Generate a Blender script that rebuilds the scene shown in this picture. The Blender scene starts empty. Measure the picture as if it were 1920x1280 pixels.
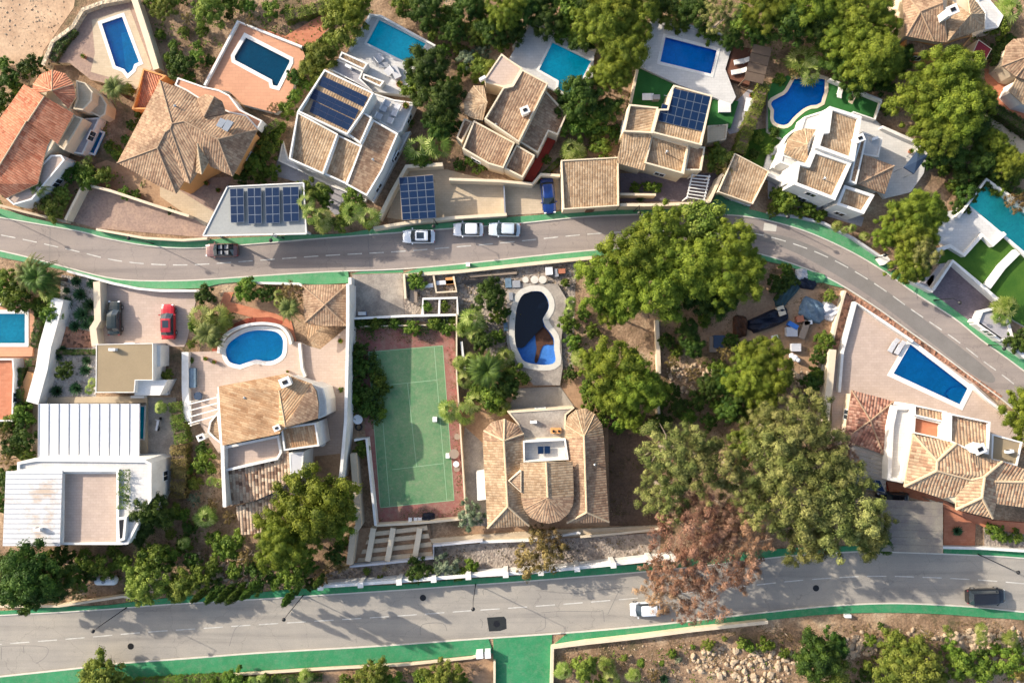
import bpy, math, random
import numpy as np
from mathutils import Vector, Matrix, Quaternion
from mathutils.geometry import tessellate_polygon
R_ = math.radians
# ---------------------------------------------------------------- camera, sky, sun, exposure
CH = 95.0                       # drone height above the street
PPM = 14.0                      # photograph pixels per metre at street level
sc = bpy.context.scene
cam = bpy.data.objects.new('drone_camera', bpy.data.cameras.new('drone_camera'))
sc.collection.objects.link(cam)
cam.location = (0, 0, CH); cam.rotation_euler = (0, 0, 0)
cam.data.sensor_width = 36; cam.data.lens = 36*CH/(1920/PPM); cam.data.clip_end = 3000; cam.data.clip_start = 1
sc.camera = cam
SUN_EL = 25.5
sd = Vector((-0.90, 0.435, 0)).normalized()*math.cos(R_(SUN_EL)); sd.z = math.sin(R_(SUN_EL))
w = bpy.data.worlds.new('World'); sc.world = w; w.use_nodes = True
nt = w.node_tree; bgn = nt.nodes['Background']; sky = nt.nodes.new('ShaderNodeTexSky')
sky.sky_type = 'NISHITA'; sky.sun_disc = False; sky.sun_elevation = R_(SUN_EL)
sky.sun_rotation = math.atan2(sd.x, sd.y) % (2*math.pi)
sky.air_density = 1.0; sky.dust_density = 3.0; sky.ozone_density = 0.6
nt.links.new(sky.outputs[0], bgn.inputs[0]); bgn.inputs[1].default_value = 0.15
sl = bpy.data.lights.new('sun', 'SUN'); sl.energy = 3.9; sl.angle = R_(0.55); sl.color = (1, .90, .76)
so = bpy.data.objects.new('sun', sl); sc.collection.objects.link(so); so.location = (-60, 30, 80)
so.rotation_euler = sd.to_track_quat('Z', 'Y').to_euler()
sc.view_settings.view_transform = 'Standard'; sc.view_settings.look = 'None'
sc.view_settings.exposure = 0.98; sc.view_settings.gamma = 1
C = sc.collection
rnd = random.Random(7)
# ---------------------------------------------------------------- helpers
def P(x, y, z=0.0):
    k = (CH-z)/CH/PPM
    return Vector(((x-960)*k, (640-y)*k, z))
def WP(pts, z=0.0): return [P(a, b, z) for a, b in pts]
def area(w): return sum(a.x*b.y-b.x*a.y for a, b in zip(w, w[1:]+w[:1]))/2
def ccw(w): return w if area(w) > 0 else w[::-1]
def inset(w, d):
    """positive d shrinks a ccw outline"""
    n = len(w); out = []
    for i in range(n):
        a, b, c = w[i-1], w[i], w[(i+1) % n]
        e1 = (b-a); e1.z = 0; e2 = (c-b); e2.z = 0
        if e1.length < 1e-6 or e2.length < 1e-6: out.append(b.copy()); continue
        e1.normalize(); e2.normalize()
        n1 = Vector((-e1.y, e1.x, 0)); n2 = Vector((-e2.y, e2.x, 0))
        m = n1+n2
        if m.length < .2: m = n1.copy()
        else: m = m/max(.35, (1+n1.dot(n2)))
        out.append(b+m*d)
    return out
def inside(p, poly):
    r = False; n = len(poly)
    for i in range(n):
        a, b = poly[i-1], poly[i]
        if (a.y > p.y) != (b.y > p.y) and p.x < (b.x-a.x)*(p.y-a.y)/(b.y-a.y)+a.x: r = not r
    return r
class MB:
    def __init__(s): s.v = []; s.f = []; s.m = []; s.smooth = False
    def face(s, pts, mi=0):
        i = len(s.v); s.v += [tuple(p) for p in pts]; s.f.append(tuple(range(i, i+len(pts)))); s.m.append(mi)
    def tess(s, loops, z, mi=0):
        L = [[Vector((p.x, p.y, 0)) for p in l] for l in loops]
        flat = [p for l in L for p in l]; i = len(s.v)
        s.v += [(p.x, p.y, z) for p in flat]
        for t in tessellate_polygon(L):
            a, b, c = [flat[k] for k in t]
            if (b-a).cross(c-a).z < 0: t = (t[0], t[2], t[1])
            s.f.append(tuple(i+k for k in t)); s.m.append(mi)
    def sides(s, w, z0, z1, mi=0, flip=False):
        n = len(w)
        for i in range(n):
            a, b = w[i], w[(i+1) % n]
            q = [(a.x, a.y, z0), (b.x, b.y, z0), (b.x, b.y, z1), (a.x, a.y, z1)]
            s.face(q[::-1] if flip else q, mi)
    def prism(s, w, z0, z1, mi=0, top=None, bottom=False):
        w = ccw(w); s.sides(w, z0, z1, mi)
        s.face([(p.x, p.y, z1) for p in w], mi if top is None else top)
        if bottom: s.face([(p.x, p.y, z0) for p in w][::-1], mi)
    def box(s, c, sz, rz=0, mi=0, rx=0, ry=0):
        M = Matrix.Translation(c) @ Matrix.Rotation(rz, 4, 'Z') @ Matrix.Rotation(rx, 4, 'X') @ Matrix.Rotation(ry, 4, 'Y')
        x, y, z = sz[0]/2, sz[1]/2, sz[2]/2
        p = [M @ Vector((a*x, b*y, c_*z)) for c_ in (-1, 1) for b in (-1, 1) for a in (-1, 1)]
        for q in ((0, 2, 3, 1), (4, 5, 7, 6), (0, 1, 5, 4), (2, 6, 7, 3), (0, 4, 6, 2), (1, 3, 7, 5)): s.face([p[k] for k in q], mi)
    def tube(s, a, b, r0, r1=None, n=8, mi=0, cap=True):
        a = Vector(a); b = Vector(b); r1 = r0 if r1 is None else r1
        q = (b-a).to_track_quat('Z', 'Y')
        A = [a+q @ Vector((math.cos(t)*r0, math.sin(t)*r0, 0)) for t in [2*math.pi*k/n for k in range(n)]]
        B = [b+q @ Vector((math.cos(t)*r1, math.sin(t)*r1, 0)) for t in [2*math.pi*k/n for k in range(n)]]
        for k in range(n): s.face([A[k], A[(k+1) % n], B[(k+1) % n], B[k]], mi)
        if cap: s.face(A[::-1], mi); s.face(B, mi)
    def ball(s, c, r, n=10, m=6, sz=1, mi=0):
        c = Vector(c)
        g = [[c+Vector((math.cos(2*math.pi*i/n)*math.sin(math.pi*j/m)*r, math.sin(2*math.pi*i/n)*math.sin(math.pi*j/m)*r, math.cos(math.pi*j/m)*r*sz)) for i in range(n)] for j in range(m+1)]
        for j in range(m):
            for i in range(n):
                q = [g[j][i], g[j+1][i], g[j+1][(i+1) % n], g[j][(i+1) % n]]
                if j == 0: q = q[:3]
                if j == m-1: q = [q[0], q[1], q[3]]
                s.face(q, mi)
    def strip(s, pts, wd, z0, z1, mi=0):
        """wall/line of width wd along world points"""
        n = len(pts); Lf = []; Rt = []
        for i in range(n):
            d = (pts[min(i+1, n-1)]-pts[max(i-1, 0)]); d.z = 0; d.normalize(); nn = Vector((-d.y, d.x, 0))*wd/2
            Lf.append(pts[i]+nn); Rt.append(pts[i]-nn)
        for i in range(n-1):
            a, b, c, d = Rt[i], Rt[i+1], Lf[i+1], Lf[i]
            s.face([(p.x, p.y, z1) for p in (a, b, c, d)], mi)
            if z1-z0 > .012:
                s.face([(a.x, a.y, z0), (b.x, b.y, z0), (b.x, b.y, z1), (a.x, a.y, z1)], mi)
                s.face([(c.x, c.y, z0), (d.x, d.y, z0), (d.x, d.y, z1), (c.x, c.y, z1)], mi)
        if z1-z0 > .012:
            for a, b in ((Lf[0], Rt[0]), (Rt[-1], Lf[-1])):
                s.face([(a.x, a.y, z0), (b.x, b.y, z0), (b.x, b.y, z1), (a.x, a.y, z1)], mi)
def off(o):
    v = Vector((0, 0, 0))
    while o is not None: v += o.location; o = o.parent
    return v
def obj(name, mb, mats, parent=None, local=False, smooth=False, uv=False):
    if not isinstance(mats, (list, tuple)): mats = [mats]
    me = bpy.data.meshes.new(name)
    o = bpy.data.objects.new(name, me); C.objects.link(o)
    V = np.array(mb.v, dtype=float) if mb.v else np.zeros((0, 3))
    if parent is not None: o.parent = parent
    if not local:
        if parent is not None: V = V-np.array(off(parent))
        elif len(V):
            c = (V.min(0)+V.max(0))/2; c[2] = V[:, 2].min(); V = V-c; o.location = c
    me.from_pydata([tuple(p) for p in V], [], mb.f)
    for m in mats: me.materials.append(m)
    if len(mats) > 1: me.polygons.foreach_set('material_index', mb.m)
    if smooth: me.polygons.foreach_set('use_smooth', [True]*len(mb.f))
    if uv:
        ul = me.uv_layers.new(name='UVMap')
        for p in me.polygons:
            n = p.normal.copy()
            if n.z < 0: n = -n
            e = Vector((0, 0, 1)).cross(n)
            e = Vector((1, 0, 0)) if e.length < .02 else e.normalized()
            d = n.cross(e)
            for li in p.loop_indices:
                c = Vector(me.vertices[me.loops[li].vertex_index].co)
                ul.data[li].uv = (c.dot(e)+50, c.dot(d)+50)
    me.update()
    return o
def tag(o, label=None, cat=None, group=None, kind=None):
    if label: o['label'] = label
    if cat: o['category'] = cat
    if group: o['group'] = group
    if kind: o['kind'] = kind
    return o
def thing(name, label, cat, loc, rz=0, group=None):
    o = bpy.data.objects.new(name, None); C.objects.link(o); o.location = loc; o.rotation_euler = (0, 0, rz)
    o.empty_display_size = .5
    return tag(o, label, cat, group)
def dup(root, label=None, loc=None, rz=None, group=None, scale=None):
    def cp(o, par):
        c = o.copy(); C.objects.link(c); c.parent = par
        for ch in kids.get(o, ()): cp(ch, c)
        return c
    c = cp(root, None)
    if label: c['label'] = label
    if loc is not None: c.location = loc
    if rz is not None: c.rotation_euler = (0, 0, rz)
    if group: c['group'] = group
    if scale is not None: c.scale = scale
    return c
class Kids(dict):
    def get(s, o, d=()): return list(o.children)
kids = Kids()
# ---------------------------------------------------------------- materials
def newmat(name):
    m = bpy.data.materials.new(name); m.use_nodes = True
    n = m.node_tree.nodes; l = m.node_tree.links
    return m, n, l, n['Principled BSDF']
def pos(n, l, obj_=False):
    if obj_: return n.new('ShaderNodeTexCoord').outputs['Object']
    return n.new('ShaderNodeNewGeometry').outputs['Position']
def noise(n, l, vec, scale, det=4, rough=.6, dist=0):
    t = n.new('ShaderNodeTexNoise'); t.inputs['Scale'].default_value = scale; t.inputs['Detail'].default_value = det
    t.inputs['Roughness'].default_value = rough; t.inputs['Distortion'].default_value = dist
    l.new(vec, t.inputs['Vector']); return t.outputs['Fac']
def ramp(n, l, fac, stops):
    r = n.new('ShaderNodeValToRGB'); e = r.color_ramp.elements
    while len(e) < len(stops): e.new(.5)
    for k, (p_, c) in enumerate(stops): e[k].position = p_; e[k].color = (*c, 1)
    l.new(fac, r.inputs[0]); return r.outputs[0]
def mixc(n, l, fac, a, b, mode='MIX'):
    x = n.new('ShaderNodeMix'); x.data_type = 'RGBA'; x.blend_type = mode
    if isinstance(fac, (int, float)): x.inputs[0].default_value = fac
    else: l.new(fac, x.inputs[0])
    for s, v in ((6, a), (7, b)):
        if isinstance(v, tuple): x.inputs[s].default_value = (*v, 1)
        else: l.new(v, x.inputs[s])
    return x.outputs[2]
def bump(n, l, bs, h, st, dist=.05):
    b = n.new('ShaderNodeBump'); b.inputs['Strength'].default_value = st; b.inputs['Distance'].default_value = dist
    l.new(h, b.inputs['Height']); l.new(b.outputs[0], bs.inputs['Normal'])
def surf(name, c, v=.18, rough=.85, s1=.25, s2=6, bm=.3, warm=None, metal=0, spec=.3, obj_=False, c2=None, lo=.35, hi=.65):
    """weathered surface: large patches between c and c2, plus fine grain"""
    m, n, l, b = newmat(name); p = pos(n, l, obj_)
    c2 = c2 or tuple(x*(1-v) for x in c)
    a = ramp(n, l, noise(n, l, p, s1, 6, .65), [(lo, c), (hi, c2)])
    g = noise(n, l, p, s2, 5, .7)
    gr = ramp(n, l, g, [(.3, (1-v*.9,)*3), (.7, (1+v*.5,)*3)])
    l.new(mixc(n, l, 1, a, gr, 'MULTIPLY'), b.inputs['Base Color'])
    b.inputs['Roughness'].default_value = rough; b.inputs['Metallic'].default_value = metal; b.inputs['Specular IOR Level'].default_value = spec
    if bm: bump(n, l, b, g, bm, .06)
    return m
def asph(name, c, c2):
    m, n, l, b = newmat(name); p = pos(n, l)
    mp = n.new('ShaderNodeMapping'); mp.inputs['Scale'].default_value = (.035, .75, 1); mp.inputs['Rotation'].default_value = (0, 0, -.06); l.new(p, mp.inputs[0])
    a = ramp(n, l, noise(n, l, p, .11, 7, .7), [(.36, c), (.62, c2)])
    s = ramp(n, l, noise(n, l, mp.outputs[0], 1, 5, .6), [(.32, (.78, .78, .79)), (.48, (1, 1, 1)), (.68, (1.1, 1.09, 1.07))])
    g = ramp(n, l, noise(n, l, p, 8, 5, .75), [(.3, (.84, .84, .84)), (.7, (1.1, 1.1, 1.1))])
    st = ramp(n, l, noise(n, l, p, .9, 8, .75), [(.30, (.72, .72, .73)), (.40, (1, 1, 1))])
    x = mixc(n, l, 1, mixc(n, l, 1, mixc(n, l, 1, a, s, 'MULTIPLY'), g, 'MULTIPLY'), st, 'MULTIPLY')
    v = n.new('ShaderNodeTexVoronoi'); v.feature = 'DISTANCE_TO_EDGE'; v.inputs['Scale'].default_value = .16
    w = n.new('ShaderNodeVectorMath'); w.operation = 'ADD'; q = n.new('ShaderNodeTexNoise'); q.inputs['Scale'].default_value = 1.2; l.new(p, q.inputs['Vector']); l.new(p, w.inputs[0]); l.new(q.outputs['Color'], w.inputs[1]); l.new(w.outputs[0], v.inputs['Vector'])
    ck = ramp(n, l, v.outputs['Distance'], [(.0, (.70, .70, .70)), (.007, (1, 1, 1))])
    l.new(mixc(n, l, .8, x, mixc(n, l, 1, x, ck, 'MULTIPLY')), b.inputs['Base Color']); b.inputs['Roughness'].default_value = .9
    bump(n, l, b, noise(n, l, p, 9, 4), .3, .05); return m
def wornp(name, c, c2, dirt):
    m, n, l, b = newmat(name); p = pos(n, l)
    a = ramp(n, l, noise(n, l, p, .22, 6, .65), [(.36, c), (.62, c2)])
    f = ramp(n, l, noise(n, l, p, 1.3, 9, .8), [(.46, (0, 0, 0)), (.70, (.8, .8, .8))])
    g = ramp(n, l, noise(n, l, p, 6, 5, .75), [(.3, (.82, .82, .82)), (.7, (1.12, 1.12, 1.12))])
    l.new(mixc(n, l, 1, mixc(n, l, f, a, dirt), g, 'MULTIPLY'), b.inputs['Base Color']); b.inputs['Roughness'].default_value = .8; b.inputs['Specular IOR Level'].default_value = .25; return m
def tilem(name, cols, pu=.34, pv=.42, col=0.0, st=.9):
    """barrel tiles: u across the slope, v down it; col = how much whole columns share a tone"""
    m, n, l, b = newmat(name)
    uv = n.new('ShaderNodeTexCoord').outputs['UV']; sp = n.new('ShaderNodeSeparateXYZ'); l.new(uv, sp.inputs[0])
    def mth(op, a, b_=None):
        x = n.new('ShaderNodeMath'); x.operation = op
        for i, q in enumerate((a, b_)):
            if q is None: continue
            if isinstance(q, (int, float)): x.inputs[i].default_value = q
            else: l.new(q, x.inputs[i])
        return x.outputs[0]
    fu = mth('FLOOR', mth('DIVIDE', sp.outputs[0], pu)); 
    wo = n.new('ShaderNodeTexWhiteNoise'); wo.noise_dimensions = '1D'; l.new(fu, wo.inputs['W'])
    fv = mth('FLOOR', mth('ADD', mth('DIVIDE', sp.outputs[1], pv), wo.outputs[0]))
    cb = n.new('ShaderNodeCombineXYZ'); l.new(fu, cb.inputs[0]); l.new(fv, cb.inputs[1])
    wn = n.new('ShaderNodeTexWhiteNoise'); wn.noise_dimensions = '2D'; l.new(cb.outputs[0], wn.inputs['Vector'])
    wc = n.new('ShaderNodeTexWhiteNoise'); wc.noise_dimensions = '1D'; l.new(fu, wc.inputs['W'])
    f = n.new('ShaderNodeMix'); f.inputs[0].default_value = col; l.new(wn.outputs[0], f.inputs[2]); l.new(wc.outputs[0], f.inputs[3])
    k = len(cols); base = ramp(n, l, f.outputs[0], [((i+.5)/k, c) for i, c in enumerate(cols)])
    big = ramp(n, l, noise(n, l, pos(n, l), .35, 5, .6), [(.32, (.70, .68, .68)), (.62, (1.08, 1.06, 1.04))])
    x = mixc(n, l, 1, base, big, 'MULTIPLY')
    fine = ramp(n, l, noise(n, l, pos(n, l), 4.2, 6, .8), [(.34, (.72, .69, .67)), (.5, (1, 1, 1)), (.68, (1.16, 1.15, 1.13))])
    x = mixc(n, l, 1, x, fine, 'MULTIPLY')
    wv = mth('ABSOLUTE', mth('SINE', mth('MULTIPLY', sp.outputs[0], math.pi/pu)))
    fr = mth('FRACT', mth('DIVIDE', sp.outputs[1], pv))
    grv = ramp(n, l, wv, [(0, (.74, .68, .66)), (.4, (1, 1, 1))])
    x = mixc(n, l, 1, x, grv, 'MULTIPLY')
    l.new(x, b.inputs['Base Color']); b.inputs['Roughness'].default_value = .85; b.inputs['Specular IOR Level'].default_value = .2
    h = mth('ADD', mth('MULTIPLY', wv, 1.0), mth('MULTIPLY', fr, -.35))
    bump(n, l, b, h, st, .07)
    return m
def pavem(name, c, c2, s=1.6, v=.12, grout=.8):
    m, n, l, b = newmat(name); p = pos(n, l)
    br = n.new('ShaderNodeTexBrick'); l.new(p, br.inputs['Vector']); br.inputs['Scale'].default_value = s
    br.inputs['Color1'].default_value = (*c, 1); br.inputs['Color2'].default_value = (*c2, 1)
    br.inputs['Mortar'].default_value = (*[x*grout for x in c], 1); br.inputs['Mortar Size'].default_value = .012
    g = ramp(n, l, noise(n, l, p, .5, 7, .7), [(.3, (1-v*1.5,)*3), (.7, (1+v,)*3)])
    f = ramp(n, l, noise(n, l, p, 7, 4, .7), [(.3, (1-v,)*3), (.7, (1+v*.6,)*3)])
    l.new(mixc(n, l, 1, mixc(n, l, 1, br.outputs[0], g, 'MULTIPLY'), f, 'MULTIPLY'), b.inputs['Base Color'])
    b.inputs['Roughness'].default_value = .8; b.inputs['Specular IOR Level'].default_value = .25
    return m
def rubblem(name, c, c2, s=2.2, dark=.35):
    m, n, l, b = newmat(name); p = pos(n, l)
    v = n.new('ShaderNodeTexVoronoi'); v.inputs['Scale'].default_value = s; l.new(p, v.inputs['Vector'])
    sp = n.new('ShaderNodeSeparateColor'); l.new(v.outputs['Color'], sp.inputs[0])
    a = ramp(n, l, sp.outputs[0], [(0, c), (.6, c2), (1, tuple(x*dark for x in c))])
    g = ramp(n, l, noise(n, l, p, .6, 6, .7), [(.35, (.7, .68, .66)), (.65, (1.1, 1.1, 1.1))])
    l.new(mixc(n, l, 1, a, g, 'MULTIPLY'), b.inputs['Base Color']); b.inputs['Roughness'].default_value = .9
    bump(n, l, b, v.outputs['Distance'], .7, .15)
    return m
def leafm(name, stops, tr=.25):
    m, n, l, b = newmat(name)
    at = n.new('ShaderNodeAttribute'); at.attribute_name = 'tint'
    oi = n.new('ShaderNodeObjectInfo')
    cr = ramp(n, l, at.outputs['Fac'], stops)
    hs = n.new('ShaderNodeHueSaturation'); l.new(cr, hs.inputs['Color'])
    def mr(a, b_):
        q = n.new('ShaderNodeMapRange'); q.inputs[3].default_value = a; q.inputs[4].default_value = b_; l.new(oi.outputs['Random'], q.inputs[0]); return q.outputs[0]
    l.new(mr(.485, .515), hs.inputs['Hue']); l.new(mr(.8, 1.2), hs.inputs['Value'])
    l.new(hs.outputs[0], b.inputs['Base Color']); b.inputs['Roughness'].default_value = .6; b.inputs['Specular IOR Level'].default_value = .2
    t = n.new('ShaderNodeBsdfTranslucent'); l.new(hs.outputs[0], t.inputs[0])
    mx = n.new('ShaderNodeMixShader'); mx.inputs[0].default_value = tr
    l.new(b.outputs[0], mx.inputs[1]); l.new(t.outputs[0], mx.inputs[2]); l.new(mx.outputs[0], n['Material Output'].inputs[0])
    return m
def waterm(name, tint, op=0.0):
    m, n, l, b = newmat(name); p = pos(n, l)
    tr = n.new('ShaderNodeBsdfTransparent'); l.new(ramp(n, l, noise(n, l, p, 1.4, 5, .7, 1.5), [(.35, tuple(x*.86 for x in tint)), (.62, tuple(min(1, x*1.06) for x in tint))]), tr.inputs[0])  # light and dark of ripples painted into the tint by noise
    gl = n.new('ShaderNodeBsdfGlossy'); gl.inputs['Roughness'].default_value = .06
    fz = n.new('ShaderNodeFresnel'); fz.inputs[0].default_value = 1.33
    h = noise(n, l, p, 2.2, 3, .6)
    bp = n.new('ShaderNodeBump'); bp.inputs['Strength'].default_value = .25; bp.inputs['Distance'].default_value = .05; l.new(h, bp.inputs['Height'])
    l.new(bp.outputs[0], gl.inputs['Normal']); l.new(bp.outputs[0], fz.inputs['Normal'])
    mx = n.new('ShaderNodeMixShader'); l.new(fz.outputs[0], mx.inputs[0]); l.new(tr.outputs[0], mx.inputs[1]); l.new(gl.outputs[0], mx.inputs[2])
    l.new(mx.outputs[0], n['Material Output'].inputs[0]); return m
def plain(name, c, rough=.5, metal=0, spec=.5, coat=0):
    m, n, l, b = newmat(name); b.inputs['Roughness'].default_value = rough; b.inputs['Metallic'].default_value = metal
    b.inputs['Specular IOR Level'].default_value = spec; b.inputs['Coat Weight'].default_value = coat
    a = ramp(n, l, noise(n, l, pos(n, l, True), 3, 4), [(.3, tuple(x*.9 for x in c)), (.7, tuple(min(1, x*1.06) for x in c))])
    l.new(a, b.inputs['Base Color']); return m
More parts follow.
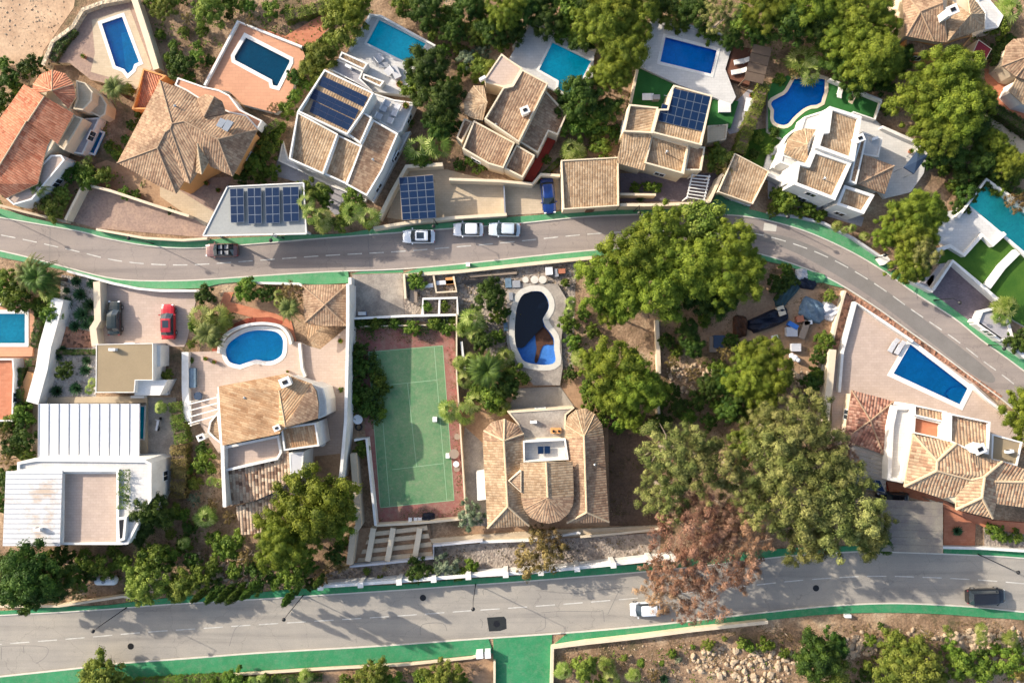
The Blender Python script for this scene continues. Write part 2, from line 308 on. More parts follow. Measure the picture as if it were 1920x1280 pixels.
M = dict(
 white=surf('white_render', (.72, .70, .66), .10, .7, .5, 5, .1, c2=(.58, .56, .52), lo=.42, hi=.7),
 cream=surf('cream_render', (.66, .55, .40), .12, .85, .5, 8, .15),
 beige=surf('beige_render', (.52, .42, .30), .15, .85, .5, 8, .2),
 orange=surf('ochre_orange_render', (.62, .30, .11), .12, .85, .5, 8, .15),
 red=surf('dark_red_paint', (.30, .035, .02), .15, .8, .5, 8, .1),
 greyw=surf('pale_grey_render', (.50, .50, .52), .12, .8, .5, 8, .15),
 stonew=rubblem('cream_stone_wall', (.50, .40, .28), (.60, .50, .36), 3, .6),
 t_brown=tilem('weathered_brown_tiles', [(.25, .16, .105), (.34, .235, .155), (.39, .28, .185), (.30, .20, .13)], .33, .36, st=.5),
 t_tan=tilem('tan_tiles', [(.30, .205, .125), (.375, .275, .175), (.43, .325, .215), (.335, .24, .15)], .33, .36, st=.5),
 t_red=tilem('terracotta_tiles', [(.36, .12, .065), (.47, .19, .11), (.52, .24, .145), (.42, .155, .085)], .3, .5, .4),
 t_gold=tilem('ochre_streaked_tiles', [(.33, .19, .10), (.42, .27, .155), (.47, .33, .20), (.38, .235, .13)], .30, 1.0, .3, st=.5),
 t_pale=tilem('pale_striped_tiles', [(.32, .19, .12), (.44, .31, .20), (.50, .38, .25), (.39, .26, .165)], .40, .5, .3),
 t_pink=tilem('pink_mottled_tiles', [(.20, .09, .065), (.44, .24, .165), (.48, .30, .22), (.36, .17, .12)], .40, .34),
 t_grey=tilem('greyed_barrel_tiles', [(.14, .085, .06), (.42, .30, .21), (.52, .42, .31), (.25, .15, .10)], .42, .5, .3),
 ridge=surf('cream_ridge_tiles', (.56, .43, .28), .15, .85, 1, 6, 0), ridgeb=surf('brown_ridge_tiles', (.36, .25, .165), .15, .85, 1, 6, 0), sheetg=surf('pale_grey_metal_sheet', (.30, .31, .30), .12, .5, .4, 3, .05, c2=(.26, .27, .265)),
 asphalt=asph('sun_bleached_asphalt', (.285, .24, .21), (.235, .20, .18)),
 asphalt2=asph('dusty_asphalt', (.325, .295, .25), (.26, .24, .212)),
 tar=surf('fresh_tar', (.022, .026, .028), .3, .8, 1, 9, .3),
 patchm=surf('old_road_patch', (.20, .185, .17), .15, .9, .5, 9, .3),
 paint=surf('worn_white_road_paint', (.62, .60, .55), .35, .8, 1.5, 6, 0),
 green=wornp('green_pavement_paint', (.06, .24, .10), (.085, .28, .13), (.17, .27, .17)), green2=wornp('deep_green_pavement_paint', (.022, .185, .072), (.04, .23, .10), (.12, .22, .13)),
 kerb=surf('pale_kerb_stone', (.58, .55, .48), .15, .85, 1, 8, .1),
 concrete=surf('stained_concrete', (.36, .32, .27), .3, .85, .35, 5, .2, c2=(.22, .19, .165), lo=.4, hi=.6),
 pave_pink=pavem('pinkish_paving', (.42, .30, .235), (.36, .25, .195), 1.2),
 pave_peach=pavem('peach_patio_tiles', (.52, .27, .165), (.48, .245, .15), .6, .05),
 pave_cream=pavem('cream_paving', (.50, .40, .28), (.46, .365, .25), .8, .07),
 pave_blush=pavem('blush_paving', (.46, .36, .30), (.425, .33, .27), .7, .07),
 pave_white=pavem('white_terrace_tiles', (.58, .565, .54), (.53, .515, .49), .7, .08),
 pave_grey=pavem('grey_slab_paving', (.36, .345, .36), (.32, .305, .32), .8, .08),
 pave_purple=pavem('grey_violet_cobbles', (.165, .135, .15), (.13, .105, .12), 1.8, .16),
 pave_terra=pavem('terracotta_patio', (.50, .20, .11), (.44, .16, .085), .9, .09),
 stamped=surf('speckled_imprinted_concrete', (.27, .185, .15), .3, .85, .5, 3.2, .3, c2=(.37, .255, .19)),
 wood=pavem('dark_decking', (.17, .075, .045), (.13, .055, .035), 2.5, .12),
 woodlt=pavem('orange_timber_boards', (.50, .27, .12), (.44, .22, .10), 3, .1),
 gravel=rubblem('grey_garden_gravel', (.42, .38, .35), (.50, .46, .42), 4, .55),
 gravelr=rubblem('red_brown_gravel', (.30, .14, .085), (.42, .22, .14), 2.6, .25),
 rubble=rubblem('scree', (.40, .28, .18), (.52, .40, .27), 2.2, .25),
 greyrub=rubblem('grey_rubble', (.27, .22, .185), (.36, .31, .26), 3.4, .6),
 redbed=surf('dark_red_gravel_bed', (.28, .05, .03), .3, .9, 1, 6, .4, c2=(.18, .06, .035)), lawn=surf('mown_lawn', (.032, .095, .008), .25, .9, .6, 8, .5, c2=(.055, .125, .012)), sand=surf('tan_sandy_earth', (.50, .35, .23), .25, .95, .22, 2.5, .6, c2=(.38, .25, .16), lo=.4, hi=.6),
 turf=surf('artificial_turf', (.03, .14, .03), .2, .9, .6, 9, .4),
 dirt=surf('bare_earth', (.40, .26, .155), .3, .95, .2, 2.5, .5, c2=(.27, .165, .10)),
 court=wornp('worn_green_court', (.075, .19, .085), (.13, .23, .11), (.22, .24, .15)),
 courtr=wornp('faded_red_court', (.27, .09, .08), (.22, .11, .085), (.27, .20, .15)),
 line=surf('faint_court_line', (.26, .40, .24), .15, .8, 1, 8, 0),
 black=plain('black_metal', (.012, .012, .014), .45, .3),
 steel=plain('galvanised_steel', (.45, .46, .47), .4, .8),
 glassd=plain('dark_window_glass', (.02, .03, .04), .08, 0, .8),
 frame=plain('white_window_frame', (.7, .7, .68), .5),
 door=plain('brown_door', (.16, .07, .035), .5),
 sheet=surf('white_metal_sheet', (.62, .64, .68), .12, .4, .5, 3, .05, spec=.4, c2=(.54, .56, .60)),
 rustsheet=surf('rust_stained_metal_sheet', (.56, .565, .58), .12, .5, .28, 3, .05, c2=(.46, .37, .29), lo=.52, hi=.66),
 slatw=surf('grey_weathered_slats', (.34, .30, .25), .2, .8, 1, 6, .1),
 slatd=surf('brown_pergola_slats', (.12, .085, .06), .2, .8, 1, 6, .1),
 net=surf('grey_brown_shade_net', (.15, .13, .125), .2, .95, .4, 5, .2, c2=(.24, .215, .17)),
 taupe=surf('taupe_roof_felt', (.29, .225, .14), .1, .95, .4, 10, .3),
 navy=plain('navy_canvas', (.022, .045, .09), .8), blue=plain('blue_plastic', (.03, .14, .45), .5),
 tarp=surf('grey_blue_tarp', (.13, .20, .27), .3, .6, 1, 3, .4), tealt=surf('dark_teal_tarp', (.035, .075, .085), .3, .6, 1, 3, .5),
 darkt=surf('crumpled_navy_tarp', (.008, .013, .03), .3, .5, 1, 3, .8),
 maroon=plain('maroon_canvas', (.20, .012, .02), .85), plast=plain('white_plastic', (.72, .72, .72), .4),
 greyp=plain('grey_plastic', (.25, .26, .28), .6), woodf=plain('weathered_wood', (.26, .20, .15), .8),
 bark=surf('bark', (.16, .11, .075), .35, .95, 2, 9, .6, obj_=True), barkp=surf('pale_bark', (.36, .29, .22), .3, .95, 2, 9, .5, obj_=True),
 darksoil=surf('dark_brown_soil', (.11, .07, .045), .4, .95, .6, 3, .6, c2=(.16, .10, .065)), rock=surf('limestone', (.44, .34, .235), .3, .95, .8, 4, .7, c2=(.38, .29, .20)), terra=plain('terracotta_pot', (.36, .13, .07), .8),
 pool_b=pavem('blue_pool_mosaic', (.008, .44, .84), (.006, .39, .77), 6, .05, 1.15),
 pool_c=pavem('aqua_pool_mosaic', (.02, .88, .97), (.015, .82, .92), 6, .05, 1.15),
 pool_p=pavem('dark_teal_pool_mosaic', (.004, .26, .38), (.004, .22, .33), 6, .05, 1.15),
 pool_d=pavem('deep_blue_pool_mosaic', (.004, .32, .78), (.004, .28, .72), 6, .05, 1.15),
 pool_bl=pavem('pale_blue_pool_mosaic', (.05, .62, .98), (.04, .57, .92), 6, .05, 1.1), pool_cl=pavem('pale_aqua_pool_mosaic', (.10, .88, .97), (.09, .82, .93), 6, .05, 1.1),
 pool_t=pavem('teal_pool_mosaic', (.20, .88, .78), (.17, .82, .72), 5, .06, 1.1),
 pool_old=surf('peeling_blue_pool_paint', (.05, .19, .50), .25, .7, .6, 3, .1), debris=surf('brown_leaf_debris', (.10, .045, .025), .4, .95, 1, 5, .6),
 w=waterm('pool_water', (.55, .96, .99)), wd=waterm('deeper_pool_water', (.40, .90, .97)), wdirty=plain('stagnant_dark_water', (.002, .004, .010), .05, 0, .5),
 solar=plain('solar_cells', (.006, .020, .058), .35, 0, .2), solarf=plain('panel_edge', (.22, .25, .29), .4, .6), solark=plain('navy_panel_edge', (.03, .05, .11), .3, .3),
 pine=leafm('pine_needles', [(0, (.060, .098, .010)), (.5, (.145, .190, .018)), (1, (.26, .295, .036))]),
 oak=leafm('evergreen_leaves', [(0, (.018, .042, .008)), (.5, (.045, .088, .012)), (1, (.10, .150, .022))]),
 bush=leafm('bush_leaves', [(0, (.042, .085, .010)), (.5, (.10, .16, .018)), (1, (.19, .25, .035))]),
 ybush=leafm('yellow_green_leaves', [(0, (.070, .110, .014)), (.5, (.155, .20, .028)), (1, (.27, .30, .058))]),
 olive=leafm('olive_leaves', [(0, (.070, .088, .020)), (.5, (.165, .180, .048)), (1, (.31, .30, .10))]),
 pink=leafm('dry_pinkish_leaves', [(0, (.16, .08, .042)), (.5, (.31, .175, .105)), (1, (.46, .29, .185))]),
 ochre=leafm('ochre_leaves', [(0, (.08, .055, .015)), (.5, (.19, .14, .045)), (1, (.30, .22, .09))]),
 grey=leafm('silver_leaves', [(0, (.06, .09, .05)), (.5, (.15, .19, .11)), (1, (.28, .31, .20))]),
 palm=leafm('palm_leaves', [(0, (.04, .07, .012)), (.5, (.10, .14, .03)), (1, (.24, .25, .08))], .3),
 fan=leafm('fan_leaves', [(0, (.07, .12, .016)), (.5, (.19, .25, .04)), (1, (.40, .42, .15))], .35),
 agave=leafm('succulent_leaves', [(0, (.02, .06, .02)), (.5, (.05, .12, .05)), (1, (.10, .19, .09))]),
 dry=leafm('dry_grass_tufts', [(0, (.05, .055, .015)), (.4, (.13, .115, .035)), (.75, (.26, .17, .09)), (1, (.36, .27, .16))]),
)
def carpaint(name, c, rough=.25, metal=.2):
    m, n, l, b = newmat(name); b.inputs['Base Color'].default_value = (*c, 1); b.inputs['Roughness'].default_value = rough
    b.inputs['Metallic'].default_value = metal; b.inputs['Coat Weight'].default_value = .8; b.inputs['Coat Roughness'].default_value = .05
    return m
# the bare ground: earth, dry grass and stones
def groundm():
    m, n, l, b = newmat('scrubby_ground'); p = pos(n, l)
    a = ramp(n, l, noise(n, l, p, .18, 8, .7), [(.34, (.10, .085, .04)), (.45, (.24, .155, .095)), (.56, (.38, .265, .17)), (.68, (.50, .40, .28))])
    v = n.new('ShaderNodeTexVoronoi'); v.inputs['Scale'].default_value = 2.4; l.new(p, v.inputs['Vector'])
    g = ramp(n, l, noise(n, l, p, 3.5, 5, .75), [(.32, (.55, .52, .48)), (.66, (1.2, 1.18, 1.15))])
    l.new(mixc(n, l, 1, a, g, 'MULTIPLY'), b.inputs['Base Color']); b.inputs['Roughness'].default_value = .95
    bump(n, l, b, noise(n, l, p, 2.5, 6, .7), .8, .25); return m
M['ground'] = groundm()
# ---------------------------------------------------------------- builders for the setting
HOLES = []                         # pool shells cut through the ground sheet
def struct(name, mb, mats, **k):
    return tag(obj(name, mb, mats, **k), kind='structure')
def slab(name, pts, z, mat, z0=0.0, holes=(), side=None, kind='structure', label=None, cat=None):
    mb = MB(); w_ = ccw(WP(pts, z)); mb.sides(w_, z0, z, 1)
    if holes: mb.tess([w_]+[list(h) for h in holes], z, 0)
    else: mb.face([(p.x, p.y, z) for p in w_], 0)
    o = obj(name, mb, [M[mat], M[side or mat]])
    return tag(o, label, cat, None, kind if not label else None)
def fwall(name, pts, h, th, mat, label, cat='wall', z0=0.0, group=None, px_at_top=True):
    mb = MB(); w_ = WP(pts, h); mb.strip(w_, th, z0, h)
    return tag(obj(name, mb, M[mat]), label, cat, group)
def pool(pts, z, label, basin='pool_b', water='w', cw=.45, depth=.62, coping='white', shallow=None, steps=None, wlev=.12):
    w_ = ccw(WP(pts, z)); HOLES.append(inset(w_, -.02))
    c = sum(w_, Vector())/len(w_)
    t = thing('swimming_pool', label, 'swimming pool', (c.x, c.y, z-depth))
    mb = MB(); out = inset(w_, -cw)
    n = len(w_)
    for i in range(n):
        j = (i+1) % n; zt = z+.05
        mb.face([(out[i].x, out[i].y, zt), (out[j].x, out[j].y, zt), (w_[j].x, w_[j].y, zt), (w_[i].x, w_[i].y, zt)])
        mb.face([(out[i].x, out[i].y, z-.02), (out[j].x, out[j].y, z-.02), (out[j].x, out[j].y, zt), (out[i].x, out[i].y, zt)])
        mb.face([(w_[j].x, w_[j].y, z-.2), (w_[i].x, w_[i].y, z-.2), (w_[i].x, w_[i].y, zt), (w_[j].x, w_[j].y, zt)])
    obj('coping', mb, M[coping], t)
    mb = MB(); mb.sides(w_, z-depth, z-.003, 0, flip=True); mb.tess([w_], z-depth, 0); obj('basin', mb, M[basin], t)
    if shallow:
        mb = MB(); mb.prism(WP(shallow, z), z-depth+.01, z-.38); obj('shallow_shelf', mb, M[{'pool_b': 'pool_bl', 'pool_c': 'pool_cl', 'pool_d': 'pool_b'}.get(basin, basin)], t)
    if steps:
        for k, sp in enumerate(steps):
            mb = MB(); mb.prism(WP(sp, z), z-depth+.01, z-.2-.14*k); obj('step', mb, M[basin], t)
    if water:
        mb = MB(); mb.tess([inset(w_, .01)], z-wlev, 0); obj('water_surface', mb, M[water], t)
    return w_
# ---------------------------------------------------------------- buildings
class House:
    def __init__(s, name, label, cx, cy, cat='house', dz=0.0):
        s.dz = dz; s.r = thing(name, label, cat, P(cx, cy, 0)); s.b = []; s.k = 0; s.wm = 'white'
    def eps(s): s.k += 1; return .006*s.k
    def wall(s, pts, z1, mat='white', z0=0, ins=.35, win=True, name='wall'):
        z1 += s.dz; w_ = inset(ccw(WP(pts, z1)), ins+s.eps()); mb = MB(); mb.prism(w_, z0, z1)
        obj(name, mb, M[mat], s.r); s.b.append((w_, z0, z1, win)); return w_
    def block(s, pts, zt, wm='white', rm='t_brown', slope=None, rate=.2, par=.12, pw=.2, z0=0, win=True):
        zt += s.dz; w_ = inset(ccw(WP(pts, zt)), s.eps()); inn = inset(w_, pw)
        if slope:
            d = Vector((slope[0], -slope[1], 0)).normalized(); m0 = min(p.dot(d) for p in inn)
            zf = lambda x, y: zt-par-rate*(Vector((x, y, 0)).dot(d)-m0)
        else: zf = lambda x, y: zt-par
        mb = MB(); n = len(w_); mb.sides(w_, z0, zt)
        for i in range(n):
            j = (i+1) % n; a, b, c, e = w_[i], w_[j], inn[j], inn[i]
            if slope and wm != 'none':
                pass
            mb.face([(a.x, a.y, zt), (b.x, b.y, zt), (c.x, c.y, zt), (e.x, e.y, zt)])
            mb.face([(c.x, c.y, zf(c.x, c.y)-.05), (e.x, e.y, zf(e.x, e.y)-.05), (e.x, e.y, zt), (c.x, c.y, zt)])
        obj('wall', mb, M[wm], s.r)
        mb = MB(); mb.face([(p.x, p.y, zf(p.x, p.y)) for p in inn]); obj('roof' if rm.startswith('t_') else 'roof_terrace', mb, M[rm], s.r, uv=True)
        s.b.append((w_, z0, zt, win)); return zf
    def roof(s, vs, fs, mat='t_brown', th=.16, ridge=True, name='roof', rw=.1, only=None):
        """planes given by eave and ridge points; each plane keeps one tile direction"""
        zm = min(v[2] for v in vs); V = [P(v[0], v[1], s.dz+zm+(v[2]-zm)*.64) for v in vs]; mb = MB(); mb.v = [tuple(p) for p in V]
        F = []
        for f in fs:
            p = [V[i] for i in f]; F.append(tuple(f) if area(p) > 0 else tuple(f[::-1]))
        n = len(V); mb.v += [(p.x, p.y, p.z-th) for p in V]
        def nrm(f):
            nn = Vector(); p = [V[i] for i in f]
            for a, b in zip(p, p[1:]+p[:1]): nn += a.cross(b)
            return nn.normalized()
        N = [nrm(f) for f in F]; E = {}; grp = []
        for fi, f in enumerate(F):
            for t in tessellate_polygon([[Vector((V[i].x, V[i].y, 0)) for i in f]]):
                t = [f[i] for i in t]
                if area([V[i] for i in t]) < 0: t = t[::-1]
                mb.f.append(tuple(t)); mb.m.append(0); grp.append(fi)
                mb.f.append(tuple(i+n for i in t[::-1])); mb.m.append(1); grp.append(fi)
            for a, b in zip(f, f[1:]+f[:1]): E.setdefault((min(a, b), max(a, b)), []).append((fi, a, b))
        for (a, b), l_ in E.items():
            if len(l_) == 1:
                _, i, j = l_[0]; mb.f.append((j, i, i+n, j+n)); mb.m.append(1)
            elif ridge and (only is None or (a, b) in only):
                f0, f1 = l_[0][0], l_[1][0]
                c1 = sum((V[i] for i in F[f1]), Vector())/len(F[f1])
                if N[f0].dot(c1-V[a]) < -.02 and N[f0].angle(N[f1]) > .1: mb.tube(V[a]+Vector((0, 0, .01)), V[b]+Vector((0, 0, .01)), rw, rw, 6, 1)
        o = obj(name, mb, [M[mat], M['ridgeb' if (mat == 't_brown' and rw < .12) or mat == 't_pink' else 'ridge']], s.r)
        me = o.data; ul = me.uv_layers.new(name='UVMap')
        for k, p in enumerate(me.polygons):
            if k >= len(grp): break
            nn = N[grp[k]]; e = Vector((0, 0, 1)).cross(nn); e = Vector((1, 0, 0)) if e.length < .02 else e.normalized(); d = nn.cross(e)
            for li in p.loop_indices:
                c = Vector(me.vertices[me.loops[li].vertex_index].co); ul.data[li].uv = (c.dot(e)+50, c.dot(d)+50)
        return o
    def fanroof(s, arc, c, mat='t_brown', th=.15, rw=.05):
        """part-conical roof: arc of eave points round a peak"""
        vs = [c]+arc; fs = [(0, i, i+1) for i in range(1, len(arc))]; k = len(arc)
        return s.roof(vs, fs, mat, th, rw=rw, only={(0, i) for i in range(2, k, 2 if k < 9 else 3)})
    def chimney(s, x, y, z, h=1.3, a=.9, mat='white', rz=.4):
        z += s.dz; p = P(x, y, z); mb = MB(); mb.box((p.x, p.y, z+h/2-.6), (a, a*.8, h+1.2), rz); mb.box((p.x, p.y, z+h+.06), (a*1.25, a*1.05, .12), rz)
        ch = obj('chimney', mb, M[mat], s.r); mb = MB()
        mb.box((p.x, p.y, z+h+.16), (a*.55, a*.4, .08), rz); obj('flue', mb, M['black'], ch)
    def part(s, name, mb, mat, parent=None): return obj(name, mb, [M[x] for x in mat.split(',')], parent or s.r)
    def finish(s, maxw=12, doors=1):
        cnt = 0
        for k, (w_, z0, z1, win) in enumerate(s.b):
            if not win: continue
            n = len(w_)
            for i in range(n):
                a, b = w_[i], w_[(i+1) % n]; L = (b-a).length
                if L < 3.4: continue
                e = (b-a).normalized(); e.z = 0; nn = Vector((e.y, -e.x, 0)); rz = math.atan2(e.y, e.x)
                for lev in ([1.6, 4.5] if z1 > 5.4 else [1.6]):
                    for q in range(max(1, int(L/5))):
                        if cnt >= maxw: return
                        c = a+(b-a)*((q+.5)/max(1, int(L/5))); c = Vector((c.x, c.y, lev))
                        o_ = c+nn*.5
                        if any(j != k and inside(o_, wj[0]) and wj[2] > lev-.8 and wj[1] < lev for j, wj in enumerate(s.b)): continue
                        if doors and lev < 2 and L > 4:
                            doors -= 1; mb = MB(); mb.box((c.x+nn.x*.03, c.y+nn.y*.03, z0+1.06), (1.1, .1, 2.1), rz); d_ = obj('door', mb, M['door'], s.r)
                            mb = MB(); h_ = c+nn*.12+e*.4; mb.tube((h_.x, h_.y, z0+1), (h_.x, h_.y, z0+1.2), .03, n=6); obj('handle', mb, M['steel'], d_); continue
                        cnt += 1
                        mb = MB()
                        for dx, dz, sx, sz in ((0, .62, 1.4, .1), (0, -.62, 1.5, .1), (-.65, 0, .1, 1.14), (.65, 0, .1, 1.14), (0, 0, .06, 1.14)):
                            p = c+nn*.035+e*dx; mb.box((p.x, p.y, lev+dz), (sx, .1, sz), rz)
                        f_ = obj('window', mb, M['frame'], s.r); mb = MB(); p = c+nn*.02; mb.box((p.x, p.y, lev), (1.2, .07, 1.14), rz); obj('pane', mb, M['glassd'], f_)
def solar(label, q, cols, rows, z=None, zf=None, lift=.14, skip=(), edge='solarf', gap=.03, legs=True, group=None, mat='solar'):
    """array of panels over quad q (px, seen): tl, tr, br, bl"""
    def pt(x, y):
        if zf is None: return P(x, y, z)
        p = P(x, y, 5)
        for _ in range(4): p = P(x, y, zf(p.x, p.y)+lift)
        return p
    c = [pt(*a) for a in q]; cen = sum(c, Vector())/4
    t = thing('solar_array', label, 'solar panels', (cen.x, cen.y, cen.z-.1), group=group)
    def bl(u, v): return (c[0]*(1-u)+c[1]*u)*(1-v)+(c[3]*(1-u)+c[2]*u)*v
    L = (c[1]-c[0]).length; H_ = (c[3]-c[0]).length
    gu = gap/L; gv = gap/H_
    for i in range(cols):
        for j in range(rows):
            if (i, j) in skip: continue
            u0, u1, v0, v1 = i/cols+gu/2, (i+1)/cols-gu/2, j/rows+gv/2, (j+1)/rows-gv/2
            o4 = [bl(u0, v0), bl(u1, v0), bl(u1, v1), bl(u0, v1)]
            du = .028/L; dv = .028/H_
            i4 = [bl(u0+du, v0+dv), bl(u1-du, v0+dv), bl(u1-du, v1-dv), bl(u0+du, v1-dv)]
            up = Vector((0, 0, .045)); mb = MB(); o4 = o4[::-1]; i4 = i4[::-1]
            mb.face([p+up for p in i4], 1)
            for k in range(4):
                k2 = (k+1) % 4
                mb.face([o4[k]+up, o4[k2]+up, i4[k2]+up, i4[k]+up], 0)
                mb.face([o4[k]-up, o4[k2]-up, o4[k2]+up, o4[k]+up], 0)
            mb.face([p-up for p in o4[::-1]], 0)
            obj('solar_panel', mb, [M[edge], M[mat]], t)
    if legs:
        for v in (.25, .75):
            mb = MB(); a, b = bl(0, v), bl(1, v); mb.tube(a-Vector((0, 0, .09)), b-Vector((0, 0, .09)), .035, n=4); obj('mounting_rail', mb, M['steel'], t)
    return t
# ---------------------------------------------------------------- plants
def leafmesh(name, cen, nor, size, tint, mat, extra=None, asp=.7):
    """cen,nor (N,3), size (N,), tint (N,) -> one mesh of small leaf faces"""
    rs = np.random.RandomState(len(cen)); N = len(cen)
    nor = nor/np.maximum(1e-6, np.linalg.norm(nor, axis=1))[:, None]
    a = rs.normal(size=(N, 3)); e = np.cross(nor, a); e /= np.maximum(1e-6, np.linalg.norm(e, axis=1))[:, None]
    d = np.cross(nor, e); s = size[:, None]
    V = np.stack([cen+e*s, cen+d*s*asp, cen-e*s, cen-d*s*asp], 1).reshape(-1, 3)
    F = np.arange(4*N).reshape(-1, 4); T = tint
    me = bpy.data.meshes.new(name)
    if extra:
        ev, ef, et = extra; k = len(V)
        V = np.vstack([V, ev]); nt_ = len(ef)
        me.vertices.add(len(V)); me.vertices.foreach_set('co', V.ravel())
        me.loops.add(4*N+3*nt_); me.loops.foreach_set('vertex_index', np.concatenate([F.ravel(), (ef+k).ravel()]))
        me.polygons.add(N+nt_)
        me.polygons.foreach_set('loop_start', np.concatenate([np.arange(N)*4, 4*N+np.arange(nt_)*3]))
        T = np.concatenate([T, et])
    else:
        me.vertices.add(len(V)); me.vertices.foreach_set('co', V.ravel())
        me.loops.add(4*N); me.loops.foreach_set('vertex_index', F.ravel())
        me.polygons.add(N); me.polygons.foreach_set('loop_start', np.arange(N)*4)
    me.update(calc_edges=True)
    at = me.attributes.new('tint', 'FLOAT', 'FACE'); at.data.foreach_set('value', np.clip(T, 0, 1).astype(np.float32))
    me.materials.append(M[mat]); return me
def ico():
    t = (1+5**.5)/2
    v = [(-1, t, 0), (1, t, 0), (-1, -t, 0), (1, -t, 0), (0, -1, t), (0, 1, t), (0, -1, -t), (0, 1, -t), (t, 0, -1), (t, 0, 1), (-t, 0, -1), (-t, 0, 1)]
    f = [(0, 11, 5), (0, 5, 1), (0, 1, 7), (0, 7, 10), (0, 10, 11), (1, 5, 9), (5, 11, 4), (11, 10, 2), (10, 7, 6), (7, 1, 8), (3, 9, 4), (3, 4, 2), (3, 2, 6), (3, 6, 8), (3, 8, 9), (4, 9, 5), (2, 4, 11), (6, 2, 10), (8, 6, 7), (9, 8, 1)]
    v = np.array(v, float); v /= np.linalg.norm(v[0]); return v, np.array(f)
IV, IF_ = ico()
def crown(name, R, H, nl, lr, nleaf, leaf, seed, mat, flat=.75, tvar=.5, gaps=0.0, asp=.7, core=.72):
    """lobed crown centred on the origin: nl leaf clumps on and under a dome of radius R, height H"""
    rs = np.random.RandomState(seed); ce = []; no = []; sz = []; ti = []; EV = []; EF = []; ET = []; k = 0
    ph = rs.uniform(0, 6.28, 3)
    for i in range(nl):
        a = i*2.39996+rs.normal()*.25; u = math.sqrt((i+.5)/nl)
        edge = 1+.14*math.sin(3*a+ph[0])+.10*math.sin(5*a+ph[1])
        if gaps and rs.rand() < gaps: continue
        rl = R*lr*rs.uniform(.65, 1.3)*(1.08-.3*u)
        rad = (R*edge-rl*.8)*u
        zt = H*(math.sqrt(max(0, 1-(u*.93)**2)))*rs.uniform(flat, 1.08)-rl*.5+rs.normal()*.08*R
        c = np.array([math.cos(a)*rad, math.sin(a)*rad, zt])
        m = int(nleaf*rs.uniform(.75, 1.25)); d = rs.normal(size=(m, 3)); d /= np.linalg.norm(d, axis=1)[:, None]
        d[:, 2] = np.where(d[:, 2] < -.35, -d[:, 2], d[:, 2])
        b = 1+.18*np.sin(d[:, 0]*5+k)+.15*np.sin(d[:, 1]*6+2*k)
        ce.append(c+d*rl*(b*rs.uniform(.72, 1.12, m))[:, None]*[1, 1, .8])
        no.append(d+rs.normal(size=(m, 3))*.27); sz.append(leaf*rs.uniform(.6, 1.3, m))
        lt = .5+rs.uniform(-tvar, tvar)*.6
        ti.append(lt+rs.normal(size=m)*.16)
        EV.append(c+IV*rl*core*[1, 1, .75]); EF.append(IF_+12*k); ET.append(np.full(20, lt-.1)); k += 1
    return leafmesh(name, np.vstack(ce), np.vstack(no), np.concatenate(sz), np.concatenate(ti), mat, (np.vstack(EV), np.vstack(EF), np.concatenate(ET)), asp)
def fronds(name, R, n, seed, mat, up=.9, nl=13, wd=.06, droop=1.0, ll=.3):
    """feather palm head"""
    rs = np.random.RandomState(seed); mb = MB(); T = []
    for i in range(n):
        a = i*2.39996+rs.normal()*.1; el = up*(1-i/n)*1.25+rs.uniform(-.1, .15); L = R*rs.uniform(.85, 1.1); tt = rs.uniform(.2, .8)
        p = Vector((0, 0, 0)); pr = None; S = 9
        for s in range(S+1):
            t = s/S; r = L*t*math.cos(min(1.3, el))*(1-.12*t)+L*.25*t*(el > .9); z = L*(math.sin(el)*t-droop*.75*t*t)
            q = Vector((math.cos(a)*r, math.sin(a)*r, z))
            if pr is not None:
                d = (q-pr).normalized(); side = d.cross(Vector((0, 0, 1))).normalized()
                for h in (0, .5):
                    base = pr.lerp(q, h); tw = (t+h/S)
                    l_ = R*ll*math.sin(min(3.0, .35+tw*2.6))
                    for sg in (-1, 1):
                        tip = base+side*sg*l_+d*l_*.7-Vector((0, 0, l_*.25))
                        mb.face([base-d*wd, base+d*wd, tip]); T.append(tt+rs.normal()*.18)
                mb.face([pr+side*.03, pr-side*.03, q-side*.03, q+side*.03]); T.append(.8)
            pr = q
    return meshT(name, mb, T, mat)
def fans(name, R, n, seed, mat, heads=1):
    """clump of fan palm leaves: pleated discs on stalks"""
    rs = np.random.RandomState(seed); mb = MB(); T = []
    for h in range(heads):
        hc = Vector((rs.uniform(-1, 1), rs.uniform(-1, 1), 0))*R*.5 if heads > 1 else Vector()
        hz = rs.uniform(-.4, .5) if heads > 1 else 0; hr = R*(.7 if heads > 1 else 1)
        for i in range(n):
            a = i*2.39996+rs.normal()*.15; u = math.sqrt((i+.6)/n); el = 1.25*(1-u)+.1
            d = Vector((math.cos(a)*math.cos(el), math.sin(a)*math.cos(el), math.sin(el))); c = hc+Vector((0, 0, hz))+d*hr*.62
            c.z -= hr*.25*u*u; nn = (d*.5+Vector((0, 0, 1))+Vector(rs.normal(size=3))*.25).normalized()
            e = (d-nn*d.dot(nn)).normalized(); f = nn.cross(e); lr = hr*rs.uniform(.48, .62); tt = rs.uniform(.05, .95)
            mb.tube(hc+Vector((0, 0, hz-.2)), c, .02, .015, 3, cap=False); T += [.6]*3
            m = 11
            for k in range(m):
                b = -1.9+3.8*k/(m-1); q = c+(e*math.cos(b)+f*math.sin(b))*lr*(1.15-.15*abs(b))-nn*lr*.12*(k % 2)
                s_ = (e*-math.sin(b)+f*math.cos(b))*lr*.085
                md = c+(q-c)*.6
                mb.face([c, md-s_, q, md+s_]); T.append(tt+rs.normal()*.15)
    return meshT(name, mb, T, mat)
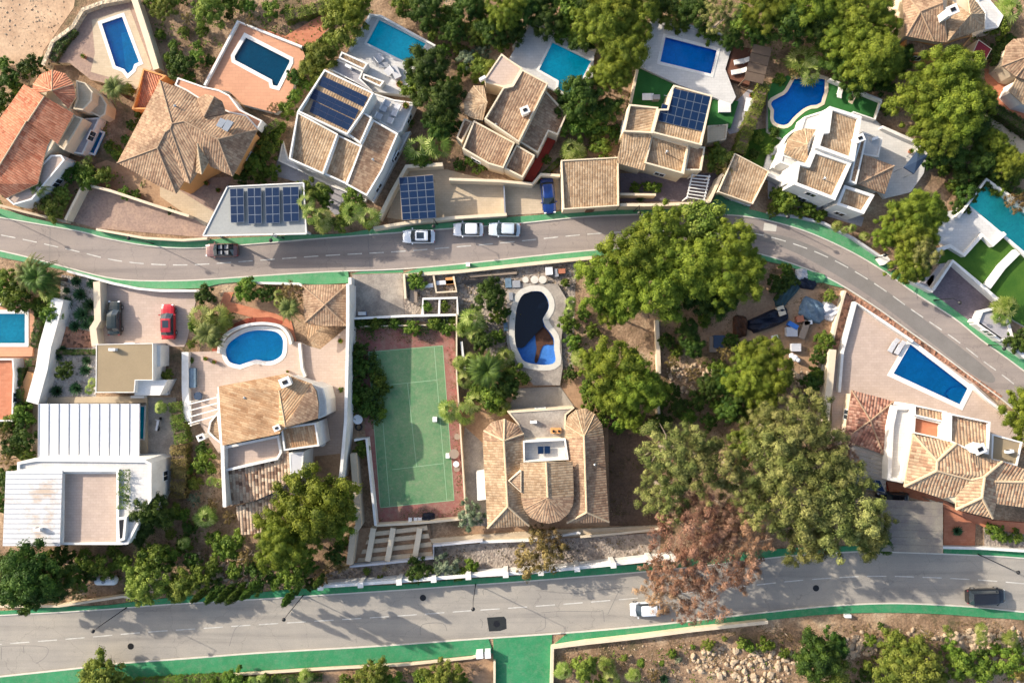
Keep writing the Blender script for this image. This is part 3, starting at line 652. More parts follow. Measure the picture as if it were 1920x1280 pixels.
def rosette(name, R, n, seed, mat):
    rs = np.random.RandomState(seed); mb = MB(); T = []
    for i in range(n):
        a = i*2.39996; el = 1.2*(1-i/n)+.12; d = Vector((math.cos(a)*math.cos(el), math.sin(a)*math.cos(el), math.sin(el)))
        s_ = d.cross(Vector((0, 0, 1))).normalized()*R*.11; q = d*R*rs.uniform(.8, 1.1); md = q*.45
        mb.face([Vector(), md-s_, q, md+s_]); T.append(rs.uniform(.1, .9))
    return meshT(name, mb, T, mat)
def meshT(name, mb, T, mat):
    me = bpy.data.meshes.new(name); me.from_pydata(mb.v, [], mb.f); me.materials.append(M[mat])
    at = me.attributes.new('tint', 'FLOAT', 'FACE'); at.data.foreach_set('value', np.clip(np.array(T, dtype=np.float32), 0, 1)); me.update(); return me
def trunkmesh(name, h, r0, r1, limbs, R, mat, seed):
    rs = random.Random(seed); mb = MB(); lean = Vector((rs.uniform(-.08, .08), rs.uniform(-.08, .08), 0))*h; S = 5; pr = Vector()
    for k in range(1, S+1):
        t = k/S; q = lean*t*t+Vector((rs.uniform(-.04, .04)*h*.3, rs.uniform(-.04, .04)*h*.3, h*t)); mb.tube(pr, q, r0+(r1-r0)*(t-1/S), r0+(r1-r0)*t, 8); pr = q
    for k in range(limbs):
        a = k*2.4+rs.random(); t = rs.uniform(.5, .95); b = lean*t*t+Vector((0, 0, h*t)); m = b+Vector((math.cos(a)*R*.35, math.sin(a)*R*.35, R*.18)); q = b+Vector((math.cos(a+.3)*R*.72, math.sin(a+.3)*R*.72, R*.28))
        mb.tube(b, m, r1*.75, r1*.5, 6); mb.tube(m, q, r1*.5, r1*.2, 6)
    me = bpy.data.meshes.new(name); me.from_pydata(mb.v, [], mb.f); me.polygons.foreach_set('use_smooth', [True]*len(mb.f)); me.materials.append(M[mat]); return me
# kind: (object name, category, look, base radius, crown centre height factor, builder list, trunk)
PROTO = {}
def proto(kind, oname, cat, look, R, crowns, tr=None, zc=.6):
    PROTO[kind] = dict(n=oname, cat=cat, look=look, R=R, cr=crowns, tr=tr, zc=zc, i=0)
proto('pine', 'pine_tree', 'pine tree', 'lumpy yellow-green pine', 4.5, [crown('pine_crown', 4.5, 3.1, 60, .205, 330, .092, s, 'pine', .6, .45) for s in (1, 2, 3, 4)], ('pine_trunk', 'bark', .28), .62)
proto('oak', 'evergreen_tree', 'tree', 'dense dark tree', 3.2, [crown('evergreen_crown', 3.2, 2.6, 50, .235, 260, .092, s, 'oak', .65, .55) for s in (5, 6, 7)], ('tree_trunk', 'bark', .2), .55)
proto('bush', 'leafy_shrub', 'shrub', 'leafy green shrub', 1.6, [crown('shrub_crown', 1.6, 1.35, 26, .28, 120, .085, s, 'bush', .6, .6) for s in (8, 9, 10)], ('shrub_stem', 'bark', .07), .5)
proto('ybush', 'feathery_shrub', 'shrub', 'feathery yellow-green shrub', 2.2, [crown('feathery_crown', 2.2, 1.8, 40, .23, 180, .075, s, 'ybush', .6, .55) for s in (11, 12, 13)], ('shrub_stem', 'bark', .09), .5)
proto('dark', 'dark_shrub', 'shrub', 'dark green shrub', 1.6, [crown('dark_shrub_crown', 1.6, 1.3, 26, .27, 120, .09, s, 'oak', .65, .4) for s in (14, 15)], ('shrub_stem', 'bark', .07), .5)
proto('ball', 'clipped_shrub', 'clipped shrub', 'round clipped shrub', .9, [crown('clipped_crown', .9, .85, 30, .3, 110, .05, s, 'ybush', .95, .25) for s in (16, 17)], ('shrub_stem', 'bark', .05), .5)
proto('euc', 'eucalyptus_tree', 'tree', 'airy olive eucalyptus', 4.6, [crown('eucalyptus_crown', 4.6, 3.2, 72, .175, 230, .095, s, 'olive', .45, .8, .06, .55, .55) for s in (18, 19, 20)], ('eucalyptus_trunk', 'barkp', .3), .62)
proto('pink', 'dry_tree', 'tree', 'dry pinkish tree', 4.2, [crown('dry_crown', 4.2, 2.6, 76, .15, 190, .085, s, 'pink', .4, .8, .16, .5, .3) for s in (21, 22, 23)], ('dry_tree_trunk', 'barkp', .22), .6)
proto('ochre', 'ochre_tree', 'tree', 'airy ochre tree', 2.6, [crown('ochre_crown', 2.6, 2.0, 40, .2, 110, .10, s, 'ochre', .5, .7, .15, .5, .4) for s in (24, 25)], ('tree_trunk', 'barkp', .13), .6)
proto('grey', 'silver_shrub', 'shrub', 'silver grey shrub', 1.8, [crown('silver_crown', 1.8, 1.4, 30, .22, 100, .085, s, 'grey', .5, .6, .1, .5) for s in (26, 27)], ('shrub_stem', 'barkp', .06), .5)
proto('palm', 'date_palm', 'palm tree', 'feathery date palm', 2.6, [fronds('palm_head', 2.6, 40, s, 'palm', .95, ll=.17, wd=.05) for s in (28, 29)], ('palm_trunk', 'bark', .3), .85)
proto('dpalm', 'date_palm', 'palm tree', 'dark date palm', 2.6, [fronds('dark_palm_head', 2.6, 52, s, 'oak', .95, ll=.17, wd=.05) for s in (30,)], ('palm_trunk', 'bark', .34), .85)
proto('fan', 'fan_palm', 'fan palm', 'bright green fan palm', 1.9, [fans('fan_palm_head', 1.9, 15, s, 'fan', 2) for s in (31, 32)], ('fan_palm_trunk', 'bark', .14), .8)
proto('agave', 'agave', 'succulent', 'rosette succulent', .8, [rosette('agave_rosette', .8, 70, s, 'agave') for s in (33, 34)], None, .1)
proto('cypress', 'cypress', 'cypress', 'tall slim cypress', .55, [crown('cypress_crown', .55, 2.6, 40, .5, 110, .075, s, 'oak', .8, .3) for s in (36,)], ('cypress_trunk', 'bark', .08), .5)
proto('cyp', 'small_conifer', 'conifer', 'small oval conifer', .6, [crown('conifer_crown', .6, 1.9, 26, .42, 90, .06, s, 'bush', .8, .3) for s in (35,)], ('shrub_stem', 'bark', .05), .3)
TR = {}
PLANTS = []
def plant(kind, x, y, rpx, h=None, label=None):
    PLANTS.append([kind, x, y, rpx, h, label])
MARKS = []
def mark(x, y, name): MARKS.append((x, y, name))
DIRS = ['right of', 'above and right of', 'above', 'above and left of', 'left of', 'below and left of', 'below', 'below and right of']
ORD = ['nearest to it', 'second nearest to it', 'third nearest to it', 'fourth nearest to it', 'fifth nearest to it', 'sixth nearest to it', 'seventh nearest to it', 'eighth nearest to it', 'ninth nearest to it', 'tenth nearest to it']
def autolabels(items):
    """items: dicts with look,x,y -> a label unique by landmark, direction and order of distance"""
    bins = {}
    for it in items:
        mx, my, nm = min(MARKS, key=lambda m: (m[0]-it['x'])**2+(m[1]-it['y'])**2)
        d = math.hypot(it['x']-mx, it['y']-my)
        if d < 14: rel = 'beside'
        else: rel = DIRS[int(round(math.atan2(my-it['y'], it['x']-mx)/(math.pi/4))) % 8]
        bins.setdefault((it['look'], rel, nm), []).append((d, it))
    for (look, rel, nm), l_ in bins.items():
        l_.sort(key=lambda q: q[0])
        for k, (_, it) in enumerate(l_):
            it['label'] = f'{look} {rel} {nm}' + ('' if len(l_) == 1 else ', '+ORD[k])
def make_plants():
    its = []
    for pl in PLANTS:
        if not pl[5]: its.append(dict(look=PROTO[pl[0]]['look'], x=pl[1], y=pl[2], pl=pl))
    autolabels(its)
    for it in its: it['pl'][5] = it['label']
    cnt = {}
    for pl in PLANTS: cnt[pl[0]] = cnt.get(pl[0], 0)+1
    rs = random.Random(3)
    for kind, x, y, rpx, h, label in PLANTS:
        p = PROTO[kind]; R = rpx/PPM; s = R/p['R']
        if h is None:
            h = {'pine': 4.2+R*.75, 'oak': 2.2+R*.9, 'euc': 7+R*.8, 'pink': 7.2+R*.75, 'ochre': 2+R*.8, 'palm': 3.6, 'dpalm': 4.5, 'fan': 2.4}.get(kind, R*1.05)
            if 1025 < y < 1118 and x < 640 and kind != 'cypress': h = h*1.5+1.0
            if 330 < y < 430 and 560 < x < 700: h = 3.5+R*.8
            if 270 < y < 320 and 770 < x < 830: h += 1.5
        zc = h*p['zc']; q = P(x, y, zc+R*.25)
        nm = p['n']; t = thing(nm, label, p['cat'], (q.x, q.y, 0), 0, None if cnt[kind] < 2 else p['cat']+'s of the '+nm.replace('_', ' ')+' kind')
        me = p['cr'][p['i'] % len(p['cr'])]; p['i'] += 1
        c = bpy.data.objects.new('crown', me); C.objects.link(c); c.parent = t
        hs = s if kind not in ('cyp',) else h/2.2
        c.location = (0, 0, zc); c.scale = (s*rs.uniform(.95, 1.05), s*rs.uniform(.95, 1.05), s if kind not in ('cyp', 'cypress') else h/3.4); c.rotation_euler = (0, 0, rs.uniform(0, 6.28))
        if p['tr']:
            key = (kind, round(zc), round(R))
            if key not in TR:
                nlb = 0 if kind in ('palm', 'dpalm', 'fan') else 6
                TR[key] = trunkmesh(p['tr'][0], zc+(.3 if nlb else 0), p['tr'][2]*max(.6, s)*1.1, p['tr'][2]*.55*max(.6, s), nlb, R, p['tr'][1], len(TR))
            k = bpy.data.objects.new('trunk' if zc > 1 else 'stem', TR[key]); C.objects.link(k); k.parent = t
            k.scale = (1, 1, zc/max(.3, TR[key].vertices[0].co.z+zc))
def hedge(pts, wpx, h, label, mat='oak', leaf=.075, dens=260, look=None):
    w_ = WP(pts, h); rs = np.random.RandomState(int(pts[0][0])+int(pts[0][1])); ce = []; no = []
    wd = wpx/PPM
    for a, b in zip(w_, w_[1:]):
        L = (b-a).length; e = np.array((b-a).normalized()); sd_ = np.array([-e[1], e[0], 0]); e[2] = 0
        n = int(L*dens*max(.5, wd+h*.6)); t = rs.uniform(-.05, 1.05, n); pick = rs.rand(n); u = rs.uniform(-1, 1, n); v = rs.uniform(0, 1, n)
        top = pick < wd/(wd+1.2*h); sg = np.where(rs.rand(n) < .5, -1, 1)
        bmp = .12*np.sin(t*L*3.1)+.09*np.sin(t*L*7.3+1)
        x = np.where(top, u, sg*(1+bmp))*wd/2; z = np.where(top, h*(1+bmp*.6)+rs.normal(size=n)*.05, v*h)
        x = x*(1+rs.normal(size=n)*.06)
        ce.append(np.array([a.x, a.y, 0])+e*(t*L)[:, None]+sd_*x[:, None]+np.array([0, 0, 1])*z[:, None])
        nn = np.where(top[:, None], np.array([0, 0, 1.])+sd_*u[:, None]*.4, sd_*sg[:, None]+np.array([0, 0, .3])); no.append(nn+rs.normal(size=(n, 3))*.4)
    ce = np.vstack(ce); no = np.vstack(no)
    mb = MB(); mb.strip([p for p in w_], wd*.8, 0, h*.92)
    t = thing('hedge', label, 'hedge', ((w_[0].x+w_[-1].x)/2, (w_[0].y+w_[-1].y)/2, 0))
    cen = np.array(t.location)
    big = .5+.3*np.sin(ce[:, 0]*2.3)+.0*ce[:, 1]
    me = leafmesh('hedge_leaves', ce-cen, no, leaf*rs.uniform(.7, 1.3, len(ce)), .45+.25*np.sin(ce[:, 0]*1.7+ce[:, 1]*2.9)+rs.normal(size=len(ce))*.15, mat)
    o = bpy.data.objects.new('foliage', me); C.objects.link(o); o.parent = t
    obj('inner_branches', mb, M['bark'], t)
def scatter(name, polys, n, leaf, mat, seed, z=.05, up=.8, tm=.5, tv=.25, h=.25):
    rs = np.random.RandomState(seed); ce = []
    W = [[Vector(p) for p in WP(q)] for q in polys]
    ar = [abs(area(q)) for q in W]; tot = sum(ar)
    for q, a in zip(W, ar):
        xs = [p.x for p in q]; ys = [p.y for p in q]; k = 0; m = int(n*a/tot)
        while k < m:
            c = Vector((rs.uniform(min(xs), max(xs)), rs.uniform(min(ys), max(ys)), 0))
            if math.sin(c.x*.9+seed)+math.sin(c.y*1.1+c.x*.4)+rs.uniform(-1.2, 1.4) < -.2: k += .3; continue
            if not inside(c, q): k += .2; continue
            if any(inside(c, hh) for hh in HOLES): k += .2; continue
            for _ in range(7): ce.append((c.x+rs.normal()*.22, c.y+rs.normal()*.22, z+abs(rs.normal())*h))
            k += 1
    ce = np.array(ce); no = rs.normal(size=ce.shape); no[:, 2] = np.abs(no[:, 2])+up
    me = leafmesh(name, ce, no, leaf*rs.uniform(.5, 1.5, len(ce)), tm+np.repeat(rs.uniform(-tv, tv, len(ce)//7+1), 7)[:len(ce)]+rs.normal(size=len(ce))*.1, mat)
    o = bpy.data.objects.new(name, me); C.objects.link(o); return o
def rocks(name, polys, n, r0, r1, seed, mat='rock', kind='stuff', label=None):
    rs = random.Random(seed); mb = MB()
    for q in polys:
        W = WP(q); xs = [p.x for p in W]; ys = [p.y for p in W]
        for _ in range(n):
            c = Vector((rs.uniform(min(xs), max(xs)), rs.uniform(min(ys), max(ys)), 0))
            if not inside(c, W): continue
            r = r0+(r1-r0)*rs.random()**2.2; q_ = Matrix.Rotation(rs.random()*6.28, 3, 'Z'); k = len(mb.v)
            sc_ = [rs.uniform(.6, 1.25) for _ in range(3)]
            for v in IV:
                p = q_ @ Vector((v[0]*sc_[0], v[1]*sc_[1], v[2]*sc_[2]*.6))*r*rs.uniform(.8, 1.15); mb.v.append((c.x+p.x, c.y+p.y, p.z+r*.25))
            mb.f += [tuple(int(i)+k for i in f) for f in IF_]; mb.m += [0]*20
    o = obj(name, mb, M[mat]); return tag(o, label, None, None, kind)
# ---------------------------------------------------------------- cars
def car(x, y, ang, label, col, L=4.4, W=1.82, Hh=1.5, z0=0.03, kind='hatch', roofcol=None, name='parked_car', cat='car', hood=.27, tail=.12, sunroof=False, group='cars parked or driving on the streets'):
    """built nose towards +x, wheels on z=0"""
    p = P(x, y, .9); t = thing(name, label, cat, (p.x, p.y, z0), R_(ang), group)
    cp = carpaint(label[:28], col); rp = carpaint(label[:24]+' roof', roofcol) if roofcol else cp
    xs = [-.5, -.49, -.46, -.40, -.2, 0, .2, .36, .44, .485, .5]
    hw = [.74, .86, .93, .985, 1, 1, 1, .975, .90, .80, .62]
    zt = [.70, .86, .93, .96, .96, .96, .95, .90, .84, .74, .60] if kind != 'van' else [.9, 1.0, 1.0, 1.0, 1.0, 1.0, 1.0, .98, .94, .85, .7]
    mb = MB(); rings = []
    for a, h_, z_ in zip(xs, hw, zt):
        w2 = W/2*h_; r = [(-w2*.9, .22), (-w2, .42), (-w2, z_-.16), (-w2*.93, z_-.04), (-w2*.6, z_+.015), (0, z_+.03), (w2*.6, z_+.015), (w2*.93, z_-.04), (w2, z_-.16), (w2, .42), (w2*.9, .22)]
        rings.append([Vector((a*L, yy, zz)) for yy, zz in r])
    for A, B in zip(rings, rings[1:]):
        for k in range(10): mb.face([A[k], A[k+1], B[k+1], B[k]][::-1])
        mb.face([A[10], A[0], B[0], B[10]][::-1])
    mb.face(rings[0][::-1]); mb.face(rings[-1])
    b = obj('body', mb, cp, t, local=True, smooth=False)
    # cabin: windscreen, side windows, rear window, roof
    xw0 = L*(.5-hood); xw1 = xw0-L*.15; xr1 = -L*(.5-tail)+L*.09; xr0 = -L*(.5-tail)+.02
    if kind == 'van': xw1 = xw0-L*.1; xr1 = xr0+L*.03
    wb, wt, zb, zr = W*.45, W*.37, .93, Hh
    B = [Vector((xr0, -wb, zb)), Vector((xw0, -wb*.96, zb-.02)), Vector((xw0, wb*.96, zb-.02)), Vector((xr0, wb, zb))]
    Tp = [Vector((xr1, -wt, zr-.05)), Vector((xw1, -wt, zr-.02)), Vector((xw1, wt, zr-.02)), Vector((xr1, wt, zr-.05))]
    Wc = Vector((xw0+.12, 0, zb+.02)); Rc = Vector((xr0-.10, 0, zb+.02))
    mb = MB(); mb.face([B[1], Wc, Tp[1].lerp(Tp[2], .5)+Vector((.05, 0, .03)), Tp[1]]); mb.face([Wc, B[2], Tp[2], Tp[1].lerp(Tp[2], .5)+Vector((.05, 0, .03))]); obj('windscreen', mb, M['glassd'], t, local=True)
    mb = MB(); mr = Tp[0].lerp(Tp[3], .5)+Vector((-.04, 0, .02)); mb.face([Rc, B[0], Tp[0], mr]); mb.face([B[3], Rc, mr, Tp[3]]); obj('rear_window', mb, M['glassd'], t, local=True)
    for s_, (a, c, d, e) in (( -1, (B[0], B[1], Tp[1], Tp[0])), (1, (B[2], B[3], Tp[3], Tp[2]))):
        mb = MB(); mb.face([a, c, d, e]); obj('side_windows', mb, M['glassd'], t, local=True)
    if kind != 'open':
        mb = MB(); cx = (xr1+xw1)/2; n = 8; g = []
        for i in range(n+1):
            u = i/n; xx = xr1-.04+(xw1-xr1+.08)*u; hh = wt*(1.0 if 0 < i < n else .93); zz = zr+.03*math.sin(u*math.pi)-(.03 if i in (0, n) else 0)
            g.append([Vector((xx, -hh-.02, zz-.05)), Vector((xx, -hh*.85, zz+.01)), Vector((xx, 0, zz+.035)), Vector((xx, hh*.85, zz+.01)), Vector((xx, hh+.02, zz-.05))])
        for A, D in zip(g, g[1:]):
            for k in range(4): mb.face([A[k], D[k], D[k+1], A[k+1]])
        ro = obj('roof', mb, rp, t, local=True, smooth=True)
        if sunroof:
            mb = MB(); mb.box((cx+.15, 0, zr+.055), (.95, .8, .025)); obj('sunroof', mb, M['glassd'], ro, local=True)
        if kind in ('suv', 'van'):
            for s_ in (-1, 1):
                mb = MB(); mb.tube((xr1+.15, s_*wt*.93, zr+.07), (xw1-.2, s_*wt*.93, zr+.07), .022, n=6); obj('roof_rail', mb, M['steel' if sum(col) > .6 else 'black'], ro, local=True)
    else:
        mb = MB(); mb.box(((xr0+xw0)/2, 0, .95), (xw0-xr0-.5, W*.74, .12)); obj('interior', mb, M['black'], t, local=True)
        for s_ in (-1, 1):
            for q in (.1, -.75):
                mb = MB(); mb.box((q, s_*.38, 1.05), (.5, .5, .16)); mb.box((q-.3, s_*.38, 1.2), (.14, .5, .42)); obj('seat', mb, M['greyp'], t, local=True)
    for s_ in (-1, 1):
        for q in (-.31, .31):
            mb = MB(); mb.tube((q*L, s_*(W/2-.2), .32), (q*L, s_*(W/2+.005), .32), .32, n=16); wl = obj('wheel', mb, M['black'], t, local=True)
            mb = MB(); mb.tube((q*L, s_*(W/2+.002), .32), (q*L, s_*(W/2+.015), .32), .19, n=12); obj('rim', mb, M['steel'], wl, local=True)
        mb = MB(); mb.box((xw0-.18, s_*(W/2+.09), 1.0), (.16, .2, .13)); obj('wing_mirror', mb, cp, t, local=True)
        mb = MB(); mb.box((L*.468, s_*W*.34, .72), (.2, .3, .14), rz=-s_*.45); obj('headlight', mb, M['plast'], t, local=True)
        mb = MB(); mb.box((-L*.487, s_*W*.38, .8), (.1, .26, .16), rz=s_*.2); obj('tail_light', mb, M['maroon'], t, local=True)
    mb = MB(); mb.box((L*.497, 0, .42), (.06, W*.6, .2)); obj('grille', mb, M['black'], t, local=True)
    return t
# ---------------------------------------------------------------- street and garden furniture
def lamp(x, y, label, ax, ay, h=4.6):
    """x,y px of the foot; ax,ay direction of the arm in px"""
    p = P(x, y, 0); t = thing('street_lamp', label, 'street lamp', p, math.atan2(-ay, ax), 'street lamps along the two roads')
    mb = MB(); mb.tube((0, 0, .1), (0, 0, .8), .10, .08, 8); mb.tube((0, 0, .8), (0, 0, h), .055, .04, 8); obj('post', mb, M['black'], t, local=True)
    mb = MB(); mb.tube((0, 0, h-.1), (.9, 0, h+.1), .035, .03, 6); obj('arm', mb, M['black'], t, local=True)
    mb = MB(); mb.tube((.95, 0, h-.12), (.95, 0, h+.04), .2, .26, 10); mb.tube((.95, 0, h+.04), (.95, 0, h+.2), .26, .07, 10); hd = obj('lamp_head', mb, M['black'], t, local=True)
    mb = MB(); mb.tube((.95, 0, h-.16), (.95, 0, h-.12), .16, .18, 10); obj('diffuser', mb, M['plast'], hd, local=True)
    return t
def lounger(x, y, rz, label, z=.1, mat='plast', cm='white'):
    p = P(x, y, z); t = thing('sun_lounger', label, 'sun lounger', p, R_(rz), 'sun loungers by the pools')
    mb = MB(); mb.box((-.25, 0, .3), (1.4, .65, .06)); obj('frame', mb, M[mat], t, local=True)
    mb = MB(); mb.box((-.25, 0, .37), (1.35, .6, .08)); obj('cushion', mb, M[cm], t, local=True)
    mb = MB(); mb.box((.72, 0, .52), (.7, .6, .08), ry=-.5); obj('backrest', mb, M[cm], t, local=True)
    for a in (-.8, .35):
        for b in (-.28, .28):
            mb = MB(); mb.box((a, b, .14), (.05, .05, .28)); obj('leg', mb, M[mat], t, local=True)
def table(x, y, r, label, z=.1, mat='plast', rnd_=True, rz=0, h=.72, chairs=0):
    p = P(x, y, z); t = thing('garden_table', label, 'table', p, R_(rz))
    mb = MB()
    if rnd_: mb.tube((0, 0, h-.04), (0, 0, h), r, n=20)
    else: mb.box((0, 0, h-.02), (2*r, 1.2*r, .05))
    obj('table_top', mb, M[mat], t, local=True)
    for a in range(4):
        mb = MB(); q = math.pi/4+a*math.pi/2; rr = r*(.6 if rnd_ else .72); mb.tube((math.cos(q)*rr, math.sin(q)*rr*(1 if rnd_ else .55), 0), (math.cos(q)*rr*.9, math.sin(q)*rr*(.9 if rnd_ else .5), h-.04), .025, n=6); obj('leg', mb, M[mat], t, local=True)
def chair(x, y, rz, label, z=.1, mat='plast', cm='greyp', w=.55):
    p = P(x, y, z); t = thing('garden_chair', label, 'chair', p, R_(rz), 'garden chairs on the terraces')
    mb = MB(); mb.box((0, 0, .42), (w, w, .09)); obj('seat', mb, M[cm], t, local=True)
    mb = MB(); mb.box((-w/2, 0, .66), (.07, w, .42)); obj('backrest', mb, M[mat], t, local=True)
    for a in (-1, 1):
        for b in (-1, 1):
            mb = MB(); mb.box((a*w*.42, b*w*.42, .19), (.05, .05, .38)); obj('leg', mb, M[mat], t, local=True)
def pot(x, y, label, z=.1, r=.22, mat='terra'):
    p = P(x, y, z); t = thing('plant_pot', label, 'plant pot', p)
    mb = MB(); mb.tube((0, 0, 0), (0, 0, .38), r*.7, r, 12); mb.tube((0, 0, .36), (0, 0, .42), r*1.1, r*1.1, 12); obj('pot', mb, M[mat], t, local=True)
    me = rosette('pot_plant_leaves', r*1.7, 24, int(x), 'bush'); o = bpy.data.objects.new('plant', me); C.objects.link(o); o.parent = t; o.location = (0, 0, .4)
def crate(x, y, sx, sy, h, label, mat, name='storage_box', cat='box', rz=0, z=.05, lid=None):
    p = P(x, y, z); t = thing(name, label, cat, p, R_(rz))
    mb = MB(); mb.box((0, 0, h/2), (sx, sy, h)); obj('box', mb, M[mat], t, local=True)
    mb = MB(); mb.box((0, 0, h+.02), (sx*1.05, sy*1.05, .05)); obj('lid', mb, M[lid or mat], t, local=True)
def heap(x, y, rx, ry, h, label, mat, rz=0, seed=1, name='tarpaulin', cat='tarpaulin', z=.02):
    """crumpled sheet draped over a pile"""
    rs = random.Random(seed); p = P(x, y, z); mb = MB(); n = 18; ph = [rs.random()*6 for _ in range(5)]
    def z_(u, v):
        d = max(0, 1-(u*u+v*v)**1.4); return h*d**.5*(.75+.18*math.sin(4*u+ph[0])+.15*math.sin(6*v+ph[1])+.12*math.sin(9*(u+v)+ph[2]))
    g = {}
    for i in range(n+1):
        for j in range(n+1):
            u, v = 2*i/n-1, 2*j/n-1; k = 1+.08*math.sin(3*math.atan2(v, u)+ph[3])+.05*math.sin(7*math.atan2(v, u)+ph[4])
            m = max(abs(u), abs(v)); l_ = math.hypot(u, v) or 1; f = m/l_*k; uu, vv = u*(.55+.45*f), v*(.55+.45*f)
            g[i, j] = (uu*rx, vv*ry, z_(u*m/l_, v*m/l_)+.02)
    for i in range(n):
        for j in range(n): mb.face([g[i, j], g[i+1, j], g[i+1, j+1], g[i, j+1]])
    o = obj(name, mb, M[mat], None, local=True); o.location = p; o.rotation_euler = (0, 0, R_(rz)); return tag(o, label, cat)
def pergola(pts, z, n, label, mat='slatd', wd=.35, th=.09, name='pergola', along=True, postmat=None, beams=2):
    """pts quad tl,tr,br,bl at height z; n slats running from the tl-bl side to the tr-br side"""
    c = WP(pts, z); cen = sum(c, Vector())/4; t = thing(name, label, name.replace('_', ' '), (cen.x, cen.y, 0))
    for k in range(n):
        u = (k+.5)/n; a = c[0].lerp(c[3], u); b = c[1].lerp(c[2], u); mb = MB(); mb.strip([a, b], wd, z-th, z); obj('slat', mb, M[mat], t)
    for u in np.linspace(.06, .94, beams):
        a = c[0].lerp(c[1], u); b = c[3].lerp(c[2], u); mb = MB(); mb.strip([a, b], .14, z-th-.15, z-th-.005); obj('beam', mb, M[postmat or mat], t)
    for p in [c[0].lerp(cen, .08), c[1].lerp(cen, .08), c[2].lerp(cen, .08), c[3].lerp(cen, .08)]:
        mb = MB(); mb.box((p.x, p.y, (z-th-.16)/2), (.14, .14, z-th-.16)); obj('post', mb, M[postmat or mat], t)
    return t
# ---------------------------------------------------------------- roads and pavements
def sm(pts, n=4):
    """smooth a pixel polyline"""
    o = []; N = len(pts)
    for i in range(N-1):
        p0, p1, p2, p3 = [np.array(pts[min(max(k, 0), N-1)], float) for k in (i-1, i, i+1, i+2)]
        for q in range(n):
            t = q/n; o.append(tuple(.5*((2*p1)+(p2-p0)*t+(2*p0-5*p1+4*p2-p3)*t*t+(3*p1-p0-3*p2+p3)*t**3)))
    o.append(tuple(pts[-1])); return o
U_T = sm([(-260, 372), (-100, 393), (0, 408), (60, 418), (150, 434), (200, 447), (280, 461), (360, 465), (480, 457), (600, 447), (760, 435), (850, 428), (960, 420), (1100, 406), (1200, 402), (1300, 400), (1345, 402), (1400, 406), (1460, 418), (1525, 439), (1600, 474), (1660, 510), (1715, 549), (1790, 597), (1840, 637), (1920, 695), (2100, 835), (2200, 920)])
U_B = sm([(-260, 415), (-100, 448), (0, 470), (60, 484), (120, 500), (200, 520), (260, 526), (340, 526), (400, 523), (500, 516), (620, 509), (755, 504), (900, 491), (1000, 480), (1100, 470), (1200, 463), (1300, 463), (1380, 468), (1440, 480), (1510, 503), (1570, 530), (1640, 574), (1700, 617), (1760, 660), (1820, 705), (1877, 747), (1920, 783), (2060, 900), (2160, 985)])
UT_OUT = sm([(-260, 352), (-100, 375), (0, 391), (50, 406), (90, 415), (127, 421), (175, 431), (225, 442), (275, 448), (350, 450), (390, 449), (440, 446), (573, 440), (640, 438), (695, 430), (755, 425), (855, 416), (955, 407), (1020, 402), (1060, 395), (1160, 390), (1307, 385), (1400, 392), (1440, 401), (1490, 409), (1540, 422), (1590, 447), (1625, 469), (1660, 492), (1705, 525), (1747, 547), (1825, 602), (1877, 640), (1940, 685), (2100, 812), (2200, 897)])
UB_OUT = sm([(-260, 428), (-100, 460), (0, 482), (40, 490), (100, 502), (150, 515), (200, 530), (260, 538), (300, 541), (375, 540), (420, 531), (500, 528), (590, 533), (655, 530)])
UB_OUT2 = [(757, 512), (815, 509), (955, 496), (1110, 480), (1240, 474), (1380, 480), (1440, 490), (1500, 507), (1545, 530), (1583, 540)]
L_T = sm([(-260, 1168), (0, 1153), (100, 1148), (210, 1141), (310, 1133), (480, 1123), (620, 1114), (760, 1105), (870, 1097), (960, 1091), (1100, 1080), (1200, 1072), (1300, 1062), (1440, 1046), (1500, 1040), (1600, 1034), (1650, 1034), (1770, 1038), (1860, 1042), (1920, 1046), (2160, 1064)])
L_B = sm([(-260, 1296), (0, 1268), (150, 1252), (240, 1242), (350, 1234), (480, 1224), (620, 1216), (720, 1210), (870, 1199), (960, 1193), (1100, 1183), (1220, 1172), (1300, 1163), (1440, 1147), (1540, 1137), (1620, 1132), (1700, 1131), (1820, 1137), (1920, 1147), (2160, 1172)])
LT_OUT = sm([(-260, 1155), (0, 1145), (100, 1138), (200, 1134), (255, 1127), (370, 1115), (470, 1111), (590, 1101), (740, 1096), (870, 1085), (960, 1080), (1100, 1066), (1240, 1053), (1440, 1030), (1600, 1023), (1700, 1024), (1770, 1028), (1920, 1032), (2160, 1050)])
LB_OUT = sm([(-260, 1318), (0, 1292), (130, 1281), (270, 1272), (480, 1257), (620, 1248), (760, 1240), (880, 1228), (925, 1224)])
LB_OUT2 = sm([(1035, 1211), (1100, 1202), (1200, 1190), (1300, 1177), (1440, 1162), (1540, 1152), (1640, 1148), (1750, 1150), (1850, 1157), (1920, 1162), (2160, 1188)])
def band(name, A, B, z, mat, z0=None):
    mb = MB(); a = WP(A, z); b = WP(B, z); w_ = ccw(a+b[::-1])
    if z0 is not None: mb.sides(w_, z0, z)
    mb.tess([w_], z); return struct(name, mb, M[mat])
band('road_upper', U_T, U_B, .016, 'asphalt'); band('road_lower', L_T, L_B, .016, 'asphalt2')
def seg(L, x0, x1): return [p for p in L if x0 <= p[0] <= x1]
band('pavement_green_north', UT_OUT, U_T, .13, 'green', 0)
band('pavement_green_upper_south', UB_OUT, seg(U_B, -300, 656), .128, 'green', 0)
band('pavement_green_crossing', [(656, 514), (757, 511)], seg(U_B, 656, 757), .02, 'green')
band('pavement_green_upper_south_east', sm(UB_OUT2), seg(U_B, 757, 1583), .128, 'green', 0)
band('pavement_green_lower_north', seg(LT_OUT, -300, 1652), seg(L_T, -300, 1652), .13, 'green2', 0)
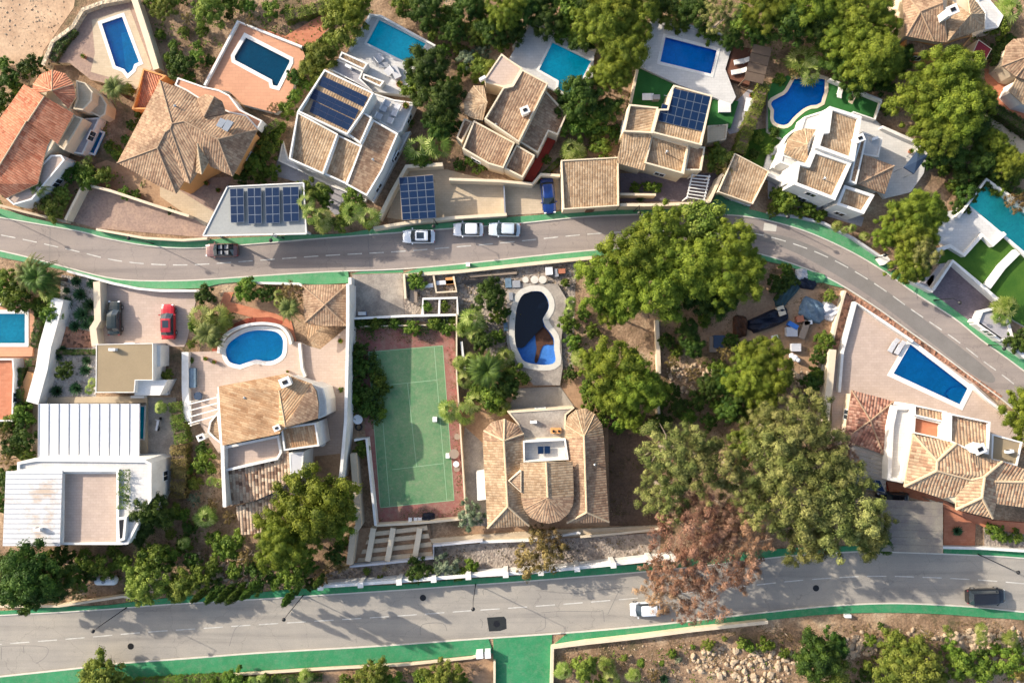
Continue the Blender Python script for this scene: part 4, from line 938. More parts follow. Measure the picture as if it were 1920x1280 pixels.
band('pavement_green_lower_north_east', seg(LT_OUT, 1768, 2200), seg(L_T, 1768, 2200), .13, 'green2', 0)
band('pavement_green_lower_south', LB_OUT, seg(L_B, -300, 925), .13, 'green2', 0)
band('pavement_green_side_road', [(925, 1300), (925, 1196)], [(1035, 1300), (1035, 1188)], .126, 'green2', 0)
band('pavement_green_lower_south_east', LB_OUT2, seg(L_B, 1035, 2200), .13, 'green2', 0)
band('green_driveway', [(1345, 362), (1375, 374), (1405, 387)], [(1325, 398), (1350, 400), (1405, 405)], .134, 'green', 0)
for nm, L in (('kerb_upper_north', U_T), ('kerb_upper_south', U_B), ('kerb_lower_north', L_T), ('kerb_lower_south', L_B)):
    mb = MB(); mb.strip(WP(L, .14), .16, 0, .142); struct(nm, mb, M['kerb'])
def dashes(name, A, B, x0, x1, ln, gp, f=.5, off_=0):
    """centre line between the two road edges"""
    def at(L, x):
        for a, b in zip(L, L[1:]):
            if a[0] <= x <= b[0]: return a[1]+(b[1]-a[1])*(x-a[0])/max(1e-6, b[0]-a[0])
        return L[-1][1]
    y = lambda x: at(A, x)*(1-f)+at(B, x)*f+off_
    mb = MB(); x = x0
    while x < x1:
        sl = (y(x+10)-y(x))/10; k = math.sqrt(1+sl*sl); e = x+ln/k
        mb.strip(WP([(x, y(x)), ((x+e)/2, y((x+e)/2)), (e, y(e))], .02), .13, .021, .021); x = e+gp/k
    struct(name, mb, M['paint'])
dashes('upper_road_centre_line', U_T, U_B, -240, 1330, 27, 14, .52); dashes('upper_road_centre_line_east', U_T, U_B, 1405, 2100, 28, 14, .45)
dashes('lower_road_centre_line', L_T, L_B, -240, 2100, 36, 16, .47)
# worn strips beside the kerbs, sealed cracks and patches
def blot(name, pts, z, mat, sm_=True):
    mb = MB(); w_ = ccw(WP(sm(pts+[pts[0]], 5)[:-1] if sm_ else pts, z)); mb.tess([w_], z); struct(name, mb, M[mat])
blot('tar_patch', [(913, 1157), (945, 1155), (949, 1160), (950, 1178), (938, 1182), (917, 1183)], .022, 'tar', False)
blot('road_patch', [(1433, 418), (1457, 421), (1455, 434), (1431, 432)], .022, 'kerb', False)
blot('road_repair', [(1340, 440), (1430, 436), (1520, 460), (1640, 530), (1750, 612), (1860, 700), (1840, 712), (1730, 630), (1620, 548), (1500, 478), (1420, 450)], .0195, 'patchm')
cr = MB()
for L in ([(0, 1212), (22, 1210), (86, 1212), (86, 1230), (68, 1243)], [(44, 1211), (45, 1224)], [(3, 1213), (2, 1237)], [(1015, 1148), (1060, 1145), (1120, 1146), (1130, 1144), (1133, 1165)], [(1005, 1106), (1070, 1112), (1120, 1106), (1180, 1100)], [(1021, 1150), (1022, 1176), (1004, 1183)], [(907, 1115), (907, 1104), (930, 1103)], [(900, 1160), (905, 1166), (903, 1176)], [(788, 1190), (792, 1170), (830, 1168), (838, 1182)], [(430, 1210), (440, 1180), (452, 1170)], [(640, 498), (636, 500)], [(1160, 1108), (1140, 1150)], [(690, 447), (694, 505)], [(94, 428), (93, 495)]):
    cr.strip(WP(sm(L, 3), .02), .07, .0225, .0225)
struct('sealed_road_cracks', cr, M['patchm'])
for x, y, nm in ((245, 1211, 'round iron manhole cover on the lower road near the white gas tank'), (793, 1120, 'round iron manhole cover on the lower road beside the white balustrade'), (1530, 1102, 'round iron manhole cover on the lower road by the big eucalyptus'), (931, 1169, 'round iron manhole cover inside the black tar patch')):
    p = P(x, y, .02); mb = MB(); mb.tube((p.x, p.y, .016), (p.x, p.y, .034), .42, .42, 20); mb.tube((p.x, p.y, .034), (p.x, p.y, .04), .3, .3, 16); tag(obj('manhole_cover', mb, M['black']), nm, 'manhole cover')
# ---------------------------------------------------------------- gardens and yards (sheets at their own small heights)
slab('driveway_imprinted', [(156, 344), (345, 404), (360, 402), (400, 415), (390, 446), (180, 428), (125, 412)], .05, 'stamped')
slab('driveway_imprinted_upper', [(335, 360), (372, 335), (436, 331), (426, 350), (400, 415), (350, 395), (300, 365)], .056, 'stamped')
slab('driveway_cream_strip', [(300, 345), (330, 352), (345, 362), (402, 398), (385, 425), (372, 415), (352, 405), (300, 368)], .07, 'pave_cream')
slab('garden_bed_west', [(30, 330), (120, 330), (200, 300), (225, 310), (300, 350), (345, 400), (158, 342), (125, 405), (0, 385), (-60, 340)], .012, 'dirt')
slab('driveway_cream', [(757, 320), (838, 318), (945, 345), (948, 402), (752, 412), (725, 408)], .05, 'pave_cream')
slab('driveway_cream_east', [(947, 345), (1010, 346), (1022, 330), (1050, 328), (1054, 392), (1015, 400), (948, 404)], .058, 'pave_cream')
slab('garage_forecourt_cobbles', [(1163, 325), (1345, 325), (1330, 370), (1308, 378), (1163, 378)], .05, 'pave_purple')
slab('driveway_blush_west', [(195, 533), (372, 544), (366, 570), (350, 640), (345, 650), (193, 646)], .05, 'pave_blush')
slab('gravel_garden', [(115, 515), (182, 525), (180, 640), (180, 745), (75, 745), (85, 690), (95, 640), (110, 600)], .03, 'gravel')
slab('gravel_bed_red', [(98, 622), (125, 612), (172, 622), (172, 652), (90, 652)], .06, 'gravelr')
slab('parking_pad', [(660, 515), (754, 512), (758, 590), (664, 596)], .05, 'concrete')
SL_YARD = ('yard_dusty', [(754, 512), (1080, 488), (1075, 690), (980, 720), (860, 610), (758, 600)], .014, 'greyrub')
slab('tennis_court_surround', [(668, 617), (851, 617), (872, 968), (704, 980), (686, 825), (680, 740)], .06, 'courtr')
slab('tennis_court', [(690, 659), (830, 647), (852, 938), (713, 952)], .066, 'court', z0=.05)
mb = MB()
for L in ([(690.5, 660), (830, 648)], [(713, 951), (852, 937)], [(690.7, 660), (713, 951)], [(830, 648), (851.5, 938)], [(707, 658), (731, 950)], [(814, 650), (838, 939)], [(731, 721), (820, 712)], [(735, 880), (833, 868)], [(764, 718), (781, 874)]): mb.strip(WP(L, .07), .075, .071, .071)
struct('tennis_court_lines', mb, M['line'])
slab('court_walkway', [(872, 800), (905, 830), (914, 985), (870, 985), (864, 850)], .04, 'concrete')
slab('villa_yard', [(880, 700), (1060, 690), (1245, 840), (1245, 990), (1150, 995), (870, 1000), (862, 800)], .02, 'dirt')
slab('dark_lot', [(1140, 770), (1235, 780), (1250, 990), (1143, 985)], .026, 'darksoil')  # dark brown soil, much darker than the yard sheet around it
slab('lawn_patch', [(1380, 290), (1405, 245), (1440, 240), (1470, 262), (1436, 318), (1400, 300)], .03, 'lawn')
slab('walkway_cream', [(806, 1010), (905, 1002), (1060, 992), (1240, 985), (1240, 996), (1010, 1008), (812, 1022)], .5, 'pave_cream', side='stonew')
slab('rubble_bank', [(655, 1062), (815, 1024), (1240, 998), (1235, 1052), (1100, 1064), (960, 1078), (600, 1100), (610, 1075)], .028, 'greyrub')
slab('south_bank', [(-200, 1310), (925, 1228), (925, 1420), (-200, 1450)], .015, 'dirt')
slab('timber_deck', [(972, 728), (1050, 724), (1078, 764), (950, 770)], .10, 'slatw')
slab('construction_yard', [(1240, 520), (1580, 545), (1570, 640), (1555, 700), (1500, 700), (1380, 640), (1240, 640)], .016, 'dirt')
slab('gravel_strip_west', [(1587, 545), (1602, 570), (1570, 657), (1553, 657)], .09, 'gravelr')
slab('gravel_strip', [(1590, 546), (1655, 586), (1710, 628), (1880, 742), (1872, 750), (1826, 720), (1700, 632), (1604, 567)], .08, 'gravelr')
slab('sand_lot', [(-80, -60), (150, -60), (138, 15), (82, 95), (75, 120), (-80, 128)], .02, 'sand')
slab('terracotta_yard', [(1846, 128), (1905, 150), (1893, 176), (1990, 225), (1990, 300), (1848, 186)], .03, 'pave_terra')
slab('sandy_path', [(1848, 200), (1900, 235), (1990, 290), (1990, 330), (1910, 285), (1845, 222)], .024, 'pave_cream')
slab('orange_ramp_path', [(412, 574), (420, 548), (438, 548), (431, 566), (517, 588), (546, 602), (556, 641), (543, 643), (535, 620), (510, 606), (476, 596), (436, 585), (428, 590)], .11, 'pave_terra')
slab('red_planting_bed', [(396, 660), (404, 636), (426, 612), (464, 596), (508, 594), (530, 602), (528, 608), (500, 603), (466, 606), (434, 620), (414, 640), (407, 662)], .14, 'redbed')
slab('side_path_white', [(1403, 168), (1432, 175), (1425, 205), (1395, 245), (1368, 252), (1360, 240), (1375, 195)], .045, 'pave_grey')
slab('service_path', [(1440, 330), (1480, 345), (1560, 385), (1620, 408), (1615, 425), (1540, 402), (1440, 372)], .045, 'pave_grey')
slab('garden_bed_villa', [(425, 548), (560, 535), (572, 600), (470, 575)], .022, 'dirt')
slab('side_yard_west', [(272, 745), (330, 745), (335, 880), (290, 960), (280, 960)], .04, 'concrete')
SL_PAT = ('patio_far_west', [(-80, 575), (62, 572), (72, 590), (66, 650), (40, 700), (35, 790), (-80, 790)], .035, 'pave_peach')
slab('grey_forecourt', [(520, 300), (600, 335), (640, 352), (660, 380), (640, 415), (570, 345), (515, 330)], .03, 'pave_grey')
# ---------------------------------------------------------------- pools and their terraces
# north west pool
w1 = pool([(191, 45), (229, 32), (261, 117), (252, 121), (249, 131), (240, 139), (233, 130), (217, 124)], .9, 'blue rectangular pool with stepped end on the cream terrace in the top left corner', 'pool_b', shallow=[(224, 60), (237, 58), (258, 117), (252, 121), (249, 131), (240, 137), (233, 131)])
slab('pool_terrace_sand', [(155, 17), (215, 0), (250, -2), (292, 125), (302, 133), (262, 160), (215, 160), (170, 150), (130, 118), (85, 118)], .9, 'stamped', holes=[w1], side='stonew')
slab('pool_terrace_apron', [(172, 38), (243, 15), (285, 128), (255, 168), (205, 145), (170, 135), (178, 100)], .92, 'pave_cream', holes=[w1], z0=.85)
fwall('garden_wall', [(80, 122), (98, 78), (136, 50), (155, 18), (190, 5), (248, -6)], 1.7, .5, 'stonew', 'cream stone wall bounding the left side of the top left pool terrace')
fwall('garden_wall', [(250, -6), (262, 30), (275, 70), (293, 130)], 1.7, .8, 'cream', 'wide cream wall along the right side of the top left pool')
# peach terrace pool
w2 = pool([(461, 71), (543, 113), (543, 117), (520, 162), (512, 160), (510, 150), (441, 113), (440, 106)], 1.0, 'dark teal rectangular pool with rounded corners on the peach terrace', 'pool_p', 'w', .5)
slab('pool_terrace_peach', [(446, 40), (565, 88), (572, 105), (540, 190), (517, 212), (455, 196), (430, 172), (385, 163), (384, 150)], 1.0, 'pave_peach', holes=[w2], side='white')
fwall('parapet_wall', [(383, 160), (446, 40), (500, 62), (566, 88)], 1.45, .3, 'white', 'white parapet around the peach pool terrace')
slab('brown_planting_terrace', [(480, 50), (535, 68), (600, 30), (650, 20), (560, 110), (530, 95)], .3, 'pave_terra', side='white')
# white solar villa pool
w3 = pool([(711, 38), (798, 82), (776, 124), (688, 81)], 1.0, 'turquoise rectangular pool beside white terrace above the villa with solar roof', 'pool_c', 'w', .3, shallow=[(738, 52), (798, 82), (776, 124), (725, 98)])
slab('pool_terrace_white', [(694, 27), (711, 30), (815, 86), (808, 108), (760, 140), (778, 180), (700, 172), (632, 112), (655, 95)], 1.0, 'pave_white', holes=[w3], side='white')
fwall('parapet_wall', [(655, 94), (694, 27), (714, 30), (816, 86)], 1.6, .25, 'white', 'low white wall on the outer edge of the turquoise pool terrace')
# pool 4
w4 = pool([(1036, 80), (1108, 115), (1090, 150), (1075, 180), (1046, 167), (1048, 152), (1011, 131)], 1.0, 'turquoise L-shaped pool partly under trees above the brown-roofed house', 'pool_c', 'w', .3)
slab('pool_terrace_pale', [(997, 40), (1115, 94), (1110, 160), (1085, 188), (1040, 172), (1000, 150), (952, 115), (965, 92)], 1.0, 'pave_white', holes=[w4], side='cream')
fwall('parapet_wall', [(962, 88), (997, 38), (1040, 58), (1118, 94)], 1.6, .25, 'cream', 'cream parapet along the top of the L-shaped pool terrace')
# pool 5
w5 = pool([(1248, 70), (1344, 95), (1333, 139), (1238, 116)], 1.0, 'deep blue rectangular pool on the pale grey terrace near the wooden deck', 'pool_d', 'wd', .4)
slab('pool_terrace_grey', [(1225, 28), (1375, 72), (1372, 90), (1360, 130), (1380, 182), (1372, 195), (1275, 160), (1197, 124), (1204, 90)], 1.0, 'pave_white', holes=[w5], side='greyw')
fwall('parapet_wall', [(1199, 122), (1205, 88), (1226, 27), (1300, 50), (1376, 70)], 1.5, .25, 'greyw', 'grey parapet around the deep blue pool terrace')
slab('wood_deck', [(1376, 86), (1414, 92), (1405, 160), (1362, 146), (1362, 130)], .8, 'wood')
slab('turf_garden', [(1196, 125), (1275, 158), (1264, 205), (1182, 195)], .5, 'turf')
slab('turf_garden_east', [(1337, 185), (1385, 190), (1370, 240), (1326, 235)], .5, 'turf')
fwall('boundary_wall', [(1197, 124), (1183, 193)], 1.4, .3, 'cream', 'short cream wall on the left edge of the artificial turf garden')
# pool 7
w7 = pool(sm([(1490, 148), (1520, 148), (1547, 150), (1540, 192), (1520, 198), (1505, 205), (1487, 221), (1479, 231), (1469, 235), (1455, 231), (1450, 222), (1451, 207), (1446, 198), (1449, 189), (1470, 178), (1480, 168)], 2)[:-1], .8, 'deep blue free-form pool with pale coping next to the white house', 'pool_d', 'wd', .45, coping='cream', shallow=[(1486, 155), (1545, 158), (1547, 151), (1490, 149)])
slab('turf_terrace', [(1440, 160), (1480, 140), (1560, 146), (1652, 187), (1640, 224), (1560, 205), (1530, 230), (1500, 245), (1470, 262), (1440, 245)], .8, 'turf', holes=[w7], side='white')
fwall('glass_fence', [(1556, 148), (1600, 166), (1654, 188)], 1.7, .22, 'white', 'white wall with posts behind the loungers on green turf', 'wall')
fwall('parapet_wall', [(1653, 190), (1641, 224), (1600, 210)], 1.5, .2, 'white', 'short white wall closing the turf terrace on its right')
# far west pool
w13 = pool([(-70, 588), (47, 588), (47, 643), (-70, 643)], .35, 'aqua rectangular pool cut by the left edge beside a clipped hedge', 'pool_cl', 'w', .5, shallow=[(-70, 602), (46, 602), (46, 642), (-70, 642)])
slab('pool_terrace_far_west', [(-80, 572), (62, 572), (66, 600), (60, 668), (-80, 668)], .35, 'pave_peach', holes=[w13])
slab(*SL_PAT, holes=[inset(w13, -.02)])
# round pool
w12 = pool(sm([(450, 684), (432, 679), (424, 665), (425, 650), (439, 635), (464, 622), (492, 619), (517, 622), (529, 633), (531, 647), (528, 665), (514, 675), (499, 677), (480, 674), (465, 679)], 3)[:-1], .6, 'rounded blue bean-shaped pool on the pale terrace above the ochre roof', 'pool_bl', 'w', .55, shallow=sm([(462, 680), (485, 660), (530, 642), (527, 665), (513, 675), (499, 676), (480, 674)], 2)[:-1])
slab('pool_terrace_blush', [(347, 660), (408, 658), (420, 632), (455, 612), (500, 607), (535, 618), (546, 640), (560, 640), (575, 648), (600, 655), (652, 612), (652, 880), (570, 905), (540, 860), (600, 790), (410, 850), (372, 790), (347, 790)], .6, 'pave_blush', holes=[w12], side='white')
fwall('garden_wall', [(347, 660), (347, 730), (350, 790)], 1.3, .9, 'white', 'wide white wall on the left edge of the blush pool terrace')
fwall('garden_wall', sm([(409, 662), (412, 645), (425, 625), (455, 611), (492, 606), (525, 612), (540, 628), (545, 645)]), 1.3, .35, 'white', 'curved white wall hugging the bean-shaped pool')
fwall('boundary_wall', [(652, 532), (652, 612), (650, 700), (648, 790), (640, 880), (637, 900)], 4.0, .4, 'white', 'long white wall between the pool villa and the tennis court')
fwall('garden_wall', [(561, 643), (566, 690), (572, 706)], 1.2, .35, 'white', 'short white wall right of the bean-shaped pool')
fwall('boundary_wall', [(181, 528), (183, 600), (174, 615), (178, 648)], 1.6, .9, 'cream', 'sand coloured wall left of the parked dark green car')
fwall('boundary_wall', [(108, 560), (98, 600), (84, 650), (78, 690), (60, 755)], 2.0, 1.6, 'white', 'broad white wall between aqua pool and gravel garden')
# drained pool
w11 = pool(sm([(996, 546), (1015, 547), (1027, 561), (1029, 577), (1021, 592), (1018, 600), (1024, 614), (1038, 633), (1039, 655), (1041, 678), (1020, 684), (985, 678), (974, 662), (967, 645), (965, 621), (968, 582), (976, 558), (985, 549)], 3)[:-1], .5, 'drained kidney-shaped pool with dark stagnant water and leaf debris', 'pool_old', None, .75, 1.5, 'kerb')
slab('old_pool_surround', [(950, 545), (965, 530), (1045, 532), (1062, 560), (1052, 640), (1055, 690), (1050, 722), (1000, 722), (985, 700), (960, 690), (950, 640)], .5, 'concrete', holes=[w11], side='concrete')
mb = MB(); mb.tess([ccw(WP(sm([(996, 540), (1018, 543), (1032, 560), (1033, 580), (1022, 600), (1018, 612), (1006, 624), (992, 640), (978, 652), (960, 640), (966, 575), (980, 545)], 3)[:-1], -.7))], -.7); tag(obj('stagnant_water', mb, M['wdirty']), 'black stagnant water in the deep end of the drained pool', 'stagnant water')
mb = MB(); w_ = ccw(WP(sm([(1003, 622), (1018, 612), (1034, 632), (1038, 646), (1018, 648), (1008, 678), (1002, 676), (1006, 655), (1004, 640)], 3)[:-1], -.92)); mb.sides(w_, -.98, -.92); mb.tess([w_], -.92); tag(obj('leaf_debris', mb, M['debris']), 'brown leaf litter lying on the floor of the drained pool', 'leaf litter', kind='stuff')
slab(*SL_YARD, holes=[inset(w11, -.02)])
# east pool
w10 = pool([(1707, 645), (1815, 728), (1800, 758), (1675, 700)], .55, 'bright blue four-sided pool beside the lower right driveway patio', 'pool_b', 'w', .6, steps=[sm([(1776, 738), (1785, 728), (1800, 726), (1813, 731), (1800, 757), (1775, 746)], 2)[:-1], sm([(1783, 742), (1790, 735), (1802, 733), (1810, 736), (1800, 756), (1780, 748)], 2)[:-1]])
slab('pool_patio_east', [(1604, 568), (1700, 632), (1828, 720), (1890, 776), (1990, 850), (1990, 900), (1916, 830), (1860, 815), (1776, 775), (1714, 768), (1675, 760), (1660, 860), (1560, 832), (1560, 700), (1575, 650)], .55, 'pave_blush', holes=[w10], side='cream')
fwall('parapet_wall', [(1574, 735), (1580, 660), (1605, 567), (1650, 598), (1712, 640)], 1.25, .35, 'white', 'white angular parapet around the tapering patio beside the upper road')
fwall('parapet_wall', [(1822, 722), (1850, 748), (1895, 782)], 1.1, .35, 'white', 'white parapet right of the four-sided pool')
fwall('boundary_wall', [(1562, 655), (1556, 720), (1548, 790)], 2.0, .9, 'cream', 'tall cream wall between the tarp yard and the tapering patio')
fwall('boundary_wall', [(1585, 545), (1570, 600), (1558, 655)], 1.0, .3, 'cream', 'thin cream wall along the red gravel strip')
# teal pool
w14 = pool([(1852, 345), (1990, 446), (1990, 530), (1815, 383)], .8, 'long teal lap pool with steps at its upper left end', 'pool_t', 'w', .3, steps=[[(1852, 346), (1880, 366), (1850, 408), (1816, 383)], [(1860, 352), (1886, 371), (1858, 413), (1826, 390)]])
slab('pool_terrace_lilac', [(1848, 336), (1990, 436), (1990, 548), (1888, 449), (1880, 442), (1860, 462), (1838, 442), (1806, 482), (1757, 452), (1753, 418), (1768, 398), (1800, 392)], .8, 'pave_white', holes=[w14], side='white')
fwall('parapet_wall', [(1796, 408), (1850, 336), (1920, 385), (1990, 438)], 1.9, .35, 'white', 'white rising wall around the teal lap pool')
slab('lawn_terrace_east', [(1782, 463), (1808, 480), (1840, 441), (1862, 460), (1880, 443), (1990, 549), (1990, 650), (1900, 600), (1866, 570), (1786, 492), (1757, 495), (1770, 470)], .5, 'lawn', side='white')
fwall('parapet_wall', [(1756, 470), (1782, 461), (1808, 478), (1842, 440), (1862, 459), (1885, 437)], 1.3, .5, 'white', 'white zigzag stepped wall between lilac terrace and lawn')
fwall('garden_wall', [(1852, 538), (1880, 500), (1908, 472)], 1.1, .9, 'white', 'broad white wall crossing the green lawn')
slab('violet_driveway', [(1787, 490), (1871, 562), (1838, 592), (1822, 604), (1745, 547)], .16, 'pave_purple')
fwall('parapet_wall', [(1750, 543), (1787, 489), (1830, 526), (1872, 562)], 1.5, .4, 'white', 'white rim wall around the violet-grey driveway beside the lawn')
slab('slatted_yard', [(1764, 494), (1786, 488), (1748, 544), (1736, 530)], .5, 'pave_grey')
slab('grey_forecourt_east', [(1735, 520), (1752, 515), (1747, 545), (1725, 530)], .5, 'pave_grey')
slab('white_terrace_house7', [(1612, 200), (1654, 236), (1716, 264), (1738, 290), (1732, 325), (1708, 360), (1660, 372), (1600, 300)], .7, 'pave_white', side='white')
fwall('parapet_wall', [(1654, 238), (1690, 254), (1718, 266), (1737, 290)], 1.5, .4, 'white', 'white wall around the blue canopy terrace')
slab('white_yard_house7', [(1440, 285), (1470, 262), (1500, 245), (1535, 245), (1500, 345), (1470, 345), (1432, 318)], .5, 'pave_white')
fwall('parapet_wall', sm([(1508, 240), (1490, 244), (1474, 258), (1464, 280), (1450, 315)]), 1.7, .3, 'white', 'curved white wall around the fan-shaped roof')
fwall('boundary_wall', [(1432, 322), (1475, 343), (1540, 375), (1600, 405)], 1.6, .5, 'white', 'white wall along the roadside garden below the white house')
# more walls
for pts, h, th, m_, lb in (
 ([(122, 412), (156, 345), (205, 357), (290, 385), (354, 405)], 1.5, .35, 'cream', 'cream wall around the pink imprinted driveway'),
 ([(180, 430), (270, 446), (340, 450), (388, 447)], 1.0, .3, 'cream', 'low cream wall along the pavement below the pink driveway'),
 ([(0, 385), (45, 397), (125, 416)], 1.0, .3, 'beige', 'beige wall beside the pavement at the far left'),
 ([(710, 410), (735, 360), (762, 312), (830, 308)], 1.8, .5, 'cream', 'cream wall left of the solar carport'),
 ([(700, 428), (760, 418), (850, 408), (950, 402)], 1.7, .4, 'cream', 'cream wall between cream driveway and pavement'),
 ([(842, 336), (935, 339), (998, 345), (1014, 327), (1050, 329)], 2.0, .35, 'cream', 'stepped cream wall behind the parked blue car'),
 ([(945, 348), (947, 400)], 1.2, .18, 'steel', 'thin fence dividing the two cream driveways'),
 ([(1163, 384), (1230, 384), (1308, 381), (1330, 378), (1352, 330), (1362, 322)], 2.6, .4, 'cream', 'cream wall around the violet cobbled forecourt'),
 ([(1163, 364), (1230, 365)], 2.0, .3, 'cream', 'short cream wall right of the tiled garage'),
 ([(193, 650), (192, 648)], .3, .1, 'cream', None),
 ([(125, 508), (210, 531), (258, 541), (300, 545), (375, 545), (375, 560)], 1.0, .3, 'white', 'low white wall along the pavement above the two parked cars'),
 ([(476, 530), (560, 532), (575, 540)], 1.2, .3, 'white', 'low white wall by the pavement above the garden palms'),
 ([(656, 520), (656, 610)], 1.9, .4, 'white', 'white wall on the left side of the concrete parking pad'),
 ([(757, 514), (760, 560)], 1.3, .3, 'cream', 'crumbling cream wall right of the concrete parking pad'),
 ([(662, 597), (760, 592), (855, 590)], 1.4, .3, 'white', 'white wall above the top end of the tennis court'),
 ([(670, 612), (760, 610), (853, 608)], .8, .15, 'cream', 'thin cream kerb behind the ivy at the tennis court top'),
 ([(856, 590), (856, 700), (864, 820), (873, 965)], 1.5, .18, 'cream', 'thin cream wall along the right side of the tennis court'),
 ([(664, 825), (687, 822), (695, 900), (704, 985)], 1.6, .3, 'white', 'white wall along the lower left of the tennis court'),
 ([(704, 985), (790, 980), (870, 972)], 1.2, .3, 'cream', 'cream wall closing the bottom of the tennis court'),
 ([(662, 850), (668, 930), (672, 985), (662, 1000), (655, 1058)], 2.2, .8, 'beige', 'tall sand coloured wall beside the large pine'),
 ([(655, 1062), (720, 1056), (813, 1046), (812, 1023), (905, 1014)], 1.4, .25, 'greyw', 'pale grey retaining wall around the stepped planters'),
 ([(900, 1016), (1010, 1012), (1085, 998), (1088, 1000)], 1.0, .3, 'white', 'bright white wall stub below the twin-winged villa'),
 ([(1088, 1006), (1160, 1000), (1245, 990)], .9, .3, 'cream', 'cream wall continuing right below the twin-winged villa'),
 ([(812, 512), (818, 548), (856, 546), (850, 518)], .9, .25, 'cream', 'small cream planter walls in the yard by the kidney pool'),
 ([(792, 590), (793, 560), (857, 558), (858, 592)], 1.0, .3, 'white', 'white framed planter above the tennis court'),
 ([(823, 590), (824, 560)], .9, .25, 'white', 'white divider inside the framed planter'),
 ([(757, 516), (860, 509), (1000, 494), (1110, 483)], 1.0, .45, 'cream', 'long cream wall between yard and pavement above the kidney pool'),
 ([(865, 640), (872, 700)], 1.2, .3, 'white', 'white wall fragment left of the dark palm'),
 ([(0, 1136), (110, 1136), (230, 1118), (256, 1122)], .9, .3, 'cream', 'low cream wall along the lower road at far left'),
 ([(1232, 600), (1236, 700)], 1.0, .5, 'cream', 'cream garden wall between the two pines'),
 ([(1234, 755), (1238, 800)], 1.2, .35, 'cream', 'short cream wall above the dark lot'),
 ([(272, 1277), (480, 1262), (620, 1253), (760, 1246), (885, 1233), (905, 1226)], .5, .25, 'cream', 'long cream kerb wall below the lower road on its left half'),
 ([(927, 1300), (927, 1240)], .9, .3, 'cream', 'cream wall left of the green side road'),
 ([(1034, 1300), (1036, 1214), (1100, 1205), (1200, 1194), (1300, 1181), (1440, 1166)], .9, .45, 'cream', 'cream wall turning the corner right of the green side road'),
 ([(1768, 1026), (1850, 1028), (1960, 1035)], .8, .35, 'white', 'white wall along the pavement at the lower right corner'),
 ([(1440, 398), (1500, 407), (1545, 418), (1600, 446), (1665, 490)], .8, .3, 'greyw', 'curved grey kerb wall along the bend of the upper road'),
 ([(1655, 480), (1664, 492)], 1.3, 1.0, 'white', 'white gate pillar at the bend of the upper road'),
 ([(1706, 525), (1750, 546)], 1.2, .4, 'white', 'white wall left of the violet driveway'),
 ([(1825, 600), (1870, 632), (1925, 670)], 1.2, .5, 'white', 'white roadside wall in front of the palm at the right edge'),
 ([(245, 744), (270, 744)], 1.0, .3, 'white', 'short white wall above the sliding pool cover'),
 ([(-10, 570), (62, 570)], 1.0, .3, 'white', 'white wall above the aqua pool at the left edge')):
    if lb: fwall('boundary_wall' if h > 1 else 'low_wall', pts, h, th, m_, lb)
# stepped stone planters
slab('planter_soil', [(668, 990), (806, 982), (812, 1046), (656, 1056)], .3, 'dirt')
k = 0
for (x0, y0), (x1, y1) in (((693, 998), (800, 985)), ((688, 1012), (803, 1000)), ((680, 1030), (808, 1016)), ((672, 1046), (810, 1034))):
    k += 1; nmz = ('uppermost', 'second highest', 'third highest', 'lowest')[k-1]
    o = slab('terrace_step', [(x0, y0), (x1, y1), (x1+2, y1+8), (x0-3, y0+8)], 1.1-.15*k, 'pave_cream', side='stonew', label=f'{nmz} cream stone terrace step below the tennis court', cat='terrace step')
for x, nm in ((700, 'left'), (737, 'middle'), (787, 'right')):
    fwall('stone_rib', [(x, 990), (x-5, 1020), (x-11, 1052)], 1.15, .7, 'cream', f'{nm} stone rib crossing the terrace steps below the tennis court', 'stone rib')
# ---------------------------------------------------------------- houses
def conv(ps, x0, y0, k): return [(x0+a/k, y0+b/k) for a, b in ps]
# 1 terracotta house, top left
H = House('red_tiled_house', 'house with terracotta red tiled roof and rounded tower roof at upper left', 80, 230)
H.roof([(45, 158, 4.4), (83, 181, 6.0), (52, 228, 6.0), (12, 205, 4.4), (138, 213, 4.4), (108, 270, 4.4)], [(0, 1, 2, 3), (1, 4, 5, 2)], 't_red')
H.roof([(12, 204, 4.0), (50, 227, 5.5), (-22, 345, 5.5), (-70, 318, 4.0), (97, 257, 3.9), (70, 345, 3.9), (88, 275, 3.9), (10, 372, 3.9)], [(0, 1, 2, 3), (1, 4, 6, 5, 7, 2)], 't_red')
H.fanroof([P(*a) and a for a in [(60, 176, 4.6), (62, 158, 4.6), (75, 140, 4.6), (98, 131, 4.6), (122, 138, 4.6), (138, 158, 4.6), (142, 182, 4.6), (128, 204, 4.6)]], (97, 170, 6.2), 't_red')
H.wall([(12, 205), (45, 158), (62, 158), (98, 131), (138, 158), (138, 213), (100, 285), (15, 372), (-68, 318)], 3.8, 'cream', ins=.5)
H.block([(138, 215), (156, 222), (120, 282), (104, 270)], 3.5, 'cream', 'pave_cream')
H.block([(156, 222), (188, 220), (155, 290), (126, 285)], 1.6, 'white', 'pave_grey')
H.block([(142, 150), (160, 155), (174, 172), (172, 190), (155, 207), (136, 205), (143, 185)], 3.6, 'cream', 'pave_cream')
H.block([(174, 172), (190, 178), (201, 196), (198, 215), (188, 221), (160, 207), (172, 192)], 2.2, 'cream', 'pave_cream')
H.block([(10, 372), (95, 290), (115, 290), (122, 300), (60, 375), (25, 385)], 3.4, 'white', 'pave_blush')
H.finish(8)
pool([(167, 262), (183, 246), (193, 250), (176, 288), (163, 283)], .5, 'tiny navy plunge pool beside the terracotta house', 'pool_d', 'wd', .25)
H = House('tiled_shed', 'small terracotta roofed shed above the large brown hipped roof', 285, 170, 'shed')
H.block([(268, 128), (312, 142), (300, 152), (285, 205), (247, 205), (258, 165)], 2.4, 'orange', 't_red', (.3, 1), .15); H.finish(2)
